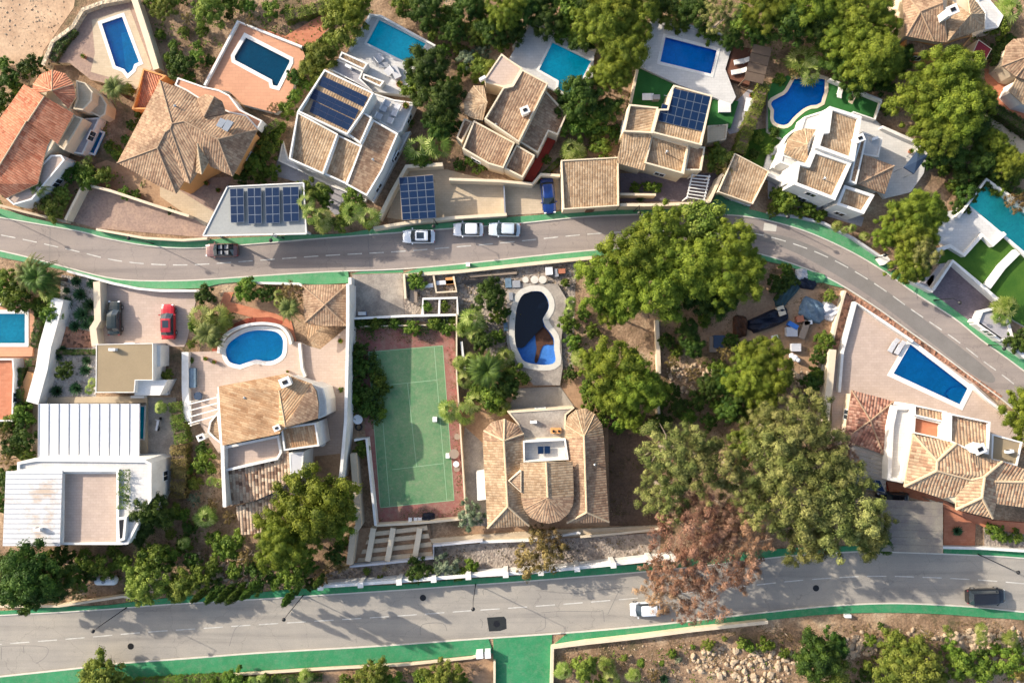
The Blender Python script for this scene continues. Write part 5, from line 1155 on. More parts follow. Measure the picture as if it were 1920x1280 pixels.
# 2 large brown hipped house
H = House('hipped_house', 'large house with broad brown many-sided hipped roof and ochre walls', 350, 250)
v = [(300, 151, 5.0), (322.6, 232, 7.6), (345, 227.5, 7.6), (409, 261, 7.4), (483, 243, 5.0), (219.5, 305.6, 5.0), (295, 277.5, 7.0), (310, 248, 7.5), (319.5, 241.5, 7.6),
     (382, 220, 6.2), (369, 186, 5.0), (350, 171, 5.0), (422, 212, 5.0), (436, 330.6, 5.0), (394, 312, 5.0), (371, 271, 6.9), (368.5, 325.6, 5.0), (356, 344, 5.3), (345, 340, 5.0), (336, 354, 4.8), (330, 363, 4.8), (297, 349, 5.0), (390.6, 302.5, 5.1), (460, 218, 5.0)]
H.roof(v, [(0, 5, 6, 7, 8, 1), (0, 1, 2, 3, 9, 10, 11), (3, 4, 23, 12, 9), (3, 13, 4), (2, 15, 14, 13, 3), (8, 17, 16, 15, 2, 1), (7, 18, 17, 8), (6, 20, 19, 18, 7), (5, 21, 20, 6)], 't_brown')
H.roof([(382, 220, 6.35), (369, 185, 5.1), (387, 176, 5.1), (402, 181, 6.3), (416, 190, 5.1), (421, 203, 5.1), (422, 213, 5.1)], [(0, 1, 2, 3), (0, 3, 4, 5, 6)], 't_brown')
H.roof([(370, 269, 7.2), (367, 323, 5.3), (378, 327, 5.6), (391, 303, 5.3)], [(0, 1, 2), (0, 2, 3)], 't_tan')
H.wall([(300, 158), (350, 177), (369, 192), (420, 212), (460, 222), (478, 246), (434, 325), (394, 308), (368, 322), (352, 338), (334, 352), (325, 355), (225, 303)], 4.8, 'orange', ins=.35)
H.block([(333, 145), (382, 162), (410, 168), (430, 178), (450, 205), (492, 226), (483, 243), (460, 218), (430, 212), (380, 190), (350, 171), (327, 160)], 3.4, 'white', 'pave_peach')
H.finish(12)
mb = MB()
for q in ([(413, 221), (425, 226), (415, 240), (405, 236)], [(426, 224), (438, 229), (426, 247), (416, 242)]): mb.prism(WP(q, 6.55), 6.3, 6.55)
t_ = tag(obj('solar_water_heater', mb, M['solarf']), 'pair of pale blue skylight-like solar collectors on the large brown hipped roof', 'solar heater')
# carport with white sheet roof and panels
H = House('carport', 'carport with pale sheet roof and a bank of blue solar panels', 480, 395, 'carport')
z_ = 4.0; mb = MB(); mb.prism(WP([(426, 350), (569, 343), (574, 438), (380, 442)], z_), z_-.12, z_, bottom=True); H.part('roof', mb, 'sheetg')
for q in ([(426, 350), (569, 343)], [(569, 343), (574, 438)], [(574, 438), (380, 442)], [(380, 442), (426, 350)]):
    mb = MB(); mb.strip(WP(q, z_+.12), .16, z_-.2, z_+.12); H.part('fascia', mb, 'white')
for q in ((432, 356), (562, 350), (566, 430), (392, 436), (500, 436)):
    p = P(q[0], q[1], z_-.15); mb = MB(); mb.box((p.x, p.y, (z_-.15)/2), (.25, .25, z_-.15)); H.part('post', mb, 'white')
for k, (x0, x1, yb) in enumerate(((431, 457, 418), (464, 490, 420), (497, 524, 419), (530, 560, 416))):
    nm = ('leftmost', 'second from left', 'third from left', 'rightmost')[k]
    solar(f'{nm} column of blue panels on the pale sheet carport roof', [(x0, 354-k), (x1, 353-k), (x1+1, yb-1), (x0+2, yb)], 2, 4, z=4.35, gap=.02, mat='solar')
# 3 white house with solar roof
H = House('white_villa', 'white parapeted house with tan tiled roofs carrying three dark solar strips', 640, 240, dz=-1.1)
zA = H.block([(608, 130), (701, 174), (681, 210), (651, 253), (557, 209)], 6.4, 'white', 't_tan', (-.45, .9), .13)
zB = H.block([(557, 209), (634, 251), (606, 327), (541, 298)], 5.6, 'white', 't_tan', (-.4, .9), .12)
H.block([(634, 252), (681, 275), (650, 346), (606, 326)], 5.2, 'white', 't_tan', (-.4, .9), .12)
H.block([(681, 209), (698, 220), (676, 270), (651, 252)], 6.0, 'white', 't_brown', (.9, .4), .1)
H.block([(699, 223), (747, 250), (717, 320), (688, 368), (648, 346), (676, 272)], 5.4, 'white', 't_brown', (.9, .35), .2)
H.block([(701, 174), (738, 186), (778, 192), (754, 246), (746, 250), (699, 222), (682, 208)], 3.6, 'white', 'pave_white')
H.block([(640, 96), (691, 119), (682, 132), (634, 109)], 3.6, 'white', 't_tan', (.4, .9), .1)
H.block([(681, 137), (722, 152), (713, 164), (679, 148)], 3.2, 'white', 't_tan', (.4, .9), .1)
H.block([(633, 110), (682, 133), (676, 147), (700, 172), (612, 128)], 3.0, 'white', 'pave_grey')
H.block([(747, 250), (772, 245), (720, 345), (700, 382), (688, 368), (717, 320)], 2.0, 'white', 'pave_white')
H.block([(530, 262), (541, 298), (606, 328), (690, 368), (686, 380), (610, 345), (520, 302)], 1.6, 'white', 'pave_white')
H.finish(14)
solar('upper dark solar strip on the white villa roof', [(606, 143), (690, 182), (681, 201), (597, 160)], 6, 2, zf=zA, edge='solark')
solar('middle dark solar strip on the white villa roof', [(589, 166), (673, 206), (665, 224), (580, 184)], 6, 2, zf=zA, edge='solark')
solar('lowest shorter dark solar strip on the white villa roof', [(588, 189), (664, 225), (652, 245), (580, 210)], 5, 2, zf=zA, edge='solark')
# solar carport over cream drive
H = House('solar_carport', 'open carport roofed by a blue solar grid on the cream driveway', 785, 370, 'carport')
for q in ([(750, 334), (811, 328)], [(754, 412), (818, 408)], [(750, 334), (754, 412)], [(811, 328), (818, 408)], [(781, 331), (786, 410)]):
    mb = MB(); mb.strip(WP(q, 2.75), .14, 2.6, 2.75); H.part('beam', mb, 'woodf')
for q in ((752, 336), (809, 331), (756, 410), (815, 406)):
    p = P(q[0], q[1], 2.6); mb = MB(); mb.box((p.x, p.y, 1.3), (.16, .16, 2.6)); H.part('post', mb, 'woodf')
solar('four by six blue solar grid over the cream driveway', [(748, 333), (812, 328), (818, 409), (755, 413)], 4, 6, z=2.95)
# 4 brown tiled house centre top
H = House('brown_tiled_house', 'house with brown tiled stepped roofs and cream parapets beside L-shaped pool', 960, 220, dz=-1.2)
H.block([(979, 130), (1028, 156), (973, 267), (908, 223), (943, 164), (961, 160)], 6.0, 'cream', 't_brown', (-.45, .9), .1, .1, .18)
H.block([(940, 100), (953, 110), (980, 128), (962, 160), (943, 164), (910, 155), (908, 147)], 5.0, 'cream', 'pave_blush')
H.fanroof([(907, 160, 5.0), (888, 161, 5.0), (876, 176, 5.0), (870, 192, 5.0), (871, 213, 5.0), (886, 222, 5.0), (905, 226, 5.0)], (914, 192, 6.0), 't_tan')
H.wall([(905, 165), (888, 166), (876, 178), (872, 212), (905, 224)], 4.9, 'cream', ins=.2)
H.block([(1022, 168), (1064, 213), (1046, 254), (1029, 247), (1009, 288), (974, 267)], 4.4, 'cream', 't_brown', (.9, .5), .14)
H.block([(888, 225), (966, 267), (944, 316), (916, 308), (866, 279)], 5.0, 'cream', 't_brown', (-.45, .9), .2)
H.block([(870, 221), (887, 228), (866, 268), (855, 258)], 4.2, 'cream', 't_brown', (-.5, .8), .2)
H.block([(968, 270), (1004, 291), (980, 334), (944, 316)], 4.6, 'cream', 't_brown', (-.3, .9), .2)
H.chimney(984, 213, 5.4); H.finish(12)
slab('red_terrace', [(1009, 290), (1030, 250), (1046, 256), (1000, 340), (980, 336)], .5, 'red')
# tiled garage
H = House('tiled_garage', 'flat-sided garage with mottled tan tiles right of the blue car', 1105, 345, 'garage')
H.block([(1052, 300), (1160, 294), (1161, 386), (1056, 393)], 3.2, 'cream', 't_tan', (0, 1), .06, .12, .16); H.finish(2)
# 5 house with solar grid
H = House('solar_grid_house', 'cream house with tan roofs and big dark solar grid near artificial turf', 1240, 250)
zS = H.block([(1263, 159), (1336, 179), (1316, 273), (1223, 249), (1235, 204), (1251, 204)], 5.8, 'cream', 't_tan', (-.2, 1), .1)
H.block([(1180, 195), (1235, 201), (1223, 250), (1169, 247)], 5.4, 'cream', 't_tan', (-.9, .2), .12)
H.roof([(1169, 248, 5.3), (1222, 252, 5.3), (1208, 320, 4.2), (1156, 305, 4.2)], [(0, 1, 3), (1, 2, 3)], 't_tan')
H.wall([(1171, 250), (1220, 254), (1207, 317), (1159, 303)], 4.1, 'cream', ins=.2)
H.block([(1222, 253), (1292, 272), (1283, 327), (1208, 306)], 4.6, 'cream', 't_tan', (.2, 1), .2)
H.block([(1292, 272), (1323, 275), (1316, 320), (1283, 320)], 4.2, 'cream', 't_brown', (.3, 1), .2)
H.block([(1326, 235), (1366, 232), (1362, 262), (1326, 268)], 2.4, 'stonew', 'pave_cream'); H.finish(10)
solar('dark solar grid of many panels on the cream house roof', [(1249, 162), (1332, 182), (1317, 247), (1234, 227)], 6, 4, zf=zS, skip={(0, 0), (0, 1)})
pergola([(1297, 325), (1333, 328), (1322, 378), (1286, 372)], 2.6, 8, 'thin white slatted pergola over the violet forecourt', 'white', .12)
pergola([(1413, 82), (1448, 90), (1430, 158), (1395, 150)], 3.0, 4, 'brown boarded pergola beside the wooden deck', 'slatd', 1.15, .1)
H = House('tiled_garage', 'square tan tiled garage roof with a white car nosing out beneath', 1395, 335, 'garage')
z_ = H.block([(1378, 287), (1443, 321), (1412, 383), (1346, 360)], 3.2, 'none' if 0 else 'cream', 't_tan', (-.3, 1), .1, .1, .12, z0=2.3, win=False)
for q in ((1380, 292), (1438, 322), (1352, 357)):
    p = P(q[0], q[1], 2.3); mb = MB(); mb.box((p.x, p.y, 1.15), (.35, .35, 2.3)); H.part('pillar', mb, 'cream')
# 7 white house
H = House('white_angular_house', 'white house with five tan tiled roof panels below the free-form pool', 1560, 300)
H.block([(1556, 199), (1616, 218), (1602, 303), (1530, 277), (1540, 245), (1550, 244)], 6.2, 'white', 't_tan', (.2, .9), .1, .3, .4)
H.block([(1526, 280), (1598, 304), (1566, 376), (1488, 346), (1495, 302), (1515, 307)], 5.6, 'white', 't_tan', (-.2, .9), .12, .3, .4)
H.fanroof([(1530, 243, 4.4), (1509, 241, 4.4), (1491, 246, 4.4), (1477, 262, 4.4), (1470, 286, 4.4), (1486, 296, 4.4), (1515, 306, 4.4)], (1514, 271, 5.4), 't_tan')
H.wall([(1530, 245), (1509, 243), (1492, 249), (1478, 264), (1472, 286), (1513, 305)], 4.3, 'white', ins=.2)
H.block([(1616, 250), (1625, 262), (1606, 346), (1592, 340), (1600, 304)], 5.0, 'white', 't_brown', (1, .2), .1)
H.roof([(1620, 290, 4.8), (1677, 311, 4.8), (1659, 364, 3.6), (1608, 345, 4.8)], [(0, 1, 3), (1, 2, 3)], 't_brown')
H.wall([(1620, 294), (1672, 312), (1657, 360), (1610, 344)], 3.5, 'white', ins=.2)
H.block([(1583, 346), (1641, 365), (1620, 402), (1568, 384)], 4.6, 'white', 't_tan', (-.1, .9), .12, .3, .35)
H.block([(1617, 246), (1656, 258), (1648, 296), (1612, 290)], 3.0, 'white', 'pave_white')
H.block([(1540, 208), (1556, 200), (1550, 246), (1530, 276), (1500, 244), (1508, 218)], 3.4, 'white', 'pave_white')
H.block([(1466, 288), (1500, 300), (1492, 345), (1472, 345), (1480, 312), (1462, 305)], 3.6, 'white', 'pave_white')
H.chimney(1604, 264, 5.6, 1.1, .9); H.finish(14)
t = thing('canopy', 'blue canvas canopy on the white terrace corner', 'canopy', P(1718, 303, .7)); z_ = 3.3
c_ = WP([(1721, 282), (1739, 292), (1714, 326), (1695, 314)], z_); ce_ = sum(c_, Vector())/4+Vector((0, 0, .25)); mb = MB()
for a, b in zip(c_, c_[1:]+c_[:1]): mb.face([b, a, ce_]); mb.face([b-Vector((0, 0, .2)), a-Vector((0, 0, .2)), a, b])
obj('cover', mb, M['navy'], t)
for p in c_: q = p.lerp(ce_, .06); mb = MB(); mb.tube((q.x, q.y, .7), (q.x, q.y, z_), .04, n=6); obj('post', mb, M['steel'], t)
# 8 top right hip cluster
H = House('hipped_villa', 'villa with several hipped brown roofs and white chimney at top right', 1770, 40)
H.roof([(1690, -20, 4.6), (1699, 68, 4.6), (1751, 78, 4.6), (1776, 80, 4.6), (1726, 22, 6.2), (1768, 5, 6.4), (1768, -30, 6.4)], [(0, 1, 4), (1, 2, 4), (2, 3, 5, 4), (0, 4, 5, 6)], 't_brown')
H.fanroof([(1778, -4, 4.6), (1775, 30, 4.6), (1777, 60, 4.6), (1776, 79, 4.6), (1797, 70, 4.6), (1820, 63, 4.6), (1845, 54, 4.6), (1847, 26, 4.6), (1832, 5, 4.6), (1815, -8, 4.6)], (1820, 27, 6.6), 't_tan')
H.wall([(1694, -20), (1700, 66), (1760, 76), (1776, 78), (1842, 54), (1844, 26), (1815, -6), (1770, -30)], 4.4, 'cream', ins=.25)
H.block([(1698, 70), (1762, 84), (1800, 70), (1825, 66), (1800, 97), (1760, 105), (1696, 100)], 2.8, 'orange', 't_brown', (.2, 1), .1)
H.block([(1847, 56), (1846, 24), (1830, 0), (1850, -8), (1882, 30), (1872, 52)], 2.6, 'white', 'pave_white')
H.chimney(1771, 30, 5.8, 1.6, 1.1); H.finish(6)
H = House('garden_shed', 'small shed with a flat maroon cover near the top right villa', 1840, 97, 'shed')
H.block([(1835, 74), (1860, 92), (1844, 121), (1820, 107)], 2.4, 'cream', 'maroon', None, par=.04, pw=.08); H.finish(1)
H = House('tiled_house', 'tiled house cut off by the right edge above the terracotta yard', 1910, 110)
H.roof([(1900, 74, 4.0), (1990, 60, 4.0), (1887, 86, 4.0), (1879, 124, 3.6), (1905, 144, 3.6), (1990, 170, 3.6), (1940, 100, 5.4)], [(0, 2, 3, 6), (3, 4, 6), (4, 5, 6), (0, 6, 1), (5, 1, 6)], 't_brown')
H.wall([(1900, 80), (1985, 66), (1985, 162), (1905, 140), (1884, 120), (1890, 88)], 3.5, 'cream', ins=.2)
H.roof([(1906, 146, 3.4), (1990, 170, 3.4), (1990, 215, 2.8), (1920, 196, 2.8), (1893, 172, 2.8)], [(0, 1, 2, 3, 4)], 't_tan')
H.wall([(1908, 148), (1985, 172), (1985, 212), (1920, 194), (1897, 172)], 2.7, 'white', ins=.1); H.finish(3)
# 10 lower right house
H = House('many_hipped_house', 'cream house with intersecting pale tiled hips below the four-sided pool', 1790, 870, dz=1.8)
v = [(1712, 814, 4.6), (1757, 864, 6.2), (1756, 882, 6.2), (1695, 912, 4.6), (1782, 828, 4.6), (1793, 831, 5.6), (1811, 843, 5.6), (1846, 893, 6.6), (1820, 899, 5.6), (1768, 934, 4.4), (1793, 929, 4.6), (1792, 955, 4.4), (1841, 932, 6.4), (1861, 971, 4.4), (1868, 944, 4.4), (1865, 902, 5.4), (1879, 865, 5.6), (1838, 856, 4.8), (1940, 885, 5.0), (1990, 960, 4.4), (1990, 905, 5.4)]
H.roof(v, [(0, 1, 2, 3), (0, 4, 5, 1), (1, 5, 6, 7, 8, 2), (3, 2, 8, 10, 9), (7, 8, 10, 11, 12), (12, 11, 13), (7, 12, 13, 14, 15, 16), (6, 17, 16, 7), (16, 15, 20, 18), (15, 14, 19, 20)], 't_pale', rw=.16)
H.wall([(1715, 820), (1782, 832), (1838, 858), (1935, 880), (1985, 900), (1985, 955), (1868, 940), (1858, 966), (1795, 950), (1768, 930), (1700, 908)], 4.3, 'cream', ins=.25)
H.block([(1714, 758), (1776, 771), (1774, 793), (1714, 779)], 3.4, 'white', 't_pale', (0, -1), .1)
H.block([(1714, 779), (1775, 794), (1781, 827), (1712, 812)], 3.0, 'white', 'pave_terra', None, par=.6)
H.block([(1782, 774), (1858, 790), (1854, 852), (1812, 842), (1781, 828)], 5.0, 'white', 't_pale', (0, -1), .12)
H.block([(1860, 812), (1918, 828), (1908, 874), (1858, 862)], 3.8, 'white', 'taupe', None, par=.15)
H.block([(1676, 760), (1714, 760), (1712, 812), (1694, 906), (1663, 900), (1668, 800)], 2.4, 'white', 'pave_white', None, par=.5, pw=.5)
H.chimney(1822, 838, 5.0, 1.5, 1.1); H.finish(10)
H = House('tiled_outbuilding', 'outbuilding with mottled red tiled hipped roof left of the cream hipped house', 1628, 795, 'outbuilding')
H.roof([(1597, 731, 3.0), (1676, 752, 3.0), (1656, 852, 3.0), (1583, 824, 3.0), (1632, 788, 4.1)], [(0, 1, 4), (1, 2, 4), (2, 3, 4), (3, 0, 4)], 't_pink')
H.wall([(1598, 735), (1672, 755), (1653, 848), (1587, 820)], 2.9, 'cream', ins=.25); H.finish(3)
slab('red_terrace_east', [(1663, 902), (1700, 908), (1770, 935), (1800, 958), (1862, 975), (1990, 985), (1990, 1012), (1850, 990), (1768, 950), (1700, 930), (1668, 925)], .35, 'pave_terra', side='red')
slab('red_terrace_low', [(1770, 948), (1830, 968), (1828, 1022), (1770, 1022)], .14, 'pave_terra')
slab('garden_bed_east', [(1845, 985), (1990, 1015), (1990, 1034), (1846, 1024)], .06, 'greyrub')
pergola([(1656, 936), (1768, 941), (1768, 1037), (1648, 1033)], 4.2, 7, 'wide grey netted carport roof beside the lower road', 'net', .92, .06, 'shade_canopy', beams=4, postmat='steel')
pergola([(1590, 832), (1664, 850), (1660, 925), (1600, 905)], 2.8, 9, 'grey weathered timber canopy half under the eucalyptus', 'slatw', .5, .07, 'timber_canopy', beams=3)
solar('tilted strip of narrow blue panels under the eucalyptus branches', [(1600, 893), (1650, 900), (1660, 922), (1590, 912)], 5, 1, z=3.05)
# 11 twin-winged villa
H = House('twin_winged_villa', 'villa with two long tan tiled wings, rounded ends and a central roof well', 1020, 880)
H.roof([(905, 828, 4.4), (945, 827, 6.2), (981, 826, 4.6), (952, 949, 6.2), (914, 990, 4.4), (992, 985, 4.4), (989, 935, 4.5)], [(0, 1, 3, 4), (1, 2, 6, 5, 3), (3, 5, 4)], 't_tan', rw=.13)
H.fanroof([(905, 828, 4.4), (907, 807, 4.4), (922, 791, 4.4), (946, 785, 4.4), (970, 796, 4.4), (982, 813, 4.4), (983, 826, 4.4)], (945, 826, 6.2), 't_brown', rw=.12)
H.roof([(1060, 820, 4.6), (1095, 818, 6.2), (1132, 818, 4.4), (1142, 978, 4.4), (1100, 960, 6.0), (1063, 980, 4.4), (1100, 980, 4.4)], [(0, 1, 4, 5), (1, 2, 3, 4), (5, 4, 6), (4, 3, 6)], 't_brown', rw=.13)
H.fanroof([(1060, 820, 4.4), (1060, 796, 4.4), (1066, 779, 4.4), (1080, 768, 4.4), (1099, 765, 4.4), (1115, 776, 4.4), (1129, 795, 4.4), (1132, 818, 4.4)], (1095, 818, 6.2), 't_tan')
H.roof([(975, 868, 5.6), (1024, 866, 7.0), (1074, 865, 5.6), (1076, 930, 5.6), (1027, 932, 7.0), (977, 934, 5.6)], [(0, 1, 4, 5), (1, 2, 3, 4)], 't_tan', rw=.13)
H.fanroof([(977, 934, 5.6), (982, 954, 5.6), (993, 969, 5.6), (1010, 978, 5.6), (1030, 981, 5.6), (1050, 976, 5.6), (1066, 962, 5.6), (1074, 947, 5.6), (1076, 930, 5.6)], (1027, 932, 7.0), 't_brown')
H.wall([(907, 825), (922, 793), (946, 788), (980, 815), (988, 981), (917, 986)], 4.3, 'cream', ins=.35)
H.wall([(1062, 800), (1080, 771), (1114, 779), (1129, 815), (1138, 974), (1066, 976)], 4.3, 'cream', ins=.35)
H.wall([(978, 868), (1072, 866), (1073, 945), (1050, 972), (1010, 974), (980, 948)], 5.4, 'cream', ins=.3)
H.block([(950, 771), (1078, 764), (1062, 778), (1060, 822), (983, 824), (970, 795)], 3.6, 'cream', 'concrete', None, par=.12)
H.block([(980, 826), (1061, 822), (1067, 862), (981, 867)], 4.9, 'white', 'pave_white', None, par=1.0, pw=.2)
H.block([(952, 901), (978, 880), (978, 925)], 5.9, 'cream', 't_brown', (-1, 0), .1, .05, .1, win=False)
mb = MB(); p = P(1042, 806, 3.6); mb.box((p.x, p.y, 4.0), (1.3, .6, 1.2)); ch = obj('chimney', mb, M['orange'], H.r)
for s_ in (-.35, .35): mb = MB(); mb.tube((p.x+s_, p.y, 4.6), (p.x+s_, p.y, 4.75), .16, n=10); obj('flue', mb, M['black'], ch)
H.finish(12)
solar('single blue solar panel in the white roof well', [(1008, 836), (1032, 835), (1032, 850), (1008, 851)], 2, 1, z=4.4)
slab('white_skylight_strip', [(893, 886), (909, 884), (911, 936), (895, 938)], 2.0, 'white', label='white narrow lean-to roof on the left flank of the twin-winged villa', cat='lean-to')
# 12 ochre roof villa
H = House('ochre_roof_villa', 'white villa with large streaked ochre roof below the bean-shaped pool', 500, 790, dz=1.4)
H.roof([(410, 724, 5.2), (534, 700.6, 5.2), (584, 719, 5.2), (535, 800, 6.6), (523, 813, 5.8), (417, 835, 5.0), (523, 732, 6.0)], [(0, 1, 6, 4, 5), (1, 2, 3, 6), (6, 3, 4)], 't_gold', rw=.07)
H.roof([(584, 719, 5.2), (592, 732, 5.2), (597, 757, 5.2), (596, 784, 5.2), (538, 803, 5.2), (535, 800, 6.55)], [(0, 1, 2, 3, 4, 5)], 't_brown')
H.wall([(412, 727), (534, 704), (582, 721), (592, 757), (590, 780), (538, 800), (520, 812), (419, 831)], 4.9, 'white', ins=.15)
H.block([(526, 801), (592, 792), (599, 836), (532, 845)], 4.6, 'white', 't_gold', (.2, 1), .1)
H.block([(584, 718), (606, 727), (612, 750), (613, 777), (596, 786), (598, 757), (594, 733)], 3.9, 'white', 'pave_white', None, par=.06)
H.block([(417, 837), (523, 815), (529, 848), (521, 862), (418, 885)], 3.6, 'white', 'pave_blush', None, par=.7, pw=.3)
H.roof([(415, 884, 3.36), (521, 862, 3.72), (521, 848, 3.95), (541, 845, 4.0), (544, 895, 3.18), (528, 916, 2.83), (476, 939, 2.45), (440, 946, 2.33), (419, 952, 2.23)], [(0, 1, 2, 3, 4, 5, 6, 7, 8)], 't_grey')
H.roof([(441, 948, 1.95), (480, 940, 2.08), (530, 918, 2.45), (545, 900, 2.74), (560, 990, 1.25), (452, 1003, 1.04)], [(0, 1, 2, 3, 4, 5)], 't_grey')
H.wall([(417, 887), (538, 848), (541, 893), (526, 914), (422, 948)], 1.8, 'white', ins=.1)
H.wall([(446, 950), (540, 905), (555, 985), (456, 998)], .8, 'white', ins=.1, win=False)
H.block([(541, 848), (570, 846), (567, 896), (544, 898)], 3.7, 'white', 'greyw', None, par=.03)
H.block([(409, 770), (416, 834), (400, 822), (388, 810), (392, 790)], 3.2, 'white', 't_tan', (-1, .1), .15)
H.chimney(541, 715, 5.0, 1.3, 1.1); H.chimney(382, 818, 1.4, .8, .8); H.chimney(524, 800, 5.2, 1.0, .7)
H.finish(10)
fwall('garden_wall', [(411, 725), (416, 800), (418, 880), (421, 950)], 5.45, .45, 'white', 'tall white side wall left of the streaked ochre roof')
pergola([(352, 752), (410, 738), (413, 782), (353, 800)], 3.6, 4, 'white pergola of four thin bars left of the ochre roof', 'white', .16, .12)
slab('planting_bed', [(590, 855), (638, 850), (638, 900), (585, 905)], .64, 'dirt')
# pyramid roof garage
H = House('pyramid_roof_garage', 'garage with cross-hipped brown pyramid roof left of the concrete pad', 612, 575, 'garage')
H.roof([(566, 534, 2.9), (651, 533, 2.9), (650, 611, 2.9), (606, 611, 2.9), (572, 604, 2.9), (609, 571, 4.3)], [(0, 1, 5), (1, 2, 5), (2, 3, 4, 5), (4, 0, 5)], 't_brown')
H.roof([(573, 603, 2.86), (606, 609, 2.86), (577, 637, 2.5)], [(0, 1, 2)], 't_gold')
H.wall([(570, 537), (647, 537), (646, 607), (575, 602)], 2.8, 'white', ins=.2); H.finish(3)
# 13 modern white complex, left
H = House('flat_roof_house', 'flat taupe roofed annexe with white boxes beside the gravel garden', 235, 690)
H.block([(180, 645), (287, 643), (287, 713), (254, 713), (252, 736), (179, 736)], 3.4, 'white', 'taupe', None, par=.05, pw=.1)
H.block([(254, 713), (314, 712), (300, 741), (252, 741)], 2.6, 'white', 'white', None, par=.04, pw=.1)
H.block([(287, 647), (301, 647), (301, 687), (287, 687)], 2.4, 'white', 'white', None, par=.04, pw=.1); H.finish(4)
t = thing('sliding_pool_cover', 'white ribbed sliding pool cover with a teal water strip showing', 'pool cover', P(165, 808, .4))
for k in range(10):
    x0 = 72+k*18.9; mb = MB(); z_ = 2.2-.06*(k % 2)
    a = WP([(x0-.5*0, 757), (x0+19.4, 757), (x0+18.9-.1*k*.5, 858), (x0-.5-.2*k*.5, 858)], z_); a = ccw(a)
    g = []
    mb.prism(a, 1.9, z_, bottom=True); s_ = obj('cover_segment', mb, M['sheet'], t)
    mb = MB(); mb.strip(WP([(x0, 757), (x0-.6, 858)], z_+.07), .1, z_, z_+.07); obj('rib', mb, M['steel'], s_)
mb = MB(); mb.strip(WP([(72, 757), (262, 757)], 1.9), .1, .4, 1.9); obj('side_panel', mb, M['glassd'], t)
mb = MB(); mb.strip(WP([(68, 858), (257, 858)], 1.9), .1, .4, 1.9); obj('side_panel', mb, M['glassd'], t)
pool([(262, 762), (271, 762), (269, 822), (261, 822)], .35, 'narrow teal end of water beside the white ribbed cover', 'pool_c', 'w', .18)
slab('cover_surround', [(62, 745), (276, 742), (276, 878), (60, 878)], .3, 'pave_cream', holes=[HOLES[-1]] and [inset(HOLES[-1], .02)])
H = House('white_metal_roof_house', 'white building with rust-stained ribbed metal roof at lower left', 120, 950, dz=2.0)
H.block([(32, 866), (68, 860), (272, 862), (284, 868), (284, 935), (240, 1020), (218, 1020), (218, 884), (32, 884)], 3.2, 'white', 'pave_white', None, par=.3, pw=.3)
H.block([(115, 884), (224, 884), (238, 1021), (113, 1021)], 2.6, 'white', 'pave_blush', None, par=.35, pw=.25)
zr = 5.3; mb = MB(); mb.prism(WP([(11, 883), (117, 882), (112, 1023), (5, 1023)], zr), zr-.15, zr, bottom=True); rr = H.part('roof', mb, 'rustsheet')
for k in range(15):
    y = 888+k*9.3; mb = MB(); mb.strip(WP([(10.5-.038*(y-883), y), (116.5-.036*(y-883), y)], zr+.04), .07, zr, zr+.04); obj('roof_seam', mb, M['steel'], rr)
H.wall([(12, 884), (116, 883), (111, 1021), (7, 1021)], zr-2.16, 'white', ins=.1)
H.block([(218, 970), (238, 968), (234, 1012), (220, 1016)], 3.5, 'white', 'black', None, par=.05, pw=.3, win=False); H.finish(8)
H = House('white_annexe', 'small white annexe with zigzag grey step roofs near the right edge palm', 1860, 605, 'annexe')
H.block([(1840, 582), (1872, 574), (1892, 600), (1902, 636), (1875, 640), (1830, 608)], 1.5, 'white', 'pave_grey', None, par=.3, pw=.3); H.finish(1)
# far left fragments
H = House('orange_terrace_house', 'orange tiled terrace house fragment at the far left edge', 10, 720)
H.block([(-70, 672), (25, 672), (27, 700), (24, 790), (-70, 790)], 2.0, 'white', 'pave_terra', None, par=.4); H.finish(2)
crate(55, 732, 1.2, 5.0, 1.0, 'slanting orange timber ramp beside the gravel garden', 'woodlt', 'timber_ramp', 'ramp', -24)
# ---------------------------------------------------------------- cars
car(415, 469, 181, 'rose-brown open-topped car parked at the kerb below the pale sheet carport', (.17, .085, .075), kind='open', L=4.3)
car(785, 443, 180, 'white car with dark sunroof, leftmost of three parked below the cream driveway', (.72, .75, .78), kind='suv', L=4.3, sunroof=True, Hh=1.6)
car(878, 430, 180, 'white car with plain white roof, middle of three parked in a row', (.78, .78, .78), L=4.0)
car(946, 430, 178, 'pale silver-blue van, rightmost of three vehicles parked in a row', (.55, .62, .66), kind='suv', L=4.2, Hh=1.7)
car(1028, 367, -84, 'dark blue car parked nose down on the cream driveway beside the tiled garage', (.005, .03, .16), L=4.7)
car(213, 596, 90, 'dark green-grey car parked on the blush driveway', (.010, .018, .016), L=4.6, W=1.75, Hh=1.45)
car(314, 603, 91, 'red car parked on the blush driveway', (.42, .006, .012), L=4.7, kind='suv', Hh=1.45, roofcol=(.38, .012, .02), sunroof=True)
car(1386, 366, 160, 'white car mostly hidden under the square tiled garage roof', (.75, .76, .78), L=4.1)
car(1210, 1142, 183, 'white hatchback driving left on the lower road beneath the pinkish tree', (.78, .79, .80), L=4.0, hood=.2, tail=.05)
car(1850, 1118, 2, 'black boxy off-roader driving on the lower road at right', (.012, .012, .014), kind='van', L=5.0, W=2.0, Hh=1.85, hood=.2, tail=.02)
car(1675, 935, 178, 'dark car tucked below the red wall beside the netted carport', (.01, .01, .015), L=4.2)
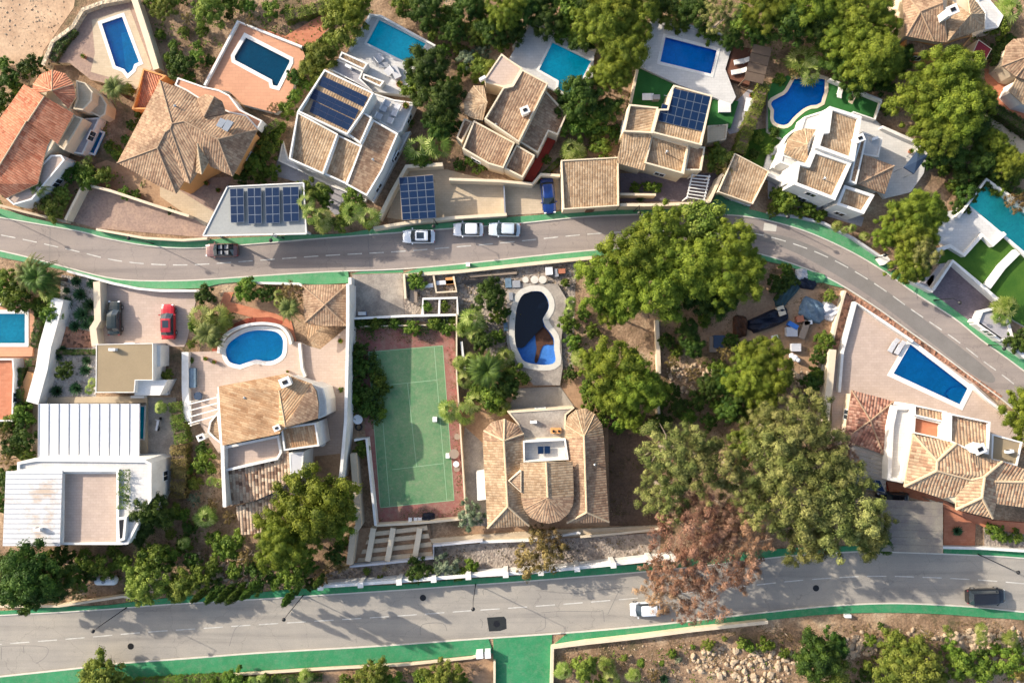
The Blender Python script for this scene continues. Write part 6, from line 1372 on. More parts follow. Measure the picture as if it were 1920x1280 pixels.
# ---------------------------------------------------------------- lamps
for x, y, ax, ay, lb, h in ((0, 402, 1, .6, 'black street lamp on the upper pavement at the far left edge', 4.4), (288, 457, -1, -.1, 'black street lamp on the pavement below the pink imprinted driveway', 4.4),
    (533, 447, -.3, .9, 'black street lamp on the pavement below the pale sheet carport', 4.4), (820, 421, 0, 1, 'black street lamp behind the leftmost parked white cars', 4.4),
    (1188, 397, 0, 1, 'black street lamp on the pavement below the violet forecourt', 4.4), (1442, 410, .9, .6, 'black street lamp at the start of the road bend below the white house', 4.4),
    (1640, 484, -.9, .1, 'black street lamp on the green pavement in the middle of the bend', 4.4), (1750, 563, .8, .6, 'black street lamp on the pavement beside the violet driveway', 4.4),
    (1852, 647, -.8, .4, 'black street lamp on the pavement near the right edge of the upper road', 4.4),
    (238, 1138, -.8, .6, 'black street lamp on the lower road near the white gas tank', 6.4), (569, 1115, -.6, .8, 'black street lamp left of the first balustrade pillar', 6.4),
    (892, 1094, 0, 1, 'black street lamp in front of the white balustrade', 6.4), (1833, 1038, .9, .4, 'black street lamp by the pavement at the lower right', 6.4), (1212, 1068, 0, 1, 'black street lamp behind the pinkish tree on the lower road', 6.4)):
    lamp(x, y, lb, ax, ay, h)
# ---------------------------------------------------------------- balustrade
bp = [(601, 1099), (676, 1094), (748, 1089), (813, 1084), (878, 1079), (948, 1075), (1014, 1071), (1082, 1064), (1150, 1057), (1220, 1049), (1262, 1045)]
lb = 'white balustrade with square pillars along the lower road'
t = thing('balustrade', lb, 'balustrade', P(930, 1075, 0))
for x, y in bp:
    p = P(x, y+2, 2.7); mb = MB(); mb.box((p.x, p.y, 1.35), (.6, .6, 2.7), .07); mb.box((p.x, p.y, 2.74), (.72, .72, .1), .07); obj('pillar', mb, M['white'], t)
for a, b in zip(bp, bp[1:]):
    A = P(a[0], a[1], 2.1); B = P(b[0], b[1], 2.1); A.z = B.z = 0; mb = MB(); mb.strip([A, B], .42, 2.0, 2.18); obj('rail', mb, M['white'], t)
    mb = MB(); mb.strip([A, B], .34, .13, 1.3); n = 14
    for k in range(1, n):
        q = A.lerp(B, k/n); mb.tube((q.x, q.y, 1.3), (q.x, q.y, 1.65), .05, .1, 6); mb.tube((q.x, q.y, 1.65), (q.x, q.y, 2.0), .1, .05, 6)
    obj('balusters', mb, M['white'], t)
# ---------------------------------------------------------------- gas tank
p = P(200, 1087, .9); t = thing('gas_tank', 'white horizontal gas tank on legs beside the bushes at lower left', 'gas tank', (p.x, p.y, 0))
mb = MB(); A, B = Vector((-1.1, 0, 1)), Vector((1.1, 0, 1)); mb.tube(A, B, .6, .6, 20); mb.tube(B, B+Vector((.25, 0, 0)), .6, .48, 20); mb.tube(B+Vector((.25, 0, 0)), B+Vector((.4, 0, 0)), .48, .2, 20); mb.tube(A, A-Vector((.25, 0, 0)), .6, .48, 20); mb.tube(A-Vector((.25, 0, 0)), A-Vector((.4, 0, 0)), .48, .2, 20); obj('vessel', mb, M['plast'], t, local=True)
for q in (-.8, .8): mb = MB(); mb.box((q, 0, .25), (.2, .9, .5)); obj('saddle', mb, M['concrete'], t, local=True)
mb = MB(); mb.tube((0, 0, 1.55), (0, 0, 1.78), .22, n=12); obj('valve_cap', mb, M['greyp'], t, local=True)
# ---------------------------------------------------------------- loungers, tables, pots, boxes
lounger(1388, 117, 10, 'upper white sun lounger on the wooden deck', .8); lounger(1383, 136, 10, 'lower white sun lounger on the wooden deck', .8)
lounger(1573, 173, -105, 'slim white lounger on turf beside the free-form pool', .8); lounger(1597, 184, -120, 'tilted pinkish white lounger on turf right of the slim lounger', .8, cm='cream')
lounger(1672, 648, 60, 'left grey sun lounger at the head of the four-sided pool', .55, 'greyp', 'greyw'); lounger(1684, 652, 60, 'right grey sun lounger at the head of the four-sided pool', .55, 'greyp', 'greyw')
table(1213, 185, .75, 'square white table on the artificial turf', .5, rnd_=False); table(1401, 200, .9, 'white rectangular daybed table on east turf', .5, rnd_=False, rz=80)
crate(1357, 200, 1.5, 1.7, .45, 'white square daybed on the turf right of the solar grid', 'plast', 'daybed', 'daybed', 0, .5, 'white')
crate(1228, 187, .9, .6, 1.0, 'grey-green garden chest beside the square white table', 'greyp', z=.5)
for k, (x, y) in enumerate(((721, 205), (741, 214), (712, 220), (733, 228), (727, 196), (746, 203))):
    chair(x, y, -25+180*(k % 2), ('upper left', 'upper right', 'lower left', 'lower right', 'topmost left', 'topmost right')[k]+' grey armchair on the white roof terrace', 2.42, 'plast', 'greyw', .8)
table(719, 208, .5, 'left low grey table on the white roof terrace', 2.42, 'greyp', False, -.4, .35); table(738, 216, .5, 'right low grey table on the white roof terrace', 2.42, 'greyp', False, -.4, .35)
chair(712, 112, 40, 'upper grey sofa seat below the turquoise pool', 1.0, 'plast', 'greyw', 1.0); chair(730, 136, 220, 'lower grey sofa seat below the turquoise pool', 1.0, 'plast', 'greyw', 1.0); table(720, 124, .6, 'low grey coffee table between sofa seats below the turquoise pool', 1.0, 'greyp', False, .4, .4)
crate(743, 138, .9, 1.6, .5, 'white cushioned bench right of the sofa seats', 'plast', 'bench', 'bench', 25, 1.0, 'greyw')
crate(362, 708, 1.1, 2.5, .5, 'covered grey-blue sofa on the blush terrace by the white wall', 'tarp', 'covered_sofa', 'sofa', 0, .6, 'tarp')
p = P(374, 742, .6); t = thing('round_spa', 'round navy covered spa left of the ochre roof', 'spa', p); mb = MB(); mb.tube((0, 0, 0), (0, 0, .4), .52, .55, 20); obj('tub', mb, M['greyp'], t, local=True); mb = MB(); mb.tube((0, 0, .4), (0, 0, .48), .58, .5, 20); obj('cover', mb, M['navy'], t, local=True)
for x, y, lb_, z_, r in ((388, 672, 'dark pot on blush terrace left of the bean-shaped pool', .6, .28), (404, 678, 'grey pot between dark pot and bean-shaped pool', .6, .26), (1407, 180, 'uppermost dark pot on the white side path', .05, .25), (1403, 195, 'middle dark pot on the white side path', .05, .3), (1394, 233, 'lowest dark pot on the white side path', .05, .22), (541, 696, 'small dark pot above the ochre roof chimney', .6, .18), (1705, 285, 'pot on the white terrace left of the blue canopy', .7, .3), (390, 345, 'left round pot on the drive by the ochre walls', .07, .3), (412, 358, 'right round pot on the drive by the carport corner', .07, .3), (640, 639, 'dark pot in the corner of the blush terrace', .6, .3), (750, 160, 'potted plant on the white terrace edge', 1.0, .4), (762, 200, 'yellow-green potted plant at the roof terrace corner', 2.42, .4), (160, 108, 'pale pot in the corner of the top left terrace', .9, .3)):
    pot(x, y, lb_, z_, r)
table(602, 815, .55, 'upper round white table right of the small ochre roof', .6); table(606, 828, .55, 'lower round white table right of the small ochre roof', .6)
table(852, 849, .65, 'large round wooden table at the right edge of the tennis court', .06, 'woodf'); table(856, 868, .4, 'small round white table below the wooden one beside the court', .06); table(857, 877, .42, 'cream round stool table lowest beside the tennis court', .06, 'woodf', h=.5)
table(858, 817, .4, 'yellowish round table above the large wooden one beside the court', .06, 'woodf')
crate(816, 785, .55, .6, .6, 'white box left on the tennis court near the net line', 'plast', z=.07)
crate(840, 853, .5, .6, .5, 'white box beside the large round wooden table', 'plast', z=.07)
table(673, 785, .65, 'round white table in the ivy strip left of the tennis court', .05)
p = P(673, 800, .05); t = thing('tyre', 'black tyre lying below the round white table left of the court', 'tyre', p); mb = MB(); n = 24
for k in range(n):
    a, b = 2*math.pi*k/n, 2*math.pi*(k+1)/n
    pr = [(.42, 0), (.5, .05), (.5, .17), (.42, .22), (.3, .2), (.3, .02)]
    for (r0, z0), (r1, z1) in zip(pr, pr[1:]+pr[:1]): mb.face([(math.cos(a)*r0, math.sin(a)*r0, z0), (math.cos(b)*r0, math.sin(b)*r0, z0), (math.cos(b)*r1, math.sin(b)*r1, z1), (math.cos(a)*r1, math.sin(a)*r1, z1)])
obj('rubber', mb, M['black'], t, local=True)
for k, x in enumerate((770, 780, 788)): chair(x, 972, 90, ('left', 'middle', 'right')[k]+' white plastic chair at the bottom end of the tennis court', .06, 'plast', 'plast', .5)
heap(804, 970, .9, .7, .7, 'dark plastic heap right of the white chairs by the court', 'darkt', 0, 3, 'covered_heap', 'heap')
crate(680, 588, 1.0, .45, .4, 'blue and white crate on the concrete parking pad', 'blue', z=.05, lid='plast')
crate(777, 556, .9, 1.6, .7, 'brown wooden box in the yard right of the parking pad', 'woodf', z=.02)
for x, y, sx, sy, h_, lb_, m_ in ((803, 536, 1.4, .5, .6, 'white boards stacked in the dusty yard', 'plast'), (835, 530, 2.2, .5, .5, 'white planks beside the stacked boards in the dusty yard', 'plast'), (845, 527, 1.2, .9, .5, 'orange tinted box in the dusty yard', 'orange'), (900, 527, 4.6, .35, .5, 'long dark timber pile beneath the roadside wall', 'black'), (925, 515, 6.0, .3, .4, 'long grey timber pile beneath the roadside wall', 'woodf'), (953, 531, .8, 1.2, .6, 'pale blue chest left of the kidney pool', 'tarp'), (968, 533, 1.0, .9, .6, 'grey striped crate at the top left of the kidney pool', 'greyp'), (1029, 509, .9, .95, .7, 'white metal crate above the kidney pool', 'plast'), (1043, 512, .5, 1.0, .5, 'narrow grey box right of the white metal crate', 'greyp'), (1052, 509, 1.0, .6, .5, 'terracotta coloured box right of the narrow grey box', 'terra'), (958, 556, .5, 1.0, .6, 'grey slatted panel left of the kidney pool rim', 'greyp'), (948, 612, .5, 1.1, .5, 'pale green box left of the kidney pool shaft', 'tarp'), (848, 500, .01, .01, .01, '', '')):
    if lb_: crate(x, y, sx, sy, h_, lb_, m_, rz=4)
for x, lb_ in ((985, 'left'), (1002, 'middle'), (1017, 'right')): table(x, 525, .42 if x < 990 else .52, lb_+' round cream stone table above the kidney pool', .05, 'kerb', h=.6)
crate(878, 497, .5, .5, .9, 'small pale utility box on the green pavement above the yard', 'plast', 'utility_box', 'utility box', z=.13)
crate(900, 1221, .9, .75, 1.2, 'left white utility cabinet at the green side road corner', 'plast', 'utility_box', 'utility box', 4, .1); crate(915, 1220, .75, .8, 1.2, 'right white utility cabinet at the green side road corner', 'plast', 'utility_box', 'utility box', 4, .1)
crate(1587, 1152, .8, .4, .5, 'small white box on the verge below the lower road', 'plast', 'utility_box', 'utility box', 0, .05)
crate(586, 1262, .01, .01, .01, 'x', 'plast') if 0 else None
# tarp yard
heap(1440, 600, 2.9, 1.1, 1.3, 'large crumpled navy tarpaulin in the tarp yard', 'darkt', 22, 5); heap(1387, 612, 1.0, 1.5, .8, 'dark maroon heap left of the navy tarpaulin', 'debris', 0, 6, 'covered_heap', 'heap')
heap(1524, 582, 1.9, 1.5, 1.2, 'grey-blue tarpaulin covering a trailer in the tarp yard', 'tarp', -25, 7); heap(1553, 583, 1.2, 1.3, .9, 'pale sheet at the right of the grey-blue tarpaulin', 'greyw', 60, 8, 'sheet_cover', 'sheet')
heap(1478, 545, 1.0, 2.6, .8, 'dark teal tarpaulin strip below the road bend', 'tealt', -40, 9); heap(1528, 520, 1.4, .7, .7, 'bright green tarpaulin beside the road bend', 'green', -10, 10)
heap(1502, 516, .9, .9, .8, 'white sheeted pile beside the green tarpaulin', 'greyw', 0, 11, 'sheet_cover', 'sheet'); heap(1508, 530, 1.6, .8, .7, 'navy tarpaulin below the white sheeted pile', 'darkt', -15, 12)
for x, y, sx, sy, h_, lb_, m_, rz in ((1483, 610, 1.3, .6, .8, 'bright blue container in the tarp yard', 'blue', -30), (1481, 622, 1.4, 1.2, .7, 'grey box below the bright blue container', 'greyw', 0), (1489, 651, 1.2, 1.0, .7, 'pale grey box in the lower tarp yard', 'greyw', 0), (1505, 618, .8, 2.4, .6, 'tan plank stack right of the grey box', 'woodf', -20), (1461, 583, .9, 1.2, .8, 'tan sack pile at the end of the navy tarpaulin', 'cream', 20), (1497, 598, .9, .8, .6, 'red and white box beside the grey-blue tarpaulin', 'terra', 10), (1512, 605, 1.0, .5, .6, 'white crate below the grey-blue tarpaulin', 'plast', 10), (1345, 640, 1.4, 1.6, .9, 'navy crate beside the wooden pallet', 'navy', 0), (1335, 645, .9, 2.0, .5, 'wooden pallet left of the navy crate', 'woodf', 0), (1451, 632, .8, .5, .4, 'white box at the lower edge of the tarp yard', 'plast', 10), (1452, 545, 1.5, .5, .4, 'timber offcuts above the navy tarpaulin', 'woodf', 5), (1533, 695, .3, 3.2, .5, 'left timber post pile beside the tall cream wall', 'woodf', -4), (1541, 690, .6, 2.4, .5, 'right concrete beam beside the tall cream wall', 'kerb', -8)):
    crate(x, y, sx, sy, h_, lb_, m_, rz=rz)
# small covered motorbike-like machine
p = P(1489, 671, .4); t = thing('scooter', 'white covered scooter standing in the lower tarp yard', 'scooter', (p.x, p.y, .02), R_(-35)); mb = MB(); mb.ball((0, 0, .65), .45, sz=.6); mb.ball((-.5, 0, .6), .4, sz=.6); mb.ball((.5, 0, .7), .3, sz=.8); obj('cover', mb, M['plast'], t, local=True)
for q in (-.65, .65): mb = MB(); mb.tube((q, -.07, .3), (q, .07, .3), .3, n=14); obj('wheel', mb, M['black'], t, local=True)
p = P(297, 795, .6); t = thing('motorcycle', 'grey motorcycle parked behind the flowering plant on the west side yard', 'motorcycle', (p.x, p.y, .04), R_(80)); mb = MB(); mb.box((0, 0, .7), (1.0, .3, .3)); mb.box((-.5, 0, .85), (.6, .26, .12)); mb.box((.6, 0, .95), (.06, .7, .06)); obj('body', mb, M['steel'], t, local=True)
for q in (-.65, .65): mb = MB(); mb.tube((q, -.06, .3), (q, .06, .3), .3, n=14); obj('wheel', mb, M['black'], t, local=True)
crate(313, 732, .9, 1.0, .8, 'small white garden cabinet right of the white flat boxes', 'plast', rz=0)

# roof clutter: vents, condensers, aerials
for x, y, z, hz, lb_ in ((700, 300, 4.2, .5, 'small vent pipe on the brown right roof of the white villa'), (930, 235, 4.2, .5, 'small vent pipe low on the brown tiled house'), (1250, 285, 4.6, .5, 'small vent pipe on the lower roof of the solar grid house'), (1545, 335, 5.2, .5, 'small vent pipe on the middle roof of the white angular house'), (330, 200, 5.8, .5, 'small vent pipe on the upper slope of the large brown hip roof'), (1115, 870, 5.2, .5, 'small vent pipe on the right wing of the twin-winged villa'), (460, 745, 6.4, .5, 'small vent pipe on the streaked ochre roof')):
    p = P(x, y, z); t = thing('roof_vent', lb_, 'vent', (p.x, p.y, z-.6), group='vent pipes on the roofs'); mb = MB(); mb.tube((0, 0, 0), (0, 0, 1.0), .09, n=8); obj('pipe', mb, M['greyp'], t, local=True); mb = MB(); mb.tube((0, 0, 1.0), (0, 0, 1.12), .17, .05, 8); obj('cowl', mb, M['steel'], t, local=True)
for x, y, z, lb_, rz in ((215, 655, 3.35, 'air conditioner on the flat taupe roof', 0), (905, 150, 3.7, 'air conditioner on the blush deck of the brown tiled house', 30), (1636, 262, 2.88, 'air conditioner on the white deck right of the angular house', 20), (285, 660, 2.2, 'air conditioner beside the flat taupe roof', 0), (75, 990, 5.35, 'small grey fitting on the rust-stained metal roof', 0), (1000, 790, 3.48, 'air conditioner on the stained upper deck of the twin-winged villa', 0), (1888, 845, 5.45, 'air conditioner on the taupe flat roof at lower right', 10), (655, 128, 1.8, 'air conditioner behind the white villa roof', -27)):
    p = P(x, y, z); t = thing('air_conditioner', lb_, 'air conditioner', p, R_(rz)); mb = MB(); mb.box((0, 0, .38), (.85, .35, .62)); obj('casing', mb, M['plast'], t, local=True); mb = MB(); mb.tube((-.15, .17, .4), (-.15, .2, .4), .24, n=12); obj('fan_grille', mb, M['black'], t, local=True)
# ---------------------------------------------------------------- landmarks used in plant labels
for m_ in ((225, 85, 'the top left blue pool'), (490, 115, 'the peach terrace pool'), (745, 80, 'the upper turquoise pool'), (1060, 120, 'the L-shaped pool'), (1290, 105, 'the deep blue rectangular pool'), (1490, 190, 'the free-form pool'),
    (80, 230, 'the terracotta roof'), (340, 260, 'the large brown hipped roof'), (480, 395, 'the pale sheet carport'), (640, 240, 'the white solar villa'), (785, 370, 'the solar carport'), (960, 220, 'the brown tiled house'), (1105, 345, 'the tiled garage'), (1280, 205, 'the solar grid'), (1395, 335, 'the square tiled garage'), (1560, 300, 'the white angular house'), (1770, 40, 'the top right villa'), (1718, 303, 'the blue canopy'), (1890, 400, 'the teal lap pool'), (1810, 545, 'the violet driveway'), (1910, 470, 'the green lawn'),
    (20, 615, 'the aqua pool'), (213, 596, 'the dark green car'), (314, 603, 'the red car'), (475, 650, 'the bean-shaped pool'), (612, 575, 'the pyramid roof'), (235, 690, 'the flat taupe roof'), (165, 808, 'the ribbed pool cover'), (60, 950, 'the rust-stained roof'), (200, 1087, 'the gas tank'), (475, 770, 'the ochre roof'), (475, 900, 'the grey barrel tiles'), (708, 555, 'the concrete pad'), (770, 800, 'the tennis court'), (1000, 610, 'the drained pool'), (1020, 880, 'the twin-winged villa'), (745, 1020, 'the stone terrace steps'), (1210, 1142, 'the white hatchback'), (1440, 600, 'the navy tarpaulin'), (1525, 580, 'the blue-grey tarpaulin'), (1750, 700, 'the four-sided pool'), (1628, 795, 'the mottled red roof'), (1800, 890, 'the pale tiled hips'), (1710, 985, 'the netted carport'), (1850, 1118, 'the black off-roader'), (931, 1168, 'the tar patch'), (980, 1250, 'the green side road'), (245, 1211, 'the lower left manhole'), (1530, 1102, 'the lower right manhole'), (785, 443, 'the sunroof car'), (946, 430, 'the silver-blue van'), (415, 469, 'the open-topped car'), (1640, 484, 'the bend street lamp')): mark(*m_)
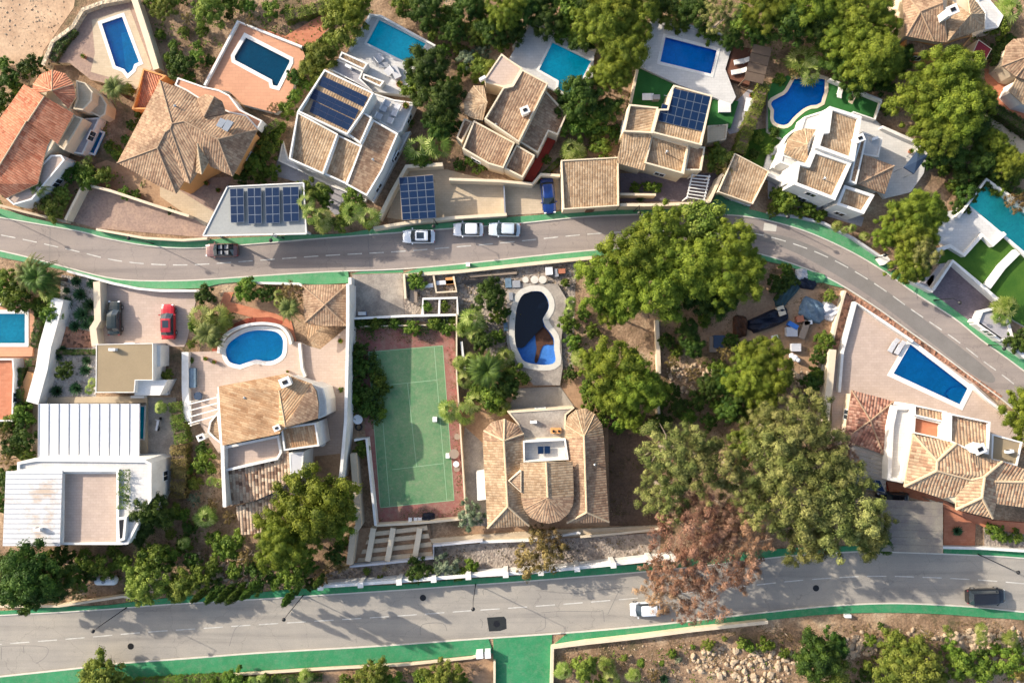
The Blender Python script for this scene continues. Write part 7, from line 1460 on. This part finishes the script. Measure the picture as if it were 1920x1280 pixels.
V = '''
dark 20 150 24;dark 58 128 24;dark 82 118 15;dark 5 185 24;dark -5 210 25;bush 35 168 16;bush 8 120 16
palm 210 163 34;ball 243 168 12;ybush 308 16 26;bush 285 2 18;bush 335 -5 20;ybush 395 22 36;bush 465 12 18;dark 340 122 30;bush 372 108 18;bush 318 110 14;ybush 345 60 12;bush 435 5 24;bush 510 20 20;bush 300 65 12;bush 370 85 10
ybush 648 40 46;pine 660 8 40;ybush 600 108 36;ybush 585 130 28;dark 555 144 19;ybush 625 85 25;bush 540 206 20;ochre 513 203 12;bush 555 180 16;bush 575 160 14
bush 500 280 26;bush 478 305 26;dark 455 330 20;bush 515 255 18;bush 512 322 18;bush 525 240 14;bush 490 335 15
oak 800 128 44;oak 826 195 46;bush 780 165 28;fan 800 270 40;bush 790 300 18;oak 822 235 30;ybush 905 132 30;grey 880 112 24;ball 857 92 12;ball 873 97 10;bush 768 230 10;bush 850 160 20;grey 905 100 18
bush 762 10 30;oak 800 22 32;bush 845 30 30;oak 880 12 32;oak 850 62 26;ybush 888 62 26;oak 925 58 32;pine 945 22 38;bush 812 52 24;bush 905 25 24;oak 960 60 26
oak 985 22 34;oak 1025 42 32;bush 1070 18 38;oak 1010 5 28;bush 1060 58 30;pine 1130 48 52;pine 1165 95 48;pine 1155 8 48;pine 1200 18 42;pine 1140 135 34;pine 1185 60 36;oak 1105 10 32;pine 1160 140 32;oak 1095 75 26
ybush 1260 25 32;oak 1300 22 36;olive 1350 28 36;bush 1395 45 34;pine 1430 15 44;oak 1425 70 26;pine 1470 20 40;oak 1235 8 26;bush 1330 62 22;oak 1370 75 24;bush 1275 52 18
oak 1088 180 46;bush 1115 222 34;bush 1080 235 30;fan 1078 270 30;fan 1085 302 24;bush 1128 278 22;oak 1142 205 26;bush 1118 252 20;dark 1150 250 18;oak 1060 205 24;ochre 1145 165 18
ybush 1350 300 30;ochre 1362 318 20;bush 1340 285 14
fan 1495 100 38;fan 1525 120 32;oak 1480 40 50;pine 1520 8 48;oak 1540 48 44;pine 1600 25 48;pine 1570 65 38;pine 1640 12 40;pine 1655 50 36;pine 1630 105 58;oak 1600 150 34;pine 1665 120 34;oak 1575 120 34;dark 1650 155 28;oak 1690 110 26;oak 1610 85 30;ochre 1490 135 14;bush 1462 150 14;dark 1450 250 14
pine 1725 185 56;pine 1785 135 56;pine 1790 205 62;pine 1750 245 50;pine 1835 185 38;pine 1770 160 50;pine 1865 265 28;oak 1830 245 34;oak 1780 280 36;oak 1840 300 34;dark 1880 310 28;bush 1740 275 20;bush 1900 330 24
fan 1890 28 34;bush 1870 55 26;dark 1865 110 22;dark 1875 90 18;dark 1890 75 14;dark 1740 308 12;bush 1662 205 14
palm 68 352 24;ybush 100 388 28;ybush 118 365 20;bush 165 335 26;ybush 195 330 20;bush 150 318 16;dark 130 325 20;dark 20 352 22;bush 45 372 16;ochre 75 385 14;bush 0 345 18;bush 235 362 14;dark 250 235 14;dark 240 265 14;bush 222 290 16;bush 205 275 14;dark 262 215 13;fan 158 302 12;bush 255 365 10;dark 320 395 8
palm 50 512 50;dpalm 62 520 40;bush 30 560 32;fan 78 552 26;bush 98 590 26;palm 92 520 24;bush 8 545 26;ybush 12 520 20;bush 75 575 20;bush 95 555 16
agave 143 527 13;agave 172 532 12;agave 150 552 16;agave 168 572 16;agave 126 568 15;agave 173 600 13;agave 153 590 18;agave 140 612 14;agave 160 610 12;agave 125 545 9;agave 106 668 14;dark 122 694 20;agave 160 694 14;agave 162 676 11;agave 106 733 14;agave 142 728 15;fan 170 724 13;agave 88 682 7;agave 118 655 9
bush 45 775 26;bush 18 795 22;dark 45 815 28;dark 25 840 24;ochre 10 812 14;bush 50 850 20;dark 15 895 26;dark 5 940 20;ochre 14 862 14;dark 62 878 12
fan 293 765 16;ball 315 703 13;dark 293 882 12;bush 386 866 25;ball 367 905 15;fan 402 906 14;bush 350 880 16;bush 345 850 14;grey 365 935 14;fan 385 980 28;ochre 398 945 12;dark 380 840 14
oak 282 955 44;oak 262 990 32;fan 250 1000 20;cypress 425 1095 8 8;cypress 448 1092 8 9;cypress 470 1090 9 9.5;cypress 492 1086 8 9;cypress 395 1100 7 7;cypress 610 1075 7 6.5;cypress 560 1100 8 8;oak 60 1080 58;oak 105 1090 38;oak 30 1060 36;dark 55 1110 40;bush 195 1062 26;bush 160 1050 22;bush 230 1052 20;bush 140 1000 15;ball 187 1003 14;dark 157 990 8;ybush 275 1092 42;bush 290 1045 36;bush 255 1075 24;bush 130 1080 24;bush 150 1095 20
bush 430 1025 34;ybush 345 1095 34;bush 380 1080 28;ybush 330 1110 22;bush 550 1075 36;dark 530 1050 20;dark 490 1080 22;dark 480 1100 18;bush 515 1090 16;ybush 320 1000 12;bush 345 1020 18;fan 340 1015 14;ochre 460 1045 16;dark 405 1100 18;dark 450 1100 14;ochre 605 1080 18;dark 630 1040 20
pine 590 945 74;pine 525 985 50;pine 520 1030 44;pine 620 960 52;pine 560 1010 44
bush 464 543 26;dark 500 550 20;ochre 548 548 24;palm 540 578 32;fan 390 590 34;palm 385 625 38;fan 410 600 24;dark 385 553 20;ball 360 645 10;bush 425 600 14;fan 520 560 14;bush 360 675 8;palm 400 640 22;bush 365 612 14
bush 780 528 20;oak 920 555 34;fan 898 600 34;fan 880 625 24;bush 935 590 20;oak 905 640 22;bush 870 615 20;oak 950 585 10;bush 935 630 16
dpalm 912 695 50;fan 955 675 26;fan 868 700 24;bush 965 705 28;fan 850 770 26;fan 885 765 30;bush 925 745 32;oak 950 725 24;fan 940 760 18;bush 895 735 26;fan 870 675 20;bush 850 600 10;bush 800 575 12;bush 835 575 12
dark 676 690 22;dark 690 738 20;dark 672 660 22;bush 712 715 14;dark 690 765 20;dark 722 730 14;bush 666 745 16;bush 680 842 18;dark 668 720 18;ybush 700 705 10;bush 715 775 12;bush 705 605 16;bush 740 606 14;bush 775 615 18;bush 815 606 16;bush 838 618 16;dark 675 605 14
grey 882 965 30;bush 1065 605 22;bush 1075 640 18;fan 1085 680 22;bush 1080 655 14;fan 1068 575 16;bush 1105 755 20;bush 1060 530 10
pine 1135 525 56;pine 1190 480 66;pine 1165 550 50;pine 1240 440 54;pine 1230 540 66;ybush 1305 430 60;pine 1370 460 52;pine 1290 500 62;pine 1345 520 56;pine 1385 525 50;pine 1150 585 30;oak 1320 560 36;oak 1355 565 32;pine 1400 500 40;oak 1280 540 50
pine 1160 695 56;pine 1115 680 32;pine 1195 725 54;pine 1150 740 42;pine 1220 730 34;pine 1185 785 26;bush 1165 760 26;bush 1130 770 16
pine 1425 670 46;pine 1405 705 46;pine 1450 700 44;pine 1430 730 40;oak 1390 740 30;oak 1300 650 22;oak 1330 720 26;dark 1270 760 22;dark 1370 640 18;bush 1350 760 20;ochre 1260 680 14;dark 1240 790 20
dark 1455 535 24;dark 1480 525 18;bush 1475 505 16;ybush 1555 555 14;bush 1545 640 22;dark 1535 670 18;bush 1530 700 16;dark 1520 720 22;dark 1500 760 18
euc 1262 850 66;euc 1330 870 66;ybush 1400 830 40;euc 1250 925 56;euc 1500 795 66;euc 1455 860 66;euc 1535 870 66;euc 1480 945 80;euc 1580 965 74;euc 1410 925 54;pink 1562 840 40;euc 1625 990 52;oak 1640 1010 36;euc 1570 900 60;ybush 1420 780 30;euc 1440 800 44;euc 1520 1010 56;pink 1590 870 32;euc 1500 740 0
pink 1295 1000 66;pink 1345 1050 62;pink 1265 1075 52;pink 1240 1115 40;pink 1320 1115 48;pink 1400 1010 52;pink 1395 1075 34;pink 1290 940 46;pink 1270 880 34;pink 1370 960 44;pink 1380 880 28;pink 1350 1000 44;pink 1235 1070 30;pink 1290 1150 26
ochre 1010 1040 46;ochre 1035 1020 30;ochre 1010 1000 20;ochre 985 1055 24;bush 885 1062 17;grey 835 1062 26;dark 785 1068 26;ball 688 1070 8;ball 712 1084 9;bush 860 1075 16;ochre 722 1066 6
ybush 195 1262 44;ybush 210 1285 40;bush 175 1285 24;bush 440 1275 26;bush 400 1280 18;fan 575 1275 18;bush 650 1276 16;ybush 700 1275 40;bush 740 1278 26;ybush 830 1268 40;bush 795 1275 24;bush 865 1278 20;fan 480 1278 14;bush 500 1276 14
ball 1095 1248 26;fan 1060 1268 22;fan 1140 1262 24;cyp 1200 1238 9 2.6;ball 1170 1232 8;cyp 1240 1240 6 1.6;ball 1328 1207 12;ball 1390 1203 12;bush 1432 1208 16;bush 1405 1212 12;fan 1190 1275 18;agave 1245 1272 12;ball 1358 1196 6;bush 1300 1212 6;grey 1272 1236 8
oak 1530 1230 48;oak 1560 1210 30;ybush 1555 1262 44;ybush 1690 1220 46;ybush 1720 1250 50;ybush 1665 1255 40;bush 1782 1218 22;bush 1800 1245 32;bush 1840 1255 30;bush 1890 1240 32;fan 1845 1190 18;fan 1905 1195 20;fan 1780 1185 12;dark 1650 1172 8;ball 1445 1208 10
pine 1915 770 40;pine 1935 800 40;fan 1890 585 28;dark 1905 640 24;fan 1880 600 16;pine 1700 410 44;pine 1735 390 36;pine 1665 438 32;pine 1710 450 44;euc 1735 475 30;pine 1700 500 36;oak 1722 500 26;pine 1735 430 32;pine 1755 400 26
bush 1475 380 28;bush 1512 392 20;bush 1458 365 18;ybush 1495 370 14;fan 1568 420 14;fan 1592 428 12;ybush 1450 395 14;bush 1535 405 14;bush 1545 400 10;fan 1620 445 12
dark 1812 360 26;dark 1800 385 20;bush 1790 350 16;ball 1775 348 6;dark 1830 345 16
ybush 575 360 26;bush 605 362 22;fan 580 390 26;bush 610 380 14;fan 612 412 26;bush 665 370 26;bush 650 395 18;fan 675 405 30;ybush 640 418 20;bush 595 420 12;ybush 690 420 12;fan 600 345 12
bush 640 730 8;bush 1100 720 12;bush 1025 500 0;bush 1870 1000 18;dark 850 238 20;bush 1420 258 14;bush 1438 280 14;bush 1455 300 12;dark 1412 290 12;bush 1110 620 16;bush 1095 590 14;dark 1070 700 14;bush 1100 735 18;bush 1130 790 14;bush 1160 800 16;dark 1250 640 18;bush 1270 660 14;oak 1290 620 24;bush 1345 690 20;dark 1310 750 22;oak 1350 720 26;dark 1260 730 18;bush 1290 780 18;oak 1370 770 28;dark 1330 790 18;bush 1240 755 16;ochre 1300 700 16;ochre 1360 660 16;bush 1400 650 14;dark 1215 800 16;bush 1320 600 16
bush 330 960 18;dark 355 990 16;bush 400 1010 18;ochre 430 970 14;bush 320 1040 20;dark 360 1050 18;bush 400 1065 20;bush 440 1070 18;dark 470 1060 16;ochre 490 1050 14;bush 580 1060 18;dark 585 1095 16;bush 640 1020 16;ochre 640 1060 14;bush 215 1030 16;dark 120 1040 22;bush 90 1050 20;dark 170 1075 16;ochre 145 1110 16;bush 30 1115 20;dark 10 1090 24;bush 300 940 14;bush 345 965 14
bush 1120 1285 20;bush 1160 1285 14;ochre 1225 1265 12;bush 1260 1225 10;bush 1470 1225 12;ochre 1480 1195 8;bush 1630 1200 14;dark 1625 1260 20;bush 1760 1270 20;dark 1840 1225 16;bush 1865 1215 14;ochre 1910 1260 20;ochre 1740 1190 10;bush 1905 1215 14;dark 1600 1285 16
oak 1862 295 30;pine 1895 305 32;bush 1875 352 20;ochre 1905 380 22;dark 1850 340 20;oak 1800 330 18;bush 1770 320 14
bush 540 20 12;ochre 470 40 12;dark 430 30 10;bush 380 60 14;ochre 350 35 12;bush 325 85 12;dark 395 115 12;bush 355 150 14;dark 575 95 12;bush 870 130 16;bush 830 95 18;dark 905 80 16;bush 940 85 16;bush 1855 990 12;ybush 1908 1008 12;bush 1905 995 8;bush 1890 1008 10;agave 1795 995 12;agave 1200 370 12;bush 1215 350 12;bush 1190 352 12;bush 1230 352 12;bush 905 312 12;bush 880 300 14;dark 862 310 14;ybush 892 320 8;bush 1025 300 10
'''
for ln in V.strip().split('\n'):
    for it in ln.split(';'):
        a = it.split()
        k = {'olive': 'euc'}.get(a[0], a[0])
        if float(a[3]) > 0: plant(k, float(a[1]), float(a[2]), float(a[3]), float(a[4]) if len(a) > 4 else None)
make_plants()
# ---------------------------------------------------------------- hedges
hedge([(1436, 155), (1420, 200), (1402, 245), (1388, 285)], 20, 2.2, 'tall yellow-green cypress hedge left of the free-form pool', 'ybush')
hedge([(535, 30), (575, 20), (612, 8), (650, -8)], 20, 1.2, 'long curving hedge above the brown planting terrace', 'ybush')
hedge([(138, 55), (112, 85), (98, 112)], 14, 1.5, 'narrow hedge on the stone wall left of the top left pool', 'oak')
hedge([(1846, 188), (1880, 212), (1935, 250)], 14, 1.4, 'dark clipped hedge beside the terracotta yard', 'oak'); hedge([(1870, 198), (1900, 215), (1940, 240)], 8, 1.0, 'shorter hedge running parallel right of the dark clipped hedge', 'oak')
hedge([(1730, 285), (1760, 298), (1830, 320), (1915, 362)], 14, 1.2, 'dark hedge curving right of the blue canopy', 'oak')
hedge([(328, 755), (333, 790), (340, 830)], 24, 1.6, 'green hedge between west side yard and white pergola', 'bush'); hedge([(334, 836), (336, 880), (332, 932)], 28, 1.6, 'yellowish flowering hedge below the green hedge', 'ochre')
hedge([(71, 600), (66, 625), (60, 650)], 13, 1.6, 'clipped dark hedge right of the aqua pool', 'oak'); hedge([(34, 690), (33, 722)], 14, 1.4, 'upper clipped hedge block left of the broad white wall', 'oak'); hedge([(33, 730), (32, 765)], 15, 1.6, 'lower clipped hedge block left of the broad white wall', 'oak'); hedge([(48, 680), (60, 680)], 12, 1.2, 'cube of clipped hedge against the broad white wall', 'oak')
hedge([(95, 660), (140, 660), (180, 660)], 9, .8, 'low hedge along the top of the gravel garden', 'oak')
hedge([(232, 884), (232, 950)], 16, 5.3, 'green planter hedge on the edge of the blush roof terrace', 'bush')
hedge([(250, 1284), (330, 1279), (420, 1274)], 16, 1.2, 'low hedge along the bottom edge left of centre', 'bush'); hedge([(430, 1280), (520, 1276), (600, 1272)], 12, 1.0, 'thin low hedge continuing right along the bottom edge', 'oak')
hedge([(448, 285), (470, 265), (520, 230)], 14, 1.8, 'hedge right of the large brown hipped house', 'bush')
hedge([(1050, 300), (1010, 338), (1020, 330)], 10, .6, 'thin green strip beside the red terrace', 'bush')
# ---------------------------------------------------------------- ground cover
tag(scatter('ground_cover', [[(750, -20), (1700, -20), (1700, 60), (1660, 170), (1400, 100), (1220, 40), (1150, 300), (1060, 280), (1060, 190), (990, 60), (860, 150), (820, 100)], [(1440, 130), (1900, 60), (1940, 380), (1840, 340), (1740, 280), (1650, 180), (1560, 150)], [(290, -20), (750, -20), (640, 100), (560, 230), (440, 40), (380, 160), (300, 130)], [(200, 200), (225, 300), (300, 350), (150, 340), (120, 400), (-20, 385), (-20, 340), (120, 320)]], 1500, .12, 'bush', 51), kind='stuff')
tag(scatter('dry_grass', [[(1080, 640), (1250, 640), (1400, 640), (1560, 700), (1545, 860), (1250, 860), (1140, 760), (1060, 720)], [(1240, 530), (1430, 530), (1380, 640), (1240, 640)], [(1143, 780), (1250, 800), (1250, 990), (1143, 980)], [(300, 840), (420, 900), (460, 1010), (620, 1020), (660, 1060), (600, 1100), (470, 1110), (0, 1130), (0, 1030), (240, 1030)], [(-20, 1310), (-20, 1285), (900, 1240), (925, 1300)], [(1040, 1215), (1440, 1170), (1930, 1165), (1930, 1300), (1040, 1300)], [(610, 1090), (1240, 1050), (1240, 1000), (820, 1030), (660, 1065)], [(755, 515), (1090, 495), (1070, 720), (870, 720)], [(1440, 500), (1575, 545), (1555, 660), (1520, 720), (1500, 640)]], 4200, .085, 'dry', 52, up=.5, h=.12), kind='stuff')
tag(scatter('low_scrub', [[(1080, 640), (1400, 640), (1560, 700), (1545, 860), (1250, 860), (1140, 760)], [(300, 940), (460, 1010), (620, 1040), (600, 1100), (0, 1130), (0, 1030), (240, 1030)], [(-20, 1310), (-20, 1290), (900, 1245), (925, 1300)], [(1040, 1225), (1440, 1195), (1930, 1180), (1930, 1300), (1040, 1300)], [(0, 340), (120, 320), (200, 330), (150, 345), (120, 400), (0, 380)], [(870, 600), (960, 560), (960, 720), (870, 720)], [(655, 620), (690, 620), (715, 780), (665, 820)]], 700, .12, 'bush', 53, up=.8, h=.25), kind='stuff')
tag(scatter('creeping_ivy', [[(657, 620), (700, 612), (705, 660), (725, 720), (715, 790), (690, 800), (660, 790)], [(668, 600), (850, 596), (850, 612), (790, 625), (760, 612), (680, 614)]], 900, .12, 'oak', 54, up=1.2, h=.5, tm=.55), kind='stuff')
tag(scatter('fallen_leaves', [[(668, 617), (851, 617), (853, 640), (672, 645)], [(840, 640), (851, 640), (870, 965), (858, 965)], [(705, 955), (870, 950), (870, 975), (705, 978)]], 420, .06, 'dry', 57, z=.075, up=2, h=.01, tm=.3), kind='stuff')
rocks('scree_rocks', [[(1300, 1220), (1345, 1205), (1400, 1212), (1440, 1200), (1500, 1225), (1495, 1262), (1430, 1290), (1360, 1268), (1285, 1262)], [(1500, 1215), (1600, 1190), (1660, 1200), (1640, 1225), (1540, 1240)], [(1740, 1195), (1830, 1180), (1925, 1195), (1925, 1225), (1820, 1215)]], 420, .10, .55, 61)
rocks('hillside_rocks', [[(1590, 1180), (1930, 1175), (1930, 1300), (1740, 1300), (1640, 1190)], [(350, 1030), (480, 1050), (480, 1100), (390, 1090)], [(1240, 690), (1340, 680), (1380, 720), (1260, 740)], [(1480, 690), (1530, 700), (1560, 760), (1500, 740)]], 260, .08, .45, 62)
rocks('rubble_stones', [[(640, 1070), (1240, 1030), (1240, 1060), (620, 1100)], [(1040, 1215), (1300, 1200), (1300, 1290), (1040, 1290)], [(1250, 640), (1560, 700), (1540, 820), (1260, 800)], [(0, 0), (140, 0), (80, 90), (0, 90)], [(760, 520), (1080, 500), (1070, 540), (760, 560)]], 330, .04, .16, 63)
# ---------------------------------------------------------------- the ground sheet
mb = MB(); S = 900
outer = [Vector((-S, -S, 0)), Vector((S, -S, 0)), Vector((S, S, 0)), Vector((-S, S, 0))]
mb.tess([outer]+HOLES, 0); struct('ground', mb, M['ground'])
